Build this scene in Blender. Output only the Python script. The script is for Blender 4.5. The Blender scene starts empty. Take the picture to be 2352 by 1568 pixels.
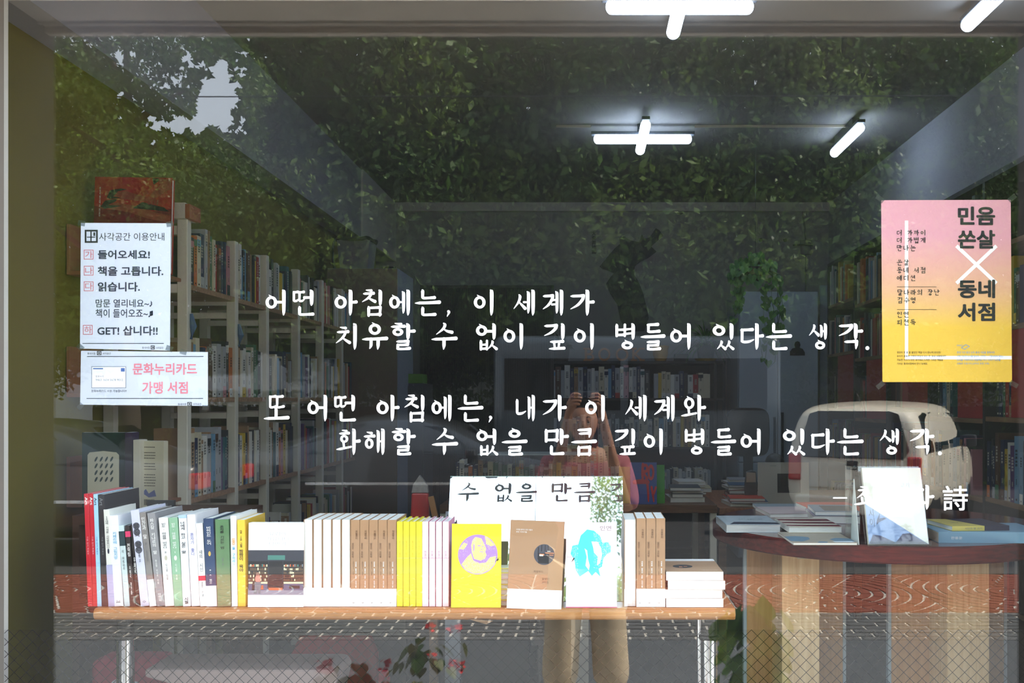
import bpy, bmesh, math, random
import numpy as np
from mathutils import Vector, Matrix, Euler
R = math.radians
random.seed(7); np.random.seed(7)
SC = bpy.context.scene
COL = SC.collection

# ---------------------------------------------------------------- camera, sky, sun, exposure
F = 2287.0            # focal length in pixels of a 2352 px wide frame
D = 2.31              # camera to shop glass
H = 1.2               # lens height above the shop floor
CX, CY = 1345.0, 915.0
cam = bpy.data.cameras.new('camera'); cam_ob = bpy.data.objects.new('camera', cam); COL.objects.link(cam_ob)
cam.sensor_width = 36.0; cam.lens = 36.0 * F / 2352.0
cam.shift_x = -(CX - 1176) / 2352.0; cam.shift_y = (CY - 784) / 2352.0
cam.clip_start = 0.05; cam.clip_end = 300
cam_ob.location = (0, -D, H); cam_ob.rotation_euler = (R(90), 0, 0)
SC.camera = cam_ob
SC.view_settings.view_transform = 'Standard'; SC.view_settings.look = 'None'
SC.view_settings.exposure = 0.22; SC.view_settings.gamma = 1.0; SC.view_settings.use_curve_mapping = False
SC.cycles.max_bounces = 10; SC.cycles.transparent_max_bounces = 24
SC.cycles.diffuse_bounces = 5; SC.cycles.glossy_bounces = 5
SC.cycles.caustics_reflective = False; SC.cycles.caustics_refractive = False
SC.cycles.sample_clamp_indirect = 12

w = bpy.data.worlds.new('sky'); SC.world = w; w.use_nodes = True
nt = w.node_tree; nt.nodes.clear()
o_ = nt.nodes.new('ShaderNodeOutputWorld'); b_ = nt.nodes.new('ShaderNodeBackground')
tc = nt.nodes.new('ShaderNodeTexCoord'); sp = nt.nodes.new('ShaderNodeSeparateXYZ')
cr = nt.nodes.new('ShaderNodeValToRGB')
nt.links.new(tc.outputs['Generated'], sp.inputs[0]); nt.links.new(sp.outputs['Z'], cr.inputs[0])
cr.color_ramp.elements[0].position = 0.0; cr.color_ramp.elements[0].color = (0.86, 0.93, 1.0, 1)
cr.color_ramp.elements[1].position = 1.0; cr.color_ramp.elements[1].color = (0.60, 0.78, 1.0, 1)
nt.links.new(cr.outputs[0], b_.inputs[0]); b_.inputs[1].default_value = SKY = 4.7
nt.links.new(b_.outputs[0], o_.inputs[0])
sun = bpy.data.lights.new('sun', 'SUN'); sun.energy = 20; sun.angle = R(0.6); sun.color = (1.0, 0.93, 0.82)
sun_ob = bpy.data.objects.new('sun', sun); COL.objects.link(sun_ob)
sun_ob.rotation_euler = Vector((0.62, 0.10, 0.78)).to_track_quat('Z', 'Y').to_euler()

# ---------------------------------------------------------------- helpers
def P(x, y, Y):
    """world point seen at photo pixel (x, y) at depth Y behind the glass"""
    L = D + Y
    return Vector(((x - CX) / F * L, Y, H - (y - CY) / F * L))
def RP(x, y, L):
    """world point in front of the shop whose reflection stands at photo pixel (x, y), L metres of light path away"""
    return Vector(((x - CX) / F * L, -(L - D), H - (y - CY) / F * L))
def srgb(c):
    f = lambda v: (v / 255 / 12.92) if v / 255 <= .04045 else ((v / 255 + .055) / 1.055) ** 2.4
    return tuple(f(v) for v in c)
MC = {}
def mat(name, rgb, rough=.6, metal=0., noise=0., scale=8., emit=0., coat=0., stretch=None, spec=.5, bump=0.):
    if name in MC: return MC[name]
    m = bpy.data.materials.new(name); m.use_nodes = True
    n = m.node_tree.nodes; l = m.node_tree.links; b = n['Principled BSDF']
    c = srgb(rgb) + (1,)
    b.inputs['Base Color'].default_value = c; b.inputs['Roughness'].default_value = rough
    b.inputs['Metallic'].default_value = metal; b.inputs['Specular IOR Level'].default_value = spec
    b.inputs['Coat Weight'].default_value = coat
    if emit:
        b.inputs['Emission Color'].default_value = c; b.inputs['Emission Strength'].default_value = emit
    if noise or bump:
        t = n.new('ShaderNodeTexCoord'); mp = n.new('ShaderNodeMapping'); ns = n.new('ShaderNodeTexNoise')
        l.new(t.outputs['Object'], mp.inputs[0]); l.new(mp.outputs[0], ns.inputs['Vector'])
        if stretch: mp.inputs['Scale'].default_value = stretch
        ns.inputs['Scale'].default_value = scale; ns.inputs['Detail'].default_value = 4
        if noise:
            mx = n.new('ShaderNodeMixRGB'); l.new(ns.outputs['Fac'], mx.inputs[0])
            mx.inputs[1].default_value = tuple(v * (1 - noise) for v in c[:3]) + (1,)
            mx.inputs[2].default_value = tuple(min(1, v * (1 + noise)) for v in c[:3]) + (1,)
            l.new(mx.outputs[0], b.inputs['Base Color'])
        if bump:
            bp = n.new('ShaderNodeBump'); bp.inputs['Strength'].default_value = bump
            l.new(ns.outputs['Fac'], bp.inputs['Height']); l.new(bp.outputs[0], b.inputs['Normal'])
    MC[name] = m; return m
def clearmat(name, refl=.08, tint=(1, 1, 1), rough=0.0, dust_haze=0.):
    """thin clear sheet: looks through, with a mirror share that grows towards grazing view"""
    if name in MC: return MC[name]
    m = bpy.data.materials.new(name); m.use_nodes = True
    n = m.node_tree.nodes; l = m.node_tree.links; n.clear()
    o = n.new('ShaderNodeOutputMaterial'); mx = n.new('ShaderNodeMixShader'); t = n.new('ShaderNodeBsdfTransparent')
    g = n.new('ShaderNodeBsdfGlossy'); lw = n.new('ShaderNodeLayerWeight'); mr = n.new('ShaderNodeMapRange')
    g.inputs['Roughness'].default_value = rough; g.inputs['Color'].default_value = (1, 1, 1, 1)
    t.inputs['Color'].default_value = tint + (1,)
    lw.inputs['Blend'].default_value = .12
    mr.inputs['From Min'].default_value = 0; mr.inputs['From Max'].default_value = 1
    mr.inputs['To Min'].default_value = refl; mr.inputs['To Max'].default_value = .9
    l.new(lw.outputs['Facing'], mr.inputs[0])
    pw = n.new('ShaderNodeMath'); pw.operation = 'POWER'; pw.inputs[1].default_value = 3
    l.new(lw.outputs['Facing'], pw.inputs[0]); l.new(pw.outputs[0], mr.inputs[0])
    l.new(mr.outputs[0], mx.inputs[0]); l.new(t.outputs[0], mx.inputs[1]); l.new(g.outputs[0], mx.inputs[2])
    last = mx
    if dust_haze:      # thin film of dirt, a little uneven; its pale haze also lifts the dark interior
        df = n.new('ShaderNodeBsdfDiffuse'); df.inputs['Color'].default_value = (.78, .76, .73, 1); m3 = n.new('ShaderNodeMixShader')
        tc_ = n.new('ShaderNodeTexCoord'); ns = n.new('ShaderNodeTexNoise'); ns.inputs['Scale'].default_value = 2.2; ns.inputs['Detail'].default_value = 6; m_ = n.new('ShaderNodeMath'); m_.operation = 'MULTIPLY'; m_.inputs[1].default_value = dust_haze * 2
        l.new(tc_.outputs['Object'], ns.inputs['Vector']); l.new(ns.outputs['Fac'], m_.inputs[0]); l.new(m_.outputs[0], m3.inputs[0]); l.new(mx.outputs[0], m3.inputs[1]); l.new(df.outputs[0], m3.inputs[2]); last = m3
    l.new(last.outputs[0], o.inputs[0]); MC[name] = m; return m

class MB:
    """collects faces with material numbers, built as ONE mesh"""
    def __init__(s): s.v = []; s.f = []; s.m = []
    def add(s, vs, fs, mi=0, M=None):
        b = len(s.v)
        for p in vs: s.v.append(tuple(M @ Vector(p)) if M is not None else tuple(p))
        for f in fs: s.f.append(tuple(b + i for i in f)); s.m.append(mi)
        return s
    def box(s, x0, y0, z0, x1, y1, z1, mi=0, M=None):
        vs = [(x0, y0, z0), (x1, y0, z0), (x1, y1, z0), (x0, y1, z0), (x0, y0, z1), (x1, y0, z1), (x1, y1, z1), (x0, y1, z1)]
        return s.add(vs, [(0, 3, 2, 1), (4, 5, 6, 7), (0, 1, 5, 4), (1, 2, 6, 5), (2, 3, 7, 6), (3, 0, 4, 7)], mi, M)
    def prism(s, pts, a, b, axis='y', mi=0, M=None):
        """pts outline (2D) pushed from a to b along axis"""
        n = len(pts)
        def q(p, t): return {'y': (p[0], t, p[1]), 'x': (t, p[0], p[1]), 'z': (p[0], p[1], t)}[axis]
        vs = [q(p, a) for p in pts] + [q(p, b) for p in pts]
        fs = [tuple(range(n)), tuple(range(2 * n - 1, n - 1, -1))] + [(i, (i + 1) % n, n + (i + 1) % n, n + i)[::-1] for i in range(n)]
        return s.add(vs, fs, mi, M)
    def lathe(s, prof, seg=24, mi=0, M=None, axis='z'):
        n = len(prof); vs = []
        for k in range(seg):
            a = 2 * math.pi * k / seg
            for r, z in prof:
                p = (r * math.cos(a), r * math.sin(a), z)
                if axis == 'y': p = (p[0], p[2], p[1])
                if axis == 'x': p = (p[2], p[0], p[1])
                vs.append(p)
        fs = []
        for k in range(seg):
            k2 = (k + 1) % seg
            for i in range(n - 1): fs.append((k * n + i, k2 * n + i, k2 * n + i + 1, k * n + i + 1))
        if prof[0][0] > 1e-6: fs.append(tuple(k * n for k in range(seg))[::-1])
        if prof[-1][0] > 1e-6: fs.append(tuple(k * n + n - 1 for k in range(seg)))
        return s.add(vs, fs, mi, M)
    def tube(s, pts, r, seg=8, mi=0, M=None):
        pts = [Vector(p) for p in pts]; rings = []
        rr = r if isinstance(r, (list, tuple)) else [r] * len(pts)
        for i, p in enumerate(pts):
            d = (pts[min(i + 1, len(pts) - 1)] - pts[max(i - 1, 0)]).normalized()
            u = d.cross(Vector((0, 0, 1)));
            if u.length < .05: u = d.cross(Vector((0, 1, 0)))
            u.normalize(); v = d.cross(u)
            rings.append([p + (u * math.cos(2 * math.pi * k / seg) + v * math.sin(2 * math.pi * k / seg)) * rr[i] for k in range(seg)])
        vs = [tuple(p) for g in rings for p in g]; fs = []
        for i in range(len(pts) - 1):
            for k in range(seg):
                k2 = (k + 1) % seg
                fs.append((i * seg + k, i * seg + k2, (i + 1) * seg + k2, (i + 1) * seg + k))
        fs.append(tuple(range(seg))[::-1]); fs.append(tuple((len(pts) - 1) * seg + k for k in range(seg)))
        return s.add(vs, fs, mi, M)
    def mesh(s, name, mats, smooth=False, bevel=0., bseg=2):
        me = bpy.data.meshes.new(name); me.from_pydata(s.v, [], s.f)
        if not isinstance(mats, (list, tuple)): mats = [mats]
        for m in mats: me.materials.append(m)
        me.polygons.foreach_set('material_index', s.m)
        if bevel:
            bm = bmesh.new(); bm.from_mesh(me)
            bmesh.ops.remove_doubles(bm, verts=bm.verts, dist=1e-6)
            ed = [e for e in bm.edges if len(e.link_faces) == 2 and e.calc_face_angle(0) > .6]
            bmesh.ops.bevel(bm, geom=ed, offset=bevel, segments=bseg, affect='EDGES', profile=.5)
            bm.to_mesh(me); bm.free()
        if smooth:
            me.polygons.foreach_set('use_smooth', [True] * len(me.polygons))
            try: me.set_sharp_from_angle(angle=R(40))
            except Exception: pass
        me.update(); return me
    def build(s, name, mats, parent=None, smooth=False, bevel=0., bseg=2, **tags):
        return link(name, s.mesh(name, mats, smooth, bevel, bseg), parent, **tags)
def link(name, me, parent=None, loc=None, rot=None, scale=None, **tags):
    o = bpy.data.objects.new(name, me); COL.objects.link(o)
    if parent is not None: o.parent = parent
    if loc is not None: o.location = loc
    if rot is not None: o.rotation_euler = rot
    if scale is not None: o.scale = scale
    for k, v in tags.items(): o[k] = v
    return o
def thing(name, label, category, loc=(0, 0, 0), rot=(0, 0, 0), group=None):
    o = bpy.data.objects.new(name, None); COL.objects.link(o); o.empty_display_size = .05
    o.location = loc; o.rotation_euler = rot; o['label'] = label; o['category'] = category
    if group: o['group'] = group
    return o
ORD = 'first second third fourth fifth sixth seventh eighth ninth tenth eleventh twelfth thirteenth fourteenth fifteenth sixteenth seventeenth eighteenth nineteenth twentieth'.split()
ORD += ['twenty-' + x for x in ORD[:9]] + ['thirtieth'] + ['thirty-' + x for x in ORD[:9]] + ['fortieth'] + ['forty-' + x for x in ORD[:9]]

# ---- writing: the application's own sans letters turned into meshes
TC = {}
def text_mesh(body, bold=0., spacing=1., line=1.0, align='CENTER'):
    key = (body, bold, spacing, line, align)
    if key in TC: return TC[key]
    c = bpy.data.curves.new('print', 'FONT'); c.body = body; c.align_x = align; c.resolution_u = 2 if len(body) > 12 else 3
    c.space_character = spacing; c.space_line = line
    o = bpy.data.objects.new('print', c); COL.objects.link(o)
    dg = bpy.context.evaluated_depsgraph_get(); me = bpy.data.meshes.new_from_object(o.evaluated_get(dg))
    co = np.empty(len(me.vertices) * 3, 'f'); me.vertices.foreach_get('co', co); co = co.reshape(-1, 3)
    me.transform(Matrix.Translation((0, -(co[:, 1].max() + co[:, 1].min()) / 2, 0)))
    bb = (co[:, 0].min() - bold, co[:, 0].max() + bold, co[:, 1].max() - co[:, 1].min() + 2 * bold)
    if bold >= .008:     # heavier weight: the outline spread in several directions, all in one plane
        n = 8 if bold > .02 else 4; bm = bmesh.new()
        for k in range(n):
            a = 2 * math.pi * (k + .5) / n; m2 = me.copy(); m2.transform(Matrix.Translation((bold * math.cos(a), bold * math.sin(a), 3e-5 * k))); bm.from_mesh(m2); bpy.data.meshes.remove(m2)
        bm.to_mesh(me); bm.free()
    bpy.data.objects.remove(o); bpy.data.curves.remove(c)
    TC[key] = (me, bb); return TC[key]
def write(body, m, parent, loc, height=None, width=None, rot=(R(90), 0, 0), bold=0., name='lettering', line=1.0, spacing=1., align='CENTER', **tags):
    """flat lettering centred on loc; text plane is local XY turned by rot; height/width fit the whole block"""
    me0, bb = text_mesh(body, bold, spacing, line, align)
    me = me0.copy(); me.materials.clear(); me.materials.append(m)
    w0 = bb[1] - bb[0]; h0 = bb[2]
    sy = height / h0 if height else width / w0
    sx = width / w0 if width else sy
    if align == 'LEFT': me.transform(Matrix.Translation((-bb[0], 0, 0)))
    elif align == 'CENTER': me.transform(Matrix.Translation((-(bb[0] + bb[1]) / 2, 0, 0)))
    return link(name, me, parent, loc, rot, (sx, sy, 1), **tags)

# ---- writing: brush-style Hangul built stroke by stroke
INI = 'ㄱㄲㄴㄷㄸㄹㅁㅂㅃㅅㅆㅇㅈㅉㅊㅋㅌㅍㅎ'
VOW = 'ㅏㅐㅑㅒㅓㅔㅕㅖㅗㅘㅙㅚㅛㅜㅝㅞㅟㅠㅡㅢㅣ'
FIN = ['', 'ㄱ', 'ㄲ', 'ㄳ', 'ㄴ', 'ㄵ', 'ㄶ', 'ㄷ', 'ㄹ', 'ㄺ', 'ㄻ', 'ㄼ', 'ㄽ', 'ㄾ', 'ㄿ', 'ㅀ', 'ㅁ', 'ㅂ', 'ㅄ', 'ㅅ', 'ㅆ', 'ㅇ', 'ㅈ', 'ㅊ', 'ㅋ', 'ㅌ', 'ㅍ', 'ㅎ']
LAY = [0]
def ribbon(out, pts, ws):
    """tapered brush stroke: smooth curve through pts with widths ws"""
    n = len(pts); q = []; W = []; LAY[0] += 1; ly = LAY[0]; ws = [v * 1.16 if v > 3 else v for v in ws]
    for i in range(n - 1):
        p0 = pts[max(i - 1, 0)]; p1 = pts[i]; p2 = pts[i + 1]; p3 = pts[min(i + 2, n - 1)]
        for t in (0, .25, .5, .75):
            a = [0.5 * (2 * p1[k] + (p2[k] - p0[k]) * t + (2 * p0[k] - 5 * p1[k] + 4 * p2[k] - p3[k]) * t * t + (3 * p1[k] - p0[k] - 3 * p2[k] + p3[k]) * t ** 3) for k in (0, 1)]
            q.append(a); W.append(ws[i] * (1 - t) + ws[i + 1] * t)
    q.append(pts[-1]); W.append(ws[-1])
    L = []; Rr = []
    for i, p in enumerate(q):
        a = q[max(i - 1, 0)]; b = q[min(i + 1, len(q) - 1)]
        dx, dy = b[0] - a[0], b[1] - a[1]; l = math.hypot(dx, dy) or 1
        nx, ny = -dy / l, dx / l
        L.append((p[0] + nx * W[i] / 2, p[1] + ny * W[i] / 2)); Rr.append((p[0] - nx * W[i] / 2, p[1] - ny * W[i] / 2))
    for i in range(len(q) - 1): out.append((ly, [L[i], Rr[i], Rr[i + 1], L[i + 1]]))
    for e, wv in ((0, W[0]), (-1, W[-1])):
        if wv > 2.5:      # half-round end
            p_, l_, r_ = q[e], L[e], Rr[e]; a0 = math.atan2(l_[1] - p_[1], l_[0] - p_[0]); s_ = 1 if e == 0 else -1
            out.append((ly, [(p_[0] + wv / 2 * math.cos(a0 + s_ * k * math.pi / 6), p_[1] + wv / 2 * math.sin(a0 + s_ * k * math.pi / 6)) for k in range(7)]))
def hs(o, x0, x1, y, t=7., up=2.):
    t *= 1.22
    ribbon(o, [(x0, y - up / 2), (x0 + (x1 - x0) * .2, y - up * .4), (x0 + (x1 - x0) * .6, y), (x1 - 2, y + up / 2)], [1.5, t * .85, t * .85, t * 1.12])
def vs_(o, x, y1, y0, t=10.):
    t *= 1.28
    h = y1 - y0
    ribbon(o, [(x - 7, y1), (x - 2, y1 - min(5, h * .12)), (x, y1 - min(12, h * .25)), (x, y0 + h * .35), (x - .5, y0 + h * .12), (x - 2, y0)], [2, t * .75, t, t * .95, t * .75, 1.2])
def vm(o, x, y1, y0, t=8., lean=0.):      # short upright inside a letter
    t *= 1.12
    ribbon(o, [(x - 4 - lean, y1 + 1), (x - lean, y1 - 3), (x, y0)], [2.5, t, t * .85])
def ring(o, cx, cy, r, t=7.5, ry=None):
    t *= 1.26
    ry = ry or r; n = 28; LAY[0] += 1; ly = LAY[0]
    for k in range(n):
        a, b = 2 * math.pi * k / n, 2 * math.pi * (k + 1) / n
        ti = t * (1 + .12 * math.cos(a * 2))
        o.append((ly, [(cx + r * math.cos(a), cy + ry * math.sin(a)), (cx + r * math.cos(b), cy + ry * math.sin(b)),
                  (cx + (r - ti) * math.cos(b), cy + (ry - ti) * math.sin(b)), (cx + (r - ti) * math.cos(a), cy + (ry - ti) * math.sin(a))]))
    ribbon(o, [(cx - r * .45, cy + ry + 5), (cx - 1, cy + ry - 2)], [1.5, 6])
def jamo(o, j, x0, y0, x1, y1, kind, k=1.):
    w, h = x1 - x0, y1 - y0; t = 9.6 * k; X = lambda u: x0 + w * u; Y = lambda v: y0 + h * v
    if j in 'ㄲㄸㅃㅆㅉ':
        s = {'ㄲ': 'ㄱ', 'ㄸ': 'ㄷ', 'ㅃ': 'ㅂ', 'ㅆ': 'ㅅ', 'ㅉ': 'ㅈ'}[j]
        jamo(o, s, x0, y0, x0 + w * .5, y1, kind, k * .85); jamo(o, s, x0 + w * .48, y0, x1, y1, kind, k * .85)
    elif j in 'ㄳㄵㄶㄺㄻㄼㄽㄾㄿㅀㅄ':
        a, b = {'ㄳ': 'ㄱㅅ', 'ㄵ': 'ㄴㅈ', 'ㄶ': 'ㄴㅎ', 'ㄺ': 'ㄹㄱ', 'ㄻ': 'ㄹㅁ', 'ㄼ': 'ㄹㅂ', 'ㄽ': 'ㄹㅅ', 'ㄾ': 'ㄹㅌ', 'ㄿ': 'ㄹㅍ', 'ㅀ': 'ㄹㅎ', 'ㅄ': 'ㅂㅅ'}[j]
        jamo(o, a, x0 - 4, y0, x0 + w * .5, y1, kind, k * .9); jamo(o, b, x0 + w * .5, y0, x1 + 4, y1, kind, k * .9)
    elif j == 'ㅇ': ring(o, X(.5), Y(.47), min(w * .5, 24), t * .95, min(h * .5, 24))
    elif j in 'ㄱㅋ':
        if kind == 'v':
            hs(o, X(0), X(.97), Y(.93), t * .85, 2)
            ribbon(o, [(X(.95), Y(.97)), (X(.88), Y(.7)), (X(.55), Y(.3)), (X(0), Y(-.02))], [t * .9, t * 1.1, t * .9, 1.5])
            if j == 'ㅋ': hs(o, X(.1), X(.75), Y(.55), t * .75)
        else:
            hs(o, X(0), X(1), Y(.93), t * .85, 2)
            ribbon(o, [(X(.97), Y(.98)), (X(.95), Y(.5)), (X(.9), Y(0))], [t, t * 1.05, 2])
            if j == 'ㅋ': hs(o, X(.1), X(.92), Y(.5), t * .75)
    elif j == 'ㄴ':
        vm(o, X(.1), Y(1), Y(.15), t)
        ribbon(o, [(X(.08), Y(.16)), (X(.2), Y(.06)), (X(.6), Y(.08)), (X(1), Y(.12) + (6 if kind == 'v' else 0))], [t * .7, t * .9, t * .85, t * 1.1 if kind != 'v' else 3])
    elif j in 'ㄷㅌ':
        hs(o, X(0), X(.92), Y(.92), t * .85, 2); vm(o, X(.14), Y(.93), Y(.15), t * .9)
        ribbon(o, [(X(.12), Y(.12)), (X(.3), Y(.06)), (X(.65), Y(.09)), (X(1), Y(.14) + (5 if kind == 'v' else 0))], [t * .8, t * .9, t * .85, t * 1.1 if kind != 'v' else 3])
        if j == 'ㅌ': hs(o, X(.14), X(.85), Y(.5), t * .7)
    elif j == 'ㄹ':
        hs(o, X(0), X(.92), Y(.95), t * .8, 1.5); ribbon(o, [(X(.9), Y(.98)), (X(.87), Y(.55))], [t, t * .8])
        hs(o, X(.08), X(.9), Y(.52), t * .75, 1.5); ribbon(o, [(X(.12), Y(.52)), (X(.12), Y(.1))], [t * .9, t * .9])
        ribbon(o, [(X(.1), Y(.06)), (X(.3), Y(.02)), (X(.65), Y(.03)), (X(1), Y(.1))], [t * .8, t * .85, t * .8, t * 1.1])
    elif j == 'ㅁ':
        vm(o, X(.1), Y(1), Y(-.05), t); hs(o, X(.1), X(.95), Y(.93), t * .8); ribbon(o, [(X(.92), Y(1)), (X(.88), Y(-.03))], [t, t * .85]); hs(o, X(.1), X(.95), Y(.08), t * .8, 1)
    elif j == 'ㅂ':
        vm(o, X(.12), Y(1), Y(-.03), t); ribbon(o, [(X(.86), Y(1.02)), (X(.85), Y(-.03))], [t * .9, t * .85])
        hs(o, X(.15), X(.85), Y(.55), t * .7, 1); hs(o, X(.12), X(.88), Y(.06), t * .8, 1)
    elif j == 'ㅍ':
        hs(o, X(.05), X(.95), Y(.92), t * .8); ribbon(o, [(X(.32), Y(.9)), (X(.38), Y(.12))], [t * .8, t * .7]); ribbon(o, [(X(.68), Y(.9)), (X(.62), Y(.12))], [t * .8, t * .7])
        ribbon(o, [(X(-.02), Y(.04)), (X(.3), Y(.06)), (X(1), Y(.12))], [2, t * .85, t])
    elif j in 'ㅅㅈㅊㅎ':
        if j in 'ㅈㅊ':
            top = .92 if j == 'ㅈ' else .72
            if j == 'ㅊ': ribbon(o, [(X(.3), Y(1.02)), (X(.7), Y(.97))], [3, t])
            hs(o, X(.05), X(.92), Y(top), t * .8, 2); a = top
            ribbon(o, [(X(.72), Y(a)), (X(.5), Y(a * .5)), (X(-.02), Y(-.02))], [t * .9, t * .9, 1.5])
            ribbon(o, [(X(.45), Y(a * .48)), (X(.7), Y(a * .25)), (X(1), Y(.02))], [3, t * .8, t * 1.1])
        elif j == 'ㅅ':
            ribbon(o, [(X(.42), Y(1.04)), (X(.55), Y(.88)), (X(.42), Y(.5)), (X(-.04), Y(0))], [2, t * 1.05, t * .85, 1.5])
            ribbon(o, [(X(.45), Y(.5)), (X(.7), Y(.3)), (X(1.02), Y(.04 if kind != 'h' else .2))], [3, t * .8, t * 1.15])
        else:
            ribbon(o, [(X(.3), Y(1.05)), (X(.72), Y(.98))], [3, t * .95]); hs(o, X(0), X(1), Y(.78), t * .8, 2)
            ring(o, X(.5), Y(.3), min(w * .4, 20), t * .85, h * .34)
def syllable(ch):
    o = []; LAY[0] = 0
    if ch == ',':
        ribbon(o, [(8, 16), (10, 12), (2, -4)], [9, 8, 1.5]); return o
    if ch == '.':
        o.append((0, [(7 + 7.5 * math.cos(k * math.pi / 6), 6 + 7.5 * math.sin(k * math.pi / 6)) for k in range(12)])); return o
    c = ord(ch) - 0xAC00
    if c < 0 or c > 11171: return None
    i, v, f = INI[c // 588], VOW[(c % 588) // 28], FIN[c % 28]
    hor = v in 'ㅗㅛㅜㅠㅡ'; mix = v in 'ㅘㅙㅚㅝㅞㅟㅢ'
    if hor:
        if f: a = (26, 66, 78, 98); ym = 50; fb = (26, 1, 80, 31)
        else: a = (22, 50, 80, 98); ym = 27
        if f and v in 'ㅜㅠ': a = (26, 70, 78, 99); ym = 57; fb = (26, 1, 80, 29)
        if not f and v in 'ㅗㅛ': ym = 12
        if not f and v in 'ㅜㅠ': ym = 41; a = (22, 58, 80, 100)
        jamo(o, i, *a, 'h')
        ribbon(o, [(1, ym - 2), (20, ym - 1), (60, ym), (97, ym + 2)], [1.5, 9, 9.5, 12])
        lo = 0 if not f else 34
        if v == 'ㅗ': ribbon(o, [(46, a[1] - 1), (50, a[1] - 5), (50, ym)], [4, 10, 10])
        if v == 'ㅛ':
            for x in (36, 64): ribbon(o, [(x - 3, a[1] - 1), (x, a[1] - 5), (x, ym)], [3, 8, 8])
        if v == 'ㅜ': ribbon(o, [(50, ym), (50, lo + (ym - lo) * .4), (48, lo)], [11, 11, 1.5 if not f else 6])
        if v == 'ㅠ':
            ribbon(o, [(36, ym), (36, lo + (ym - lo) * .4), (30, lo + 3)], [10, 10, 1.5]); ribbon(o, [(64, ym), (64, lo + (ym - lo) * .4), (62, lo)], [11, 11, 1.5])
        if f: jamo(o, f, *fb, 'f')
        return o
    two = v in 'ㅐㅔㅖㅒ'
    xv = 84 if two else (72 if v in 'ㅏㅑㅘ' else 82)
    if mix and v in 'ㅘ': xv = 76
    lo = 38 if f else 0
    if mix:
        a = (14, 48, 56, 92) if not f else (14, 64, 56, 96); jamo(o, i, *a, 'h', .9)
        ym = a[1] - 22 if not f else a[1] - 14
        ribbon(o, [(2, ym - 5), (20, ym - 3), (64, ym + 5)], [1.5, 8, 6])
        if v in 'ㅘㅙㅚ': ribbon(o, [(32, a[1]), (35, ym)], [8, 7])
        if v in 'ㅝㅞㅟ': ribbon(o, [(35, ym), (33, ym - 16)], [8, 2])
    else:
        ir = 60 if v in 'ㅏㅑㅣ' else (50 if two else 54)
        a = (6, 26, ir, 80) if not f else (8, 54, ir, 94)
        if i in 'ㅈㅊㅎ': a = (a[0], a[1], a[2], a[3] + 4)
        jamo(o, i, *a, 'v')
    ymid = 52 if not f else 70
    vs_(o, xv, 100, lo)
    if two:
        x2 = xv - 19; vs_(o, x2, 94, lo + 8, 8.5)
    if v in 'ㅏㅘ': ribbon(o, [(xv + 2, ymid), (xv + 12, ymid), (xv + 22, ymid + 1)], [8, 9, 11])
    if v == 'ㅑ':
        for q in (9, -9): ribbon(o, [(xv + 2, ymid + q), (xv + 20, ymid + q)], [6, 9])
    if v == 'ㅓ': ribbon(o, [(a[2] - 1, ymid), (xv, ymid)], [9, 8])
    if v == 'ㅕ':
        for q in (9, -8): ribbon(o, [(a[2] - 3, ymid + q - 2), (xv, ymid + q + 1)], [7, 6])
    if v == 'ㅐ': ribbon(o, [(xv - 17, ymid), (xv, ymid)], [6, 6])
    if v == 'ㅔ': ribbon(o, [(a[2] - 4, ymid), (xv - 19, ymid)], [7, 5])
    if v == 'ㅖ':
        for q in (9, -8): ribbon(o, [(a[2] - 6, ymid + q - 1), (xv - 19, ymid + q)], [7, 5])
    if f:
        jamo(o, f, 28, 2, xv + 5, 33, 'f')
    return o
BSY = {}
def brush_mesh(ch, m):
    if (ch, m.name) in BSY: return BSY[(ch, m.name)]
    polys = syllable(ch); b = MB()
    for ly, q in polys:
        ar = sum(q[k][0] * q[(k + 1) % len(q)][1] - q[(k + 1) % len(q)][0] * q[k][1] for k in range(len(q)))
        q = q if ar > 0 else q[::-1]
        b.add([(x / 100, y / 100, ly * 3e-5) for x, y in q], [tuple(range(len(q)))])
    me = b.mesh('letter', m)
    xs = [p[0] for p in b.v]
    BSY[(ch, m.name)] = (me, min(xs), max(xs)); return BSY[(ch, m.name)]
def brush_line(s, m, parent, x, ztop, hgt, pitch, y, name='lettering'):
    """a line of brush text joined in one mesh; x left, ztop top, metres"""
    b = MB()
    for k, ch in enumerate(s):
        if ch == ' ': x += pitch * .55; continue
        for ly, q in syllable(ch): b.add([(x + px / 100 * hgt * .95, y - ly * 2e-5, ztop - hgt + py / 100 * hgt) for px, py in q], [tuple(range(len(q)))])
        x += pitch
    return b.build(name, m, parent)

# ---------------------------------------------------------------- materials
def wood(name, c1, c2, rough=.5, scale=(1, 14, 1), coat=0., dist=3.):
    m = bpy.data.materials.new(name); m.use_nodes = True; n = m.node_tree.nodes; l = m.node_tree.links; b = n['Principled BSDF']
    t = n.new('ShaderNodeTexCoord'); mp = n.new('ShaderNodeMapping'); mp.inputs['Scale'].default_value = scale
    ns = n.new('ShaderNodeTexNoise'); ns.inputs['Scale'].default_value = 6; ns.inputs['Detail'].default_value = 8; ns.inputs['Distortion'].default_value = dist * .2
    cr = n.new('ShaderNodeValToRGB'); cr.color_ramp.elements[0].position = .35; cr.color_ramp.elements[1].position = .65
    cr.color_ramp.elements[0].color = srgb(c1) + (1,); cr.color_ramp.elements[1].color = srgb(c2) + (1,)
    l.new(t.outputs['Object'], mp.inputs[0]); l.new(mp.outputs[0], ns.inputs['Vector']); l.new(ns.outputs['Fac'], cr.inputs[0]); l.new(cr.outputs[0], b.inputs['Base Color'])
    b.inputs['Roughness'].default_value = rough; b.inputs['Coat Weight'].default_value = coat; b.inputs['Coat Roughness'].default_value = .15
    MC[name] = m; return m
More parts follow.
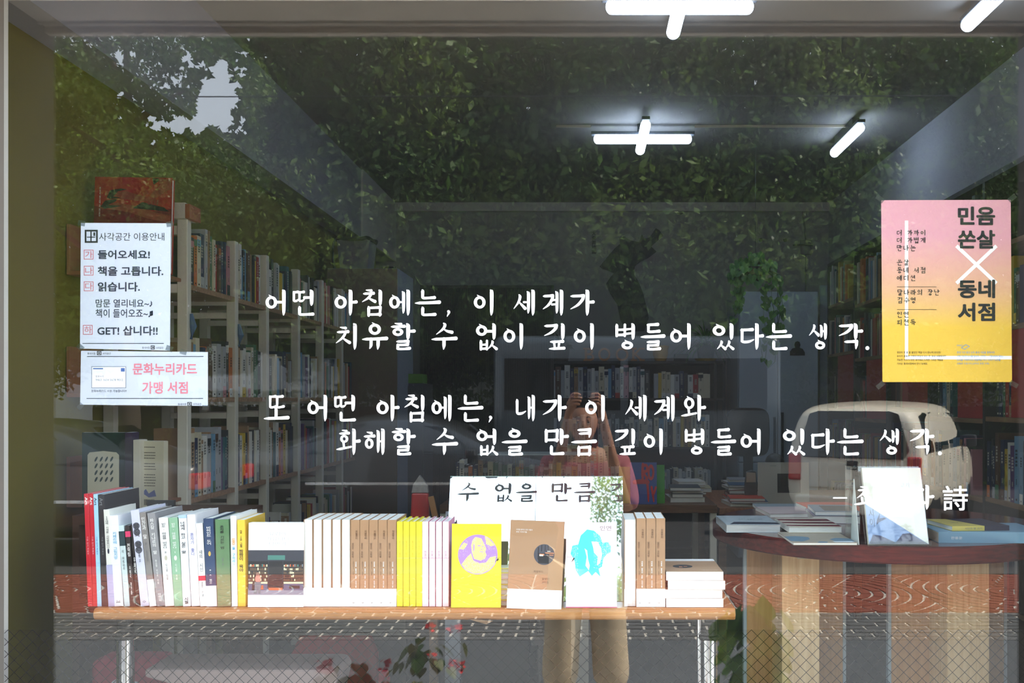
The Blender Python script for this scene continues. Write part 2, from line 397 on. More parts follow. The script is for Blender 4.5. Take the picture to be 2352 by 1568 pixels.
M_plaster = mat('white_plaster', (205, 202, 196), .9, noise=.05, scale=3)
M_reveal2 = mat('side_reveal_shaded', (112, 106, 98), .8, noise=.06, scale=5)  # darker than the soffit reveal: shade of the side faces put into the colour
M_reveal = mat('soffit_reveal_lit', (240, 230, 218), .8, noise=.06, scale=5)  # near-white copy for the soffit, its brightness from bounced light put into the colour
M_facade = mat('facade_render', (150, 143, 135), .9, noise=.12, scale=4)
M_green = mat('olive_green_paint', (120, 110, 22), .85, noise=.10, scale=2.2)
M_grey = mat('grey_plaster', (150, 150, 158), .9, noise=.05, scale=3)
M_ceil = mat('ceiling_paint', (140, 137, 134), .9, noise=.06, scale=2)
M_floor = mat('shop_floor', (92, 90, 88), .5, noise=.12, scale=5)
M_post = mat('shelf_post_paint', (226, 221, 205), .55, noise=.04, scale=20)
M_board = wood('shelf_board_wood', (150, 112, 84), (178, 138, 106), .6, (1, 12, 12))
M_bench = wood('bench_beech', (158, 104, 54), (178, 124, 70), .38, (1.2, 22, 22), .3)
M_mahog = wood('mahogany', (72, 18, 15), (98, 28, 22), .4, (1.5, 10, 20), 0)
MC['mahogany'].node_tree.nodes['Principled BSDF'].inputs['Specular IOR Level'].default_value = .12
MC['bench_beech'].node_tree.nodes['Principled BSDF'].inputs['Specular IOR Level'].default_value = .25
M_mtop = wood('mahogany_polished', (72, 18, 15), (98, 28, 22), .18, (1.5, 10, 20), .5)
M_pine = wood('pine_veneer', (206, 170, 118), (226, 194, 146), .55, (16, 16, .8))
M_pine2 = wood('pine_veneer_shaded', (186, 140, 92), (204, 158, 108), .6, (18, 18, .8))  # darker copy of the pine: shade on the set-back leg boards put into the colour
M_dark = mat('black_laminate', (34, 32, 33), .5, noise=.1)
M_ltwood = wood('light_oak_board', (112, 84, 58), (132, 102, 72), .55, (10, 1, 10))
M_redb = mat('dark_red_panel', (150, 22, 26), .5, noise=.08)
M_chrome = mat('chrome', (205, 208, 212), .12, 1.)
M_steel = mat('bracket_steel', (170, 160, 135), .35, 1.)
M_blackp = mat('black_plastic', (22, 22, 24), .4)
M_paper = mat('paper_white', (204, 211, 226), .7)
M_page = mat('page_edges', (236, 236, 232), .8, noise=.14, scale=60, stretch=(9, 1, .25))
M_pageh = mat('page_edges_lying', (238, 238, 234), .8, noise=.10, scale=60, stretch=(.3, .3, 9))
M_ink = mat('ink_black', (22, 22, 28), .7)
M_inkg = mat('ink_grey', (120, 122, 126), .7)
M_inkb = mat('ink_navy', (30, 40, 62), .7)
M_white = mat('print_white', (250, 250, 248), .6)
M_vinyl = mat('white_vinyl', (252, 252, 252), .5)
M_glass = clearmat('window_glass', .047, (.93, .935, .93), dust_haze=.0038)
M_acr = clearmat('clear_acrylic', .07, (.97, .99, .98))
M_cello = clearmat('cellophane', .12, (.97, .98, .99), .08)
M_tape = clearmat('sticky_tape', .10, (.80, .82, .84), .25)
M_film = clearmat('safety_film', .012, (.95, .95, .96))
M_mirror = mat('mirror_silver', (238, 246, 250), .015, 1.)
def S(name, b, mats, **k): return b.build(name, mats, kind='structure', **k)

# ---------------------------------------------------------------- room shell
XL, XR, YB, ZC = -1.70, 1.97, 5.76, 2.78
GX0, GX1, GZ0, GZ1 = -1.35, 1.10, 0.22, 2.13
STREET = -0.40
S('floor', MB().box(XL - .2, 0.02, -.12, XR + .2, YB + .2, 0), M_floor)
S('ceiling', MB().box(XL - .2, -.22, ZC, XR + .2, YB + .2, ZC + .15), M_ceil)
S('wall_left', MB().box(XL - .2, 0, 0, XL, YB + .2, ZC), M_green)
S('wall_right', MB().box(XR, 0, 0, XR + .2, YB + .2, ZC), mat('right_wall_paint', (160, 160, 166), .9, noise=.05, scale=3))
wb = S('wall_back', MB().box(XL, YB, 0, XR, YB + .2, ZC), mat('back_wall_paint', (158, 156, 154), .9, noise=.05, scale=2))
S('trim_1', MB().box(-1.55, .02, 2.31, XL - .0005 + .0005 + .0, YB, ZC) if False else MB().box(XL, .02, 2.31, -1.55, YB, ZC), M_grey)      # boxed beam along the green wall
S('trim_2', MB().box(-1.55, 4.56, 0.0 + 2.31, -1.535, YB, ZC), M_plaster)
S('trim_3', MB().box(-1.535, YB - .05, ZC - .07, XR, YB, ZC), M_plaster)
# street front: wall around the recessed window
f = MB()
f.box(-4.5, -.22, STREET, GX0, 0, 4.2); f.box(GX1, -.22, STREET, 4.6, 0, 4.2)
f.box(GX0, -.22, GZ1, GX1, 0, 4.2)
f.box(GX0, -.22, STREET, GX1, 0, GZ0)
wf = S('wall_front', f, [M_facade])
r = MB()
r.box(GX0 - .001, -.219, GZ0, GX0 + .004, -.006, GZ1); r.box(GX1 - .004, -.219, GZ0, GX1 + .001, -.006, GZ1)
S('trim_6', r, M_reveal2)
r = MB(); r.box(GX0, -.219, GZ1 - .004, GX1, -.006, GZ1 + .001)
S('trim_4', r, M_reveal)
r = MB()
r.box(GX0 + .004, -.200, GZ1 - .020, GX1 - .004, -.178, GZ1 - .004, 0)
r.box(GX0 + .004, -.150, GZ1 - .010, GX1 - .004, -.142, GZ1 - .004, 0)
S('trim_5', r, M_reveal)
S('wall_inner', MB().box(XL, 0.001, 0, GX0 - .001, .02, ZC).box(GX1 + .001, .001, 0, XR, .02, ZC).box(GX0, .001, GZ1 + .001, GX1, .02, ZC).box(GX0, .001, 0, GX1, .02, GZ0 - .001), M_plaster)
gl = S('window_1', MB().box(GX0, -.005, GZ0, GX1, .0, GZ1), M_glass)

# lozenge safety film along the foot of the glass
z1 = H - (1446 - CY) / F * D * 1.0
pt = 28.0 / F * D
fm = MB().box(GX0 + .001, .0004, GZ0, GX1 - .001, .0007, z1).build('film_sheet', M_film, gl)
lt = MB(); zb = GZ0 + .001; tW = .0012
x0f, x1f = GX0 + .001, GX1 - .001
xp0 = (18 - CX) / F * D     # a peak of the lozenges
for sgn in (1, -1):
    k = -140
    while k < 140:
        # line through the peak (xp, z1) going down with slope sgn
        xp = xp0 + k * pt; k += 1
        hgt = z1 - zb; xa, za = xp, z1; xb, zb2 = xp + sgn * hgt, zb
        # clip to the pane
        lo, hi = 0., 1.
        dx = xb - xa
        for lim, s_ in ((x0f, 1), (x1f, -1)):
            d0 = (xa - lim) * s_; d1 = (xb - lim) * s_
            if d0 < 0 and d1 < 0: lo, hi = 1, 0; break
            if d0 < 0: lo = max(lo, -d0 / (d1 - d0))
            if d1 < 0: hi = min(hi, d0 / (d0 - d1))
        if hi - lo < .01: continue
        A = (xa + dx * lo, z1 - hgt * lo); B = (xa + dx * hi, z1 - hgt * hi)
        n = Vector((B[1] - A[1], -(B[0] - A[0]))).normalized() * tW / 2
        yy = .0009 if sgn > 0 else .0011
        lt.add([(A[0] + n[0], yy, A[1] + n[1]), (B[0] + n[0], yy, B[1] + n[1]), (B[0] - n[0], yy, B[1] - n[1]), (A[0] - n[0], yy, A[1] - n[1])], [(0, 1, 2, 3)])
lt.build('lozenge_line', mat('film_line_black', (16, 14, 14), 1., spec=0.), gl, kind='stuff')

# ---------------------------------------------------------------- white verse lettering on the glass
K = D / F
def GXf(x): return (x - CX) * K
def GZf(y): return H - (y - CY) * K
lines = [
 ('first line of white brush lettering on the glass, starting above the second', 666, 725, [('어',612,658),('떤',674,724),('아',770,823),('침',833,879),('에',895,943),('는',954,1014),(',',1027,1037),('이',1089,1134),('세',1180,1229),('계',1247,1294),('가',1310,1366)]),
 ('second line of white brush lettering, indented and ending beside the pink poster', 743, 803, [('치',773,821),('유',833,893),('할',899,956),('수',992,1052),('없',1094,1144),('이',1157,1202),('깊',1250,1299),('이',1318,1364),('병',1413,1458),('들',1471,1528),('어',1539,1586),('있',1636,1686),('다',1699,1754),('는',1758,1818),('생',1857,1898),('각',1925,1981),('.',1986,1995)]),
 ('third line of white brush lettering on the glass, below the wide gap', 907, 967, [('또',608,667),('어',708,753),('떤',769,819),('아',866,919),('침',930,976),('에',992,1038),('는',1052,1111),(',',1123,1133),('내',1185,1229),('가',1247,1302),('이',1344,1389),('세',1436,1485),('계',1502,1549),('와',1564,1621)]),
 ('fourth line of white brush lettering, the longest, just above the tilted mirror', 984, 1044, [('화',774,830),('해',837,885),('할',901,956),('수',993,1053),('없',1095,1145),('을',1153,1212),('만',1251,1307),('큼',1312,1371),('깊',1412,1460),('이',1478,1522),('병',1572,1617),('들',1632,1690),('어',1700,1746),('있',1797,1848),('다',1861,1916),('는',1921,1982),('생',2019,2063),('각',2088,2144),('.',2152,2160)]),
 ('short credit line of white lettering ending in a Chinese character', 1113, 1169, [('최',1960,2012),('승',2026,2080),('자',2088,2144)]),
]
for lab, ya, yb, chs in lines:
    x0 = GXf(chs[0][1]); z0 = GZf(yb)
    t = thing('vinyl_lettering', lab, 'lettering', (x0, -.0062, z0), group='verse lettering on the window')
    for ch, xa, xb in chs:
        me, mn, mx = brush_mesh(ch, M_vinyl)
        hh = (yb - ya) * K
        sx = (xb - xa) * K / max(.02, mx - mn)
        if ch in ',.': sx = hh
        link('letter', me, t, (GXf(xa) - x0 - mn * sx, 0, 0), (R(90), 0, 0), (sx, hh, 1))
    if 'credit' in lab:
        write('詩', M_vinyl, t, (GXf(2192) - x0, 0, GZf(1143) - z0), width=58 * K, height=57 * K, bold=.012, name='letter')
        MB().box(GXf(1912) - x0, -.0001, GZf(1144) - z0, GXf(1944) - x0, .0001, GZf(1141) - z0).build('letter', M_vinyl, t)

# ---------------------------------------------------------------- notices and poster behind the glass
YP = .0035
def sheet(b, quad, y, th=.0004, mi=0):
    """flat sheet from four photo pixels (clockwise from top left)"""
    return b.prism([(GXf(x), GZf(yy)) for x, yy in quad][::-1], y, y + th, 'y', mi)
def pbox(b, x0, y0, x1, y1, y, mi=0, th=.0001): return b.box(GXf(x0), y - th, GZf(y1), GXf(x1), y, GZf(y0), mi)
def frame(b, x0, y0, x1, y1, t, y, mi=0):
    pbox(b, x0, y0, x1, y0 + t, y, mi); pbox(b, x0, y1 - t, x1, y1, y, mi); pbox(b, x0, y0 + t, x0 + t, y1 - t, y, mi); pbox(b, x1 - t, y0 + t, x1, y1 - t, y, mi)
def PT(s, m, par, x0, x1, yc, h=None, bold=0., name='print', line=1.):
    return write(s, m, par, (GXf((x0 + x1) / 2), YI, GZf(yc)), width=(x1 - x0) * K, height=None if h is None else h * K, bold=bold, name=name, line=line)
def tape(par, x, y, w=16, h=14, a=0., lab=None):
    b = MB(); M = Matrix.Translation((GXf(x), 0, GZf(y))) @ Matrix.Rotation(R(a), 4, 'Y')
    b.box(-w * K / 2, YP - .0009, -h * K / 2, w * K / 2, YP - .0006, h * K / 2, 0, M)
    return b.build('tape', M_tape, par)
YI = YP - .0003
# upright notice
nt1 = thing('paper_notice', 'upright white paper notice with black handwriting-like lettering, taped to the glass', 'notice', (0, 0, 0))
b = MB(); sheet(b, [(184, 511), (391, 512), (389, 805), (182, 800)], YP); b.build('paper', M_paper, nt1)
PT('사각공간 이용안내', M_ink, nt1, 226, 376, 543, 18, .0)
INKR = mat('print_red', (196, 96, 104), .7); INKP = mat('print_pink', (222, 124, 142), .7)
b = MB(); frame(b, 193, 527, 223, 557, 4, YI, 0); pbox(b, 206, 530, 209, 553, YI); pbox(b, 198, 543, 217, 545, YI); pbox(b, 213, 533, 217, 541, YI); b.build('seal', M_ink, nt1, kind='stuff')
for s_, x0, x1, yc, h, bd in [('들어오세요!', 223, 343, 584, 21, .028), ('책을 고릅니다.', 223, 374, 622, 22, .028), ('읽습니다.', 223, 320, 658, 22, .028),
                              ('맘문 열리네요~♪', 218, 349, 696, 19, .014), ('책이 들어오죠~♬', 218, 350, 719, 20, .014), ('GET! 삽니다!!', 222, 361, 759, 22, .026)]:
    PT(s_, M_inkb, nt1, x0, x1, yc, h, bd)
for s_, yc, xo in (('가', 584, 0), ('나', 621, 0), ('다', 657, 0), ('하', 757, -2)):
    b = MB(); frame(b, 191 + xo, yc - 11, 213 + xo, yc + 11, 1.3, YI); b.build('stamp_frame', INKR, nt1)
    PT(s_, INKR, nt1, 194 + xo, 211 + xo, yc, 16)
b = MB(); pbox(b, 188, 787.5, 375, 789, YI); b.build('rule', M_inkb, nt1)
PT('동네서점', M_inkb, nt1, 325, 342, 798, 5); PT('사각공간', M_inkb, nt1, 357, 374, 798.5, 5)
b = MB(); frame(b, 345, 793, 354, 802, 1.6, YI); pbox(b, 348, 796, 352, 799, YI); b.build('seal', M_ink, nt1, kind='stuff')
for x, y, a in ((186, 512, 10), (389, 514, -10), (183, 797, 40), (388, 800, 20)): tape(nt1, x, y, 16, 12, a)
# wide notice
nt2 = thing('paper_notice', 'wide white paper notice with pink lettering and a printed bank card', 'notice')
YQ = YP
b = MB(); sheet(b, [(184, 805), (476, 808), (476, 932), (182, 929)], YQ + .0005); b.build('paper', M_paper, nt2)
YI2 = YI; YI = YQ + .0002
PT('문화누리카드', INKP, nt2, 303, 451, 847, 27, .022); PT('가맹 서점', INKP, nt2, 325, 430, 890, 28, .022)
b = MB(); pbox(b, 198, 817.5, 466, 819, YI); b.build('rule', M_inkb, nt2); b = MB(); pbox(b, 197, 914, 465, 915.5, YI); b.build('rule', M_inkb, nt2)
b = MB(); frame(b, 208, 841, 288, 891, 1.2, YI); b.build('printed_card', mat('print_greyblue', (130, 140, 158), .7), nt2)
b = MB(); pbox(b, 209.5, 842.5, 286.5, 889.5, YI - .00002, th=.00002); b.build('card_face', mat('print_pale', (233, 236, 246), .7), nt2)
YI -= .0001
b = MB(); pbox(b, 276, 845, 285, 853, YI); pbox(b, 212, 845, 235, 847.5, YI); b.build('card_badge', mat('print_blue', (60, 100, 170), .7), nt2, kind='stuff')
PT('문화누리', mat('print_brown', (120, 90, 80), .7), nt2, 218, 236, 864, 5)
PT('9463 1634 5678 9012', M_inkg, nt2, 218, 281, 872, 5); PT('문화누리카드 사용 가능합니다!!', M_inkb, nt2, 208, 289, 897.5, 6)
PT('동네서점', M_inkb, nt2, 199, 217, 811.5, 5); PT('사각공간', M_inkb, nt2, 234, 253, 811.5, 5)
PT('동네서점', M_inkb, nt2, 407, 426, 928, 5); PT('사각공간', M_inkb, nt2, 442, 461, 928, 5)
b = MB()
for x, y in ((221, 806), (429, 923)): frame(b, x, y, x + 10, y + 9, 1.6, YI); pbox(b, x + 3, y + 3, x + 7, y + 6, YI)
b.build('seal', M_ink, nt2, kind='stuff')
for x, y, a in ((480, 803, 30), (183, 933, -50), (471, 936, 5), (420, 808, 15)): tape(nt2, x, y, 15, 11, a)
YI = YI2
# pink to yellow poster
pm = bpy.data.materials.new('poster_print'); pm.use_nodes = True; n = pm.node_tree.nodes; l = pm.node_tree.links
t_ = n.new('ShaderNodeTexCoord'); s_ = n.new('ShaderNodeSeparateXYZ'); c_ = n.new('ShaderNodeValToRGB')
l.new(t_.outputs['Generated'], s_.inputs[0]); l.new(s_.outputs['Z'], c_.inputs[0]); l.new(c_.outputs[0], n['Principled BSDF'].inputs['Base Color'])
c_.color_ramp.elements[0].position = .30; c_.color_ramp.elements[0].color = srgb((232, 190, 74)) + (1,)
c_.color_ramp.elements[1].position = .80; c_.color_ramp.elements[1].color = srgb((222, 160, 172)) + (1,)
e_ = c_.color_ramp.elements.new(.5); e_.color = srgb((226, 176, 136)) + (1,)
n['Principled BSDF'].inputs['Roughness'].default_value = .35
po = thing('poster', 'large pink-to-yellow poster with heavy black lettering and a white cross', 'poster')
b = MB(); sheet(b, [(2025, 459), (2323, 458), (2326, 877), (2028, 877)], YP); b.build('paper', pm, po)
b = MB(); pbox(b, 2079.5, 506, 2087, 818, YI); pbox(b, 2079.5, 817, 2325, 825, YI)
def bar(b, x0, y0, x1, y1, wd, y, mi=0, th=.0001):
    A = Vector((GXf(x0), GZf(y0))); B = Vector((GXf(x1), GZf(y1))); nn = Vector((-(B - A).y, (B - A).x)).normalized() * wd * K / 2
    b.prism([tuple(A + nn), tuple(B + nn), tuple(B - nn), tuple(A - nn)], y - th, y, 'y', mi)
bar(b, 2198, 564, 2290, 650, 8, YI - .0001); bar(b, 2290, 564, 2198, 650, 8, YI - .00022); b.build('white_stripes', M_white, po)
YI -= .0003
for s_, yc in (('민음', 495), ('쏜살', 549), ('동네', 663), ('서점', 716)): PT(s_, M_ink, po, 2201, 2287, yc, 43, .036, 'heading')
for s_, x0, y0, x1 in [('더 가까이', 2060, 527, 0), ('더 가볍게', 2060, 544, 0), ('만나는', 2060, 562, 0), ('쏜살', 2060, 595, 0), ('동네 서점', 2060, 613, 0), ('에디션', 2060, 631, 0),
                       ('달나라의 장난', 2061, 664, 0), ('김수영', 2061, 682, 0), ('인연', 2060, 715, 0), ('피천득', 2060, 733, 0)]:
    brush_line(s_, M_ink, po, GXf(x0), GZf(y0), 14 * K, 15.3 * K, YI)
YT = YI
for k, s_ in enumerate(['영원히 못 볼 줄 알았던 책을 다시 만나게 된다면?', '우리가 꿈꿔 온 기적이 현실이 되는 곳. 동네 서점에서만', '가능한 이야기! 먼먼 과거에서 도착한 그리운 책들을', '가까운 동네서점에서 만나 보세요.']):
    PT(s_, M_ink, po, 2061, 2061 + (101, 113, 106, 71)[k], 809 + 8.6 * k, 5)
BL = mat('print_skyblue', (96, 158, 214), .7)
for k, s_ in enumerate(['한정 기간 동안 오직 동네 서점을 통해서만', '구매 가능한 도서를 입니다 『인연』, 『달나라의 장난』', '도서를 구매하시는 분들께는 미니 스티키 노트를', '선물로 드립니다.(선착순 한정 수량)']):
    PT(s_, BL, po, 2199, 2199 + (87, 106, 100, 74)[k], 809 + 8.6 * k, 5)
PT('EVENT', BL, po, 2199, 2212, 793, 3)
b = MB(); bar(b, 2209, 798, 2219, 791, 1, YT); bar(b, 2219, 791, 2228, 795, 1, YT); bar(b, 2228, 795, 2217, 802, 1, YT); bar(b, 2217, 802, 2209, 798, 1, YT); b.build('book_mark', BL, po)
b = MB(); pbox(b, 2061, 658, 2152, 658.8, YI); b.build('rule', M_ink, po); b = MB(); pbox(b, 2061, 710, 2152, 710.8, YI); b.build('rule', M_ink, po)
for x, y, a in ((2022, 456, 40), (2326, 454, -40), (2023, 884, -40), (2330, 882, 30)): tape(po, x, y, 20, 11, a)
YI = YI2

# ---------------------------------------------------------------- window bench
bz = .706; bth = .028
bn = thing('display_bench', 'long beech window bench with a rounded front edge and steel legs', 'bench', (-.4, .14, 0))
XB0, XB1 = (213 - CX) / F * 2.34, .353
pr = [(.03 + .012 * (1 - math.cos(a)), bz - bth / 2 + bth / 2 * math.sin(a)) for a in [R(-90 + 15 * k) for k in range(13)]]
pr = [(.042 - .012 * math.cos(a), bz - bth / 2 + bth / 2 * math.sin(a)) for a in [R(-90 + 15 * k) for k in range(13)]] + [(.25, bz), (.25, bz - bth)]
b = MB(); b.prism([(y - .14, z) for y, z in pr], XB0 + .4, XB1 + .4, 'x')
b.build('bench_top', M_bench, bn, bevel=.0025)
for x in (-1.155, .310):
    b = MB(); b.lathe([(.021, .02), (.021, .600)], 24, 0, Matrix.Translation((x + .4, .05, 0)))
    lg = b.build('leg', M_chrome, bn, smooth=True)
    b = MB(); b.lathe([(.026, .598), (.026, .606), (.020, .608), (.020, bz - bth)], 24, 0, Matrix.Translation((x + .4, .05, 0))); b.build('leg_collar', M_blackp, lg, smooth=True)
    b = MB(); b.lathe([(.03, 0), (.03, .02), (.021, .022)], 20, 0, Matrix.Translation((x + .4, .05, 0))); b.build('foot', M_blackp, lg, smooth=True)
b = MB(); b.lathe([(.013, .0), (.013, bz - bth)], 16, 0, Matrix.Translation((.295 + .4, .10 + .0, 0)))
b.build('leg', M_chrome, bn, smooth=True)
b = MB().box(-1.10 + .4, .06, bz - bth - .035, .28 + .4, .085, bz - bth); b.build('rail', mat('bench_rail_grey', (62, 66, 64), .5), bn)
MB().prism([(-.03, 0), (.028, -.004), (.012, -.012)], 0, .0004, 'y', 0, Matrix.Translation((.4 - .245, -.1115, bz - .024))).build('loose_veneer', M_ltwood, bn, label='loose sliver of edge veneer')

# ---------------------------------------------------------------- books on the bench
YB0 = .052; LB = D + YB0; kB = LB / F
BZ = bz + .0008
def cmat(name, rgb, rough=.45): return mat('cover_' + name, rgb, rough, coat=.05)
def book_parts(root, t, d, h, cm, pages_out=False, hard=False, pm_=None):
    """upright book, spine (or page edges) on y=0, thickness along x"""
    c = .0022 if hard else .0011
    b = MB()
    if not pages_out:
        b.prism([(0, 0), (t, 0), (t, d), (t - c, d), (t - c, c), (c, c), (c, d), (0, d)], 0, h, 'z')
    else:
        b.prism([(0, 0), (c, 0), (c, d - c), (t - c, d - c), (t - c, 0), (t, 0), (t, d), (0, d)], 0, h, 'z')
    b.build('cover', cm, root, bevel=.0004, bseg=1)
    g = .003 if hard else .0006
    b = MB(); y0, y1 = (c, d - g - .001) if not pages_out else (g + .0006, d - c)
    n = max(4, int(t / .0016)); w0 = (t - 2 * c - .0004)
    for k in range(n):      # signatures, unevenly proud so that the edges read as leaves
        e = random.random() * .0007
        b.box(c + .0002 + w0 * k / n, y0 + (e if pages_out else 0), g, c + .0002 + w0 * (k + .94) / n, y1 - (0 if pages_out else e), h - g - random.random() * .0005)
    b.build('pages', pm_ or M_page, root)
def band(root, t, d, z0, z1, m, name='paper_band'):
    e = .0004
    return MB().prism([(-e, -e), (t + e, -e), (t + e, d * .97), (t + e / 3, d * .97), (t + e / 3, -e / 3), (-e / 3, -e / 3), (-e / 3, d * .97), (-e, d * .97)], z0, z1, 'z').build(name, m, root)
def vtext(root, s, m, x, z1, z0, wd, up=True, y=-.0006):
    """title down a spine; up=True stacks the characters upright, else turned a quarter"""
    if up: write('\n'.join(s.replace(' ', '　')) if True else s, m, root, (x, y, (z0 + z1) / 2), height=z1 - z0, width=wd, name='spine_title', line=.95, bold=.01)
    else: write(s, m, root, (x, y, (z0 + z1) / 2), width=z1 - z0, height=wd, rot=(R(90), R(90), 0), name='spine_title', bold=.012)
W_ = M_white
BK = [  # xtop, xbot, width, ytop, depth, colour name, rgb, label
 (192.6, 201.9, 10.6, 1135, .185, 'crimson_a', (206, 26, 48), 'first of two thin crimson magazines at the end of the bench row', [('Art', W_, .97, .90, .6, 0), ('미술 잡지 특별호', mat('pk', (240, 150, 160), .6), .62, .46, .35, 0)], None),
 (203.5, 212.9, 10.4, 1135, .185, 'crimson_b', (206, 26, 48), 'second thin crimson magazine, beside the pale blue one', [('Art', W_, .97, .90, .6, 0), ('미술 잡지 특별호', mat('pk', (240, 150, 160), .6), .62, .46, .35, 0)], None),
 (214.3, 223.6, 9.6, 1136, .185, 'pale_blue', (172, 220, 250), 'thin pale blue magazine between the crimson and the black one', [('Art', M_inkb, .97, .90, .6, 0), ('미술 잡지 특별호', mat('bl2', (110, 160, 205), .6), .62, .46, .35, 0)], None),
 (225, 233.4, 14, 1137, .185, 'black_a', (38, 38, 44), 'tall black magazine with a glossy dark cover', [('Art', M_inkg, .97, .90, .6, 0), ('미술 잡지 특별호', M_inkg, .62, .46, .3, 0)], None),
 (238, 250, 13.5, 1171, .14, 'ivory_a', (240, 240, 232), 'slim ivory paperback with a lavender foot on its spine', [('20대에 가게를 시작했습니다', M_inkg, .93, .60, .5, 1)], ('lav', (188, 186, 222), .0, .43)),
 (251.5, 263.4, 20, 1185, .14, 'white_a', (244, 246, 250), 'white paperback with a small sky-blue emblem at the spine top', [('카페라떼 그림지망', mat('bl3', (120, 190, 225), .6), .82, .52, .45, 1), ('그림', M_inkg, .07, .04, .5, 0)], None),
 (272, 286, 12.5, 1208, .14, 'teal_photo', (208, 226, 228), 'shorter white paperback with a dark teal photograph on its upper cover', [('리 마트러리', M_inkg, .70, .45, .4, 1)], ('tl', (34, 62, 70), .75, .93)),
 (287, 300, 10.5, 1208, .14, 'black_pink', (40, 34, 36), 'short black paperback with a pink square on the spine', [('전혁림', W_, .78, .62, .6, 1), ('우체국 작가들', W_, .5, .15, .35, 1)], ('pk2', (222, 60, 110), .86, .93)),
 (299, 312, 8.5, 1206, .14, 'black_b', (30, 28, 30), 'narrow black paperback squeezed beside the lilac one', [('우체국', W_, .60, .40, .5, 1)], None),
 (300, 323.5, 19.5, 1172, .15, 'lilac', (216, 218, 240), 'pale lilac paperback with black dots behind its title', [('발언의 발견', M_ink, .86, .58, .62, 1), ('정욜규 지음', M_inkg, .55, .46, .25, 1), ('◇', M_inkg, .06, .035, .4, 0)], None),
 (320, 344.5, 14.5, 1177, .15, 'taupe', (136, 132, 130), 'leaning taupe paperback with white title and a white foot', [('인간과 말', W_, .95, .72, .62, 1), ('막스 피카르트', M_inkg, .68, .48, .25, 1)], ('wt', (250, 250, 250), .0, .285)),
 (337.5, 360.5, 18.5, 1179, .16, 'grey', (150, 150, 154), 'mid-grey paperback with a long white title, tilted', [('파스칼 키냐르의 말', W_, .94, .56, .5, 1), ('파스칼 키냐르 지음', W_, .5, .24, .2, 1), ('마음산책', W_, .14, .05, .4, 1)], None),
 (364, 379, 21.5, 1190, .15, 'white_b', (248, 248, 246), 'white paperback with a pale leaf emblem, before the green one', [('빈도, 마음을 비추다 2', M_inkg, .94, .60, .45, 1), ('다니엘 지음', M_inkg, .48, .3, .2, 1)], None),
 (387, 400.5, 20.5, 1190, .15, 'sage', (146, 190, 156), 'sage green paperback with a white leaf emblem', [('빈도, 마음을 비추다 1', W_, .94, .60, .42, 1), ('다니엘 지음', W_, .48, .3, .2, 1)], None),
 (410, 420.5, 17.5, 1184, .15, 'white_c', (246, 248, 252), 'white paperback with a pale blue top and dark vertical title', [('너에게 하고 싶은 말', M_ink, .93, .58, .6, 1), ('시월', M_ink, .1, .03, .5, 1)], ('pb', (176, 206, 232), .965, 1.0)),
 (428.5, 439.5, 19.5, 1183, .15, 'white_d', (246, 244, 246), 'white paperback with a small lilac title, beside the red-labelled one', [('혼자가 좋다', mat('lil', (150, 150, 200), .6), .80, .55, .45, 1)], None),
 (450, 460, 15.5, 1203, .13, 'white_e', (248, 248, 250), 'shorter white paperback with a red label low on its spine', [('새의 시선', M_inkg, .68, .42, .5, 1), ('정찬 소설', M_inkg, .3, .12, .3, 1)], ('rd', (222, 30, 70), .31, .37)),
 (467, 475.5, 23.5, 1192, .15, 'navy', (40, 66, 104), 'navy paperback with a golden keyhole emblem and white foot', [('비하인드 도어', W_, .91, .70, .45, 1), ('B. A. 패리스', W_, .42, .26, .25, 1)], ('wt2', (248, 248, 250), .0, .235)),
 (494.3, 500, 31.5, 1194, .15, 'moss', (104, 148, 98), 'thick moss green book in shiny shrink wrap', [('혼자를 기르는 법', M_ink, .93, .66, .30, 1), ('김정연 만화', M_inkg, .56, .47, .12, 1)], None),
 (529, 532.3, 13.8, 1186, .15, 'white_f', (248, 250, 250), 'slim white book with an orange and blue title', [('똥', mat('or', (245, 160, 50), .6), .75, .68, .6, 1), ('을 구하라!', mat('bl4', (70, 170, 220), .6), .66, .45, .55, 1)], None),
 (545, 547, 17.8, 1195, .15, 'sun_yellow', (250, 206, 70), 'bright yellow picture book with a black title', [('하루 10분 그림책', M_ink, .88, .68, .3, 1), ('짬짬이 육아', M_ink, .66, .40, .55, 1)], None),
]
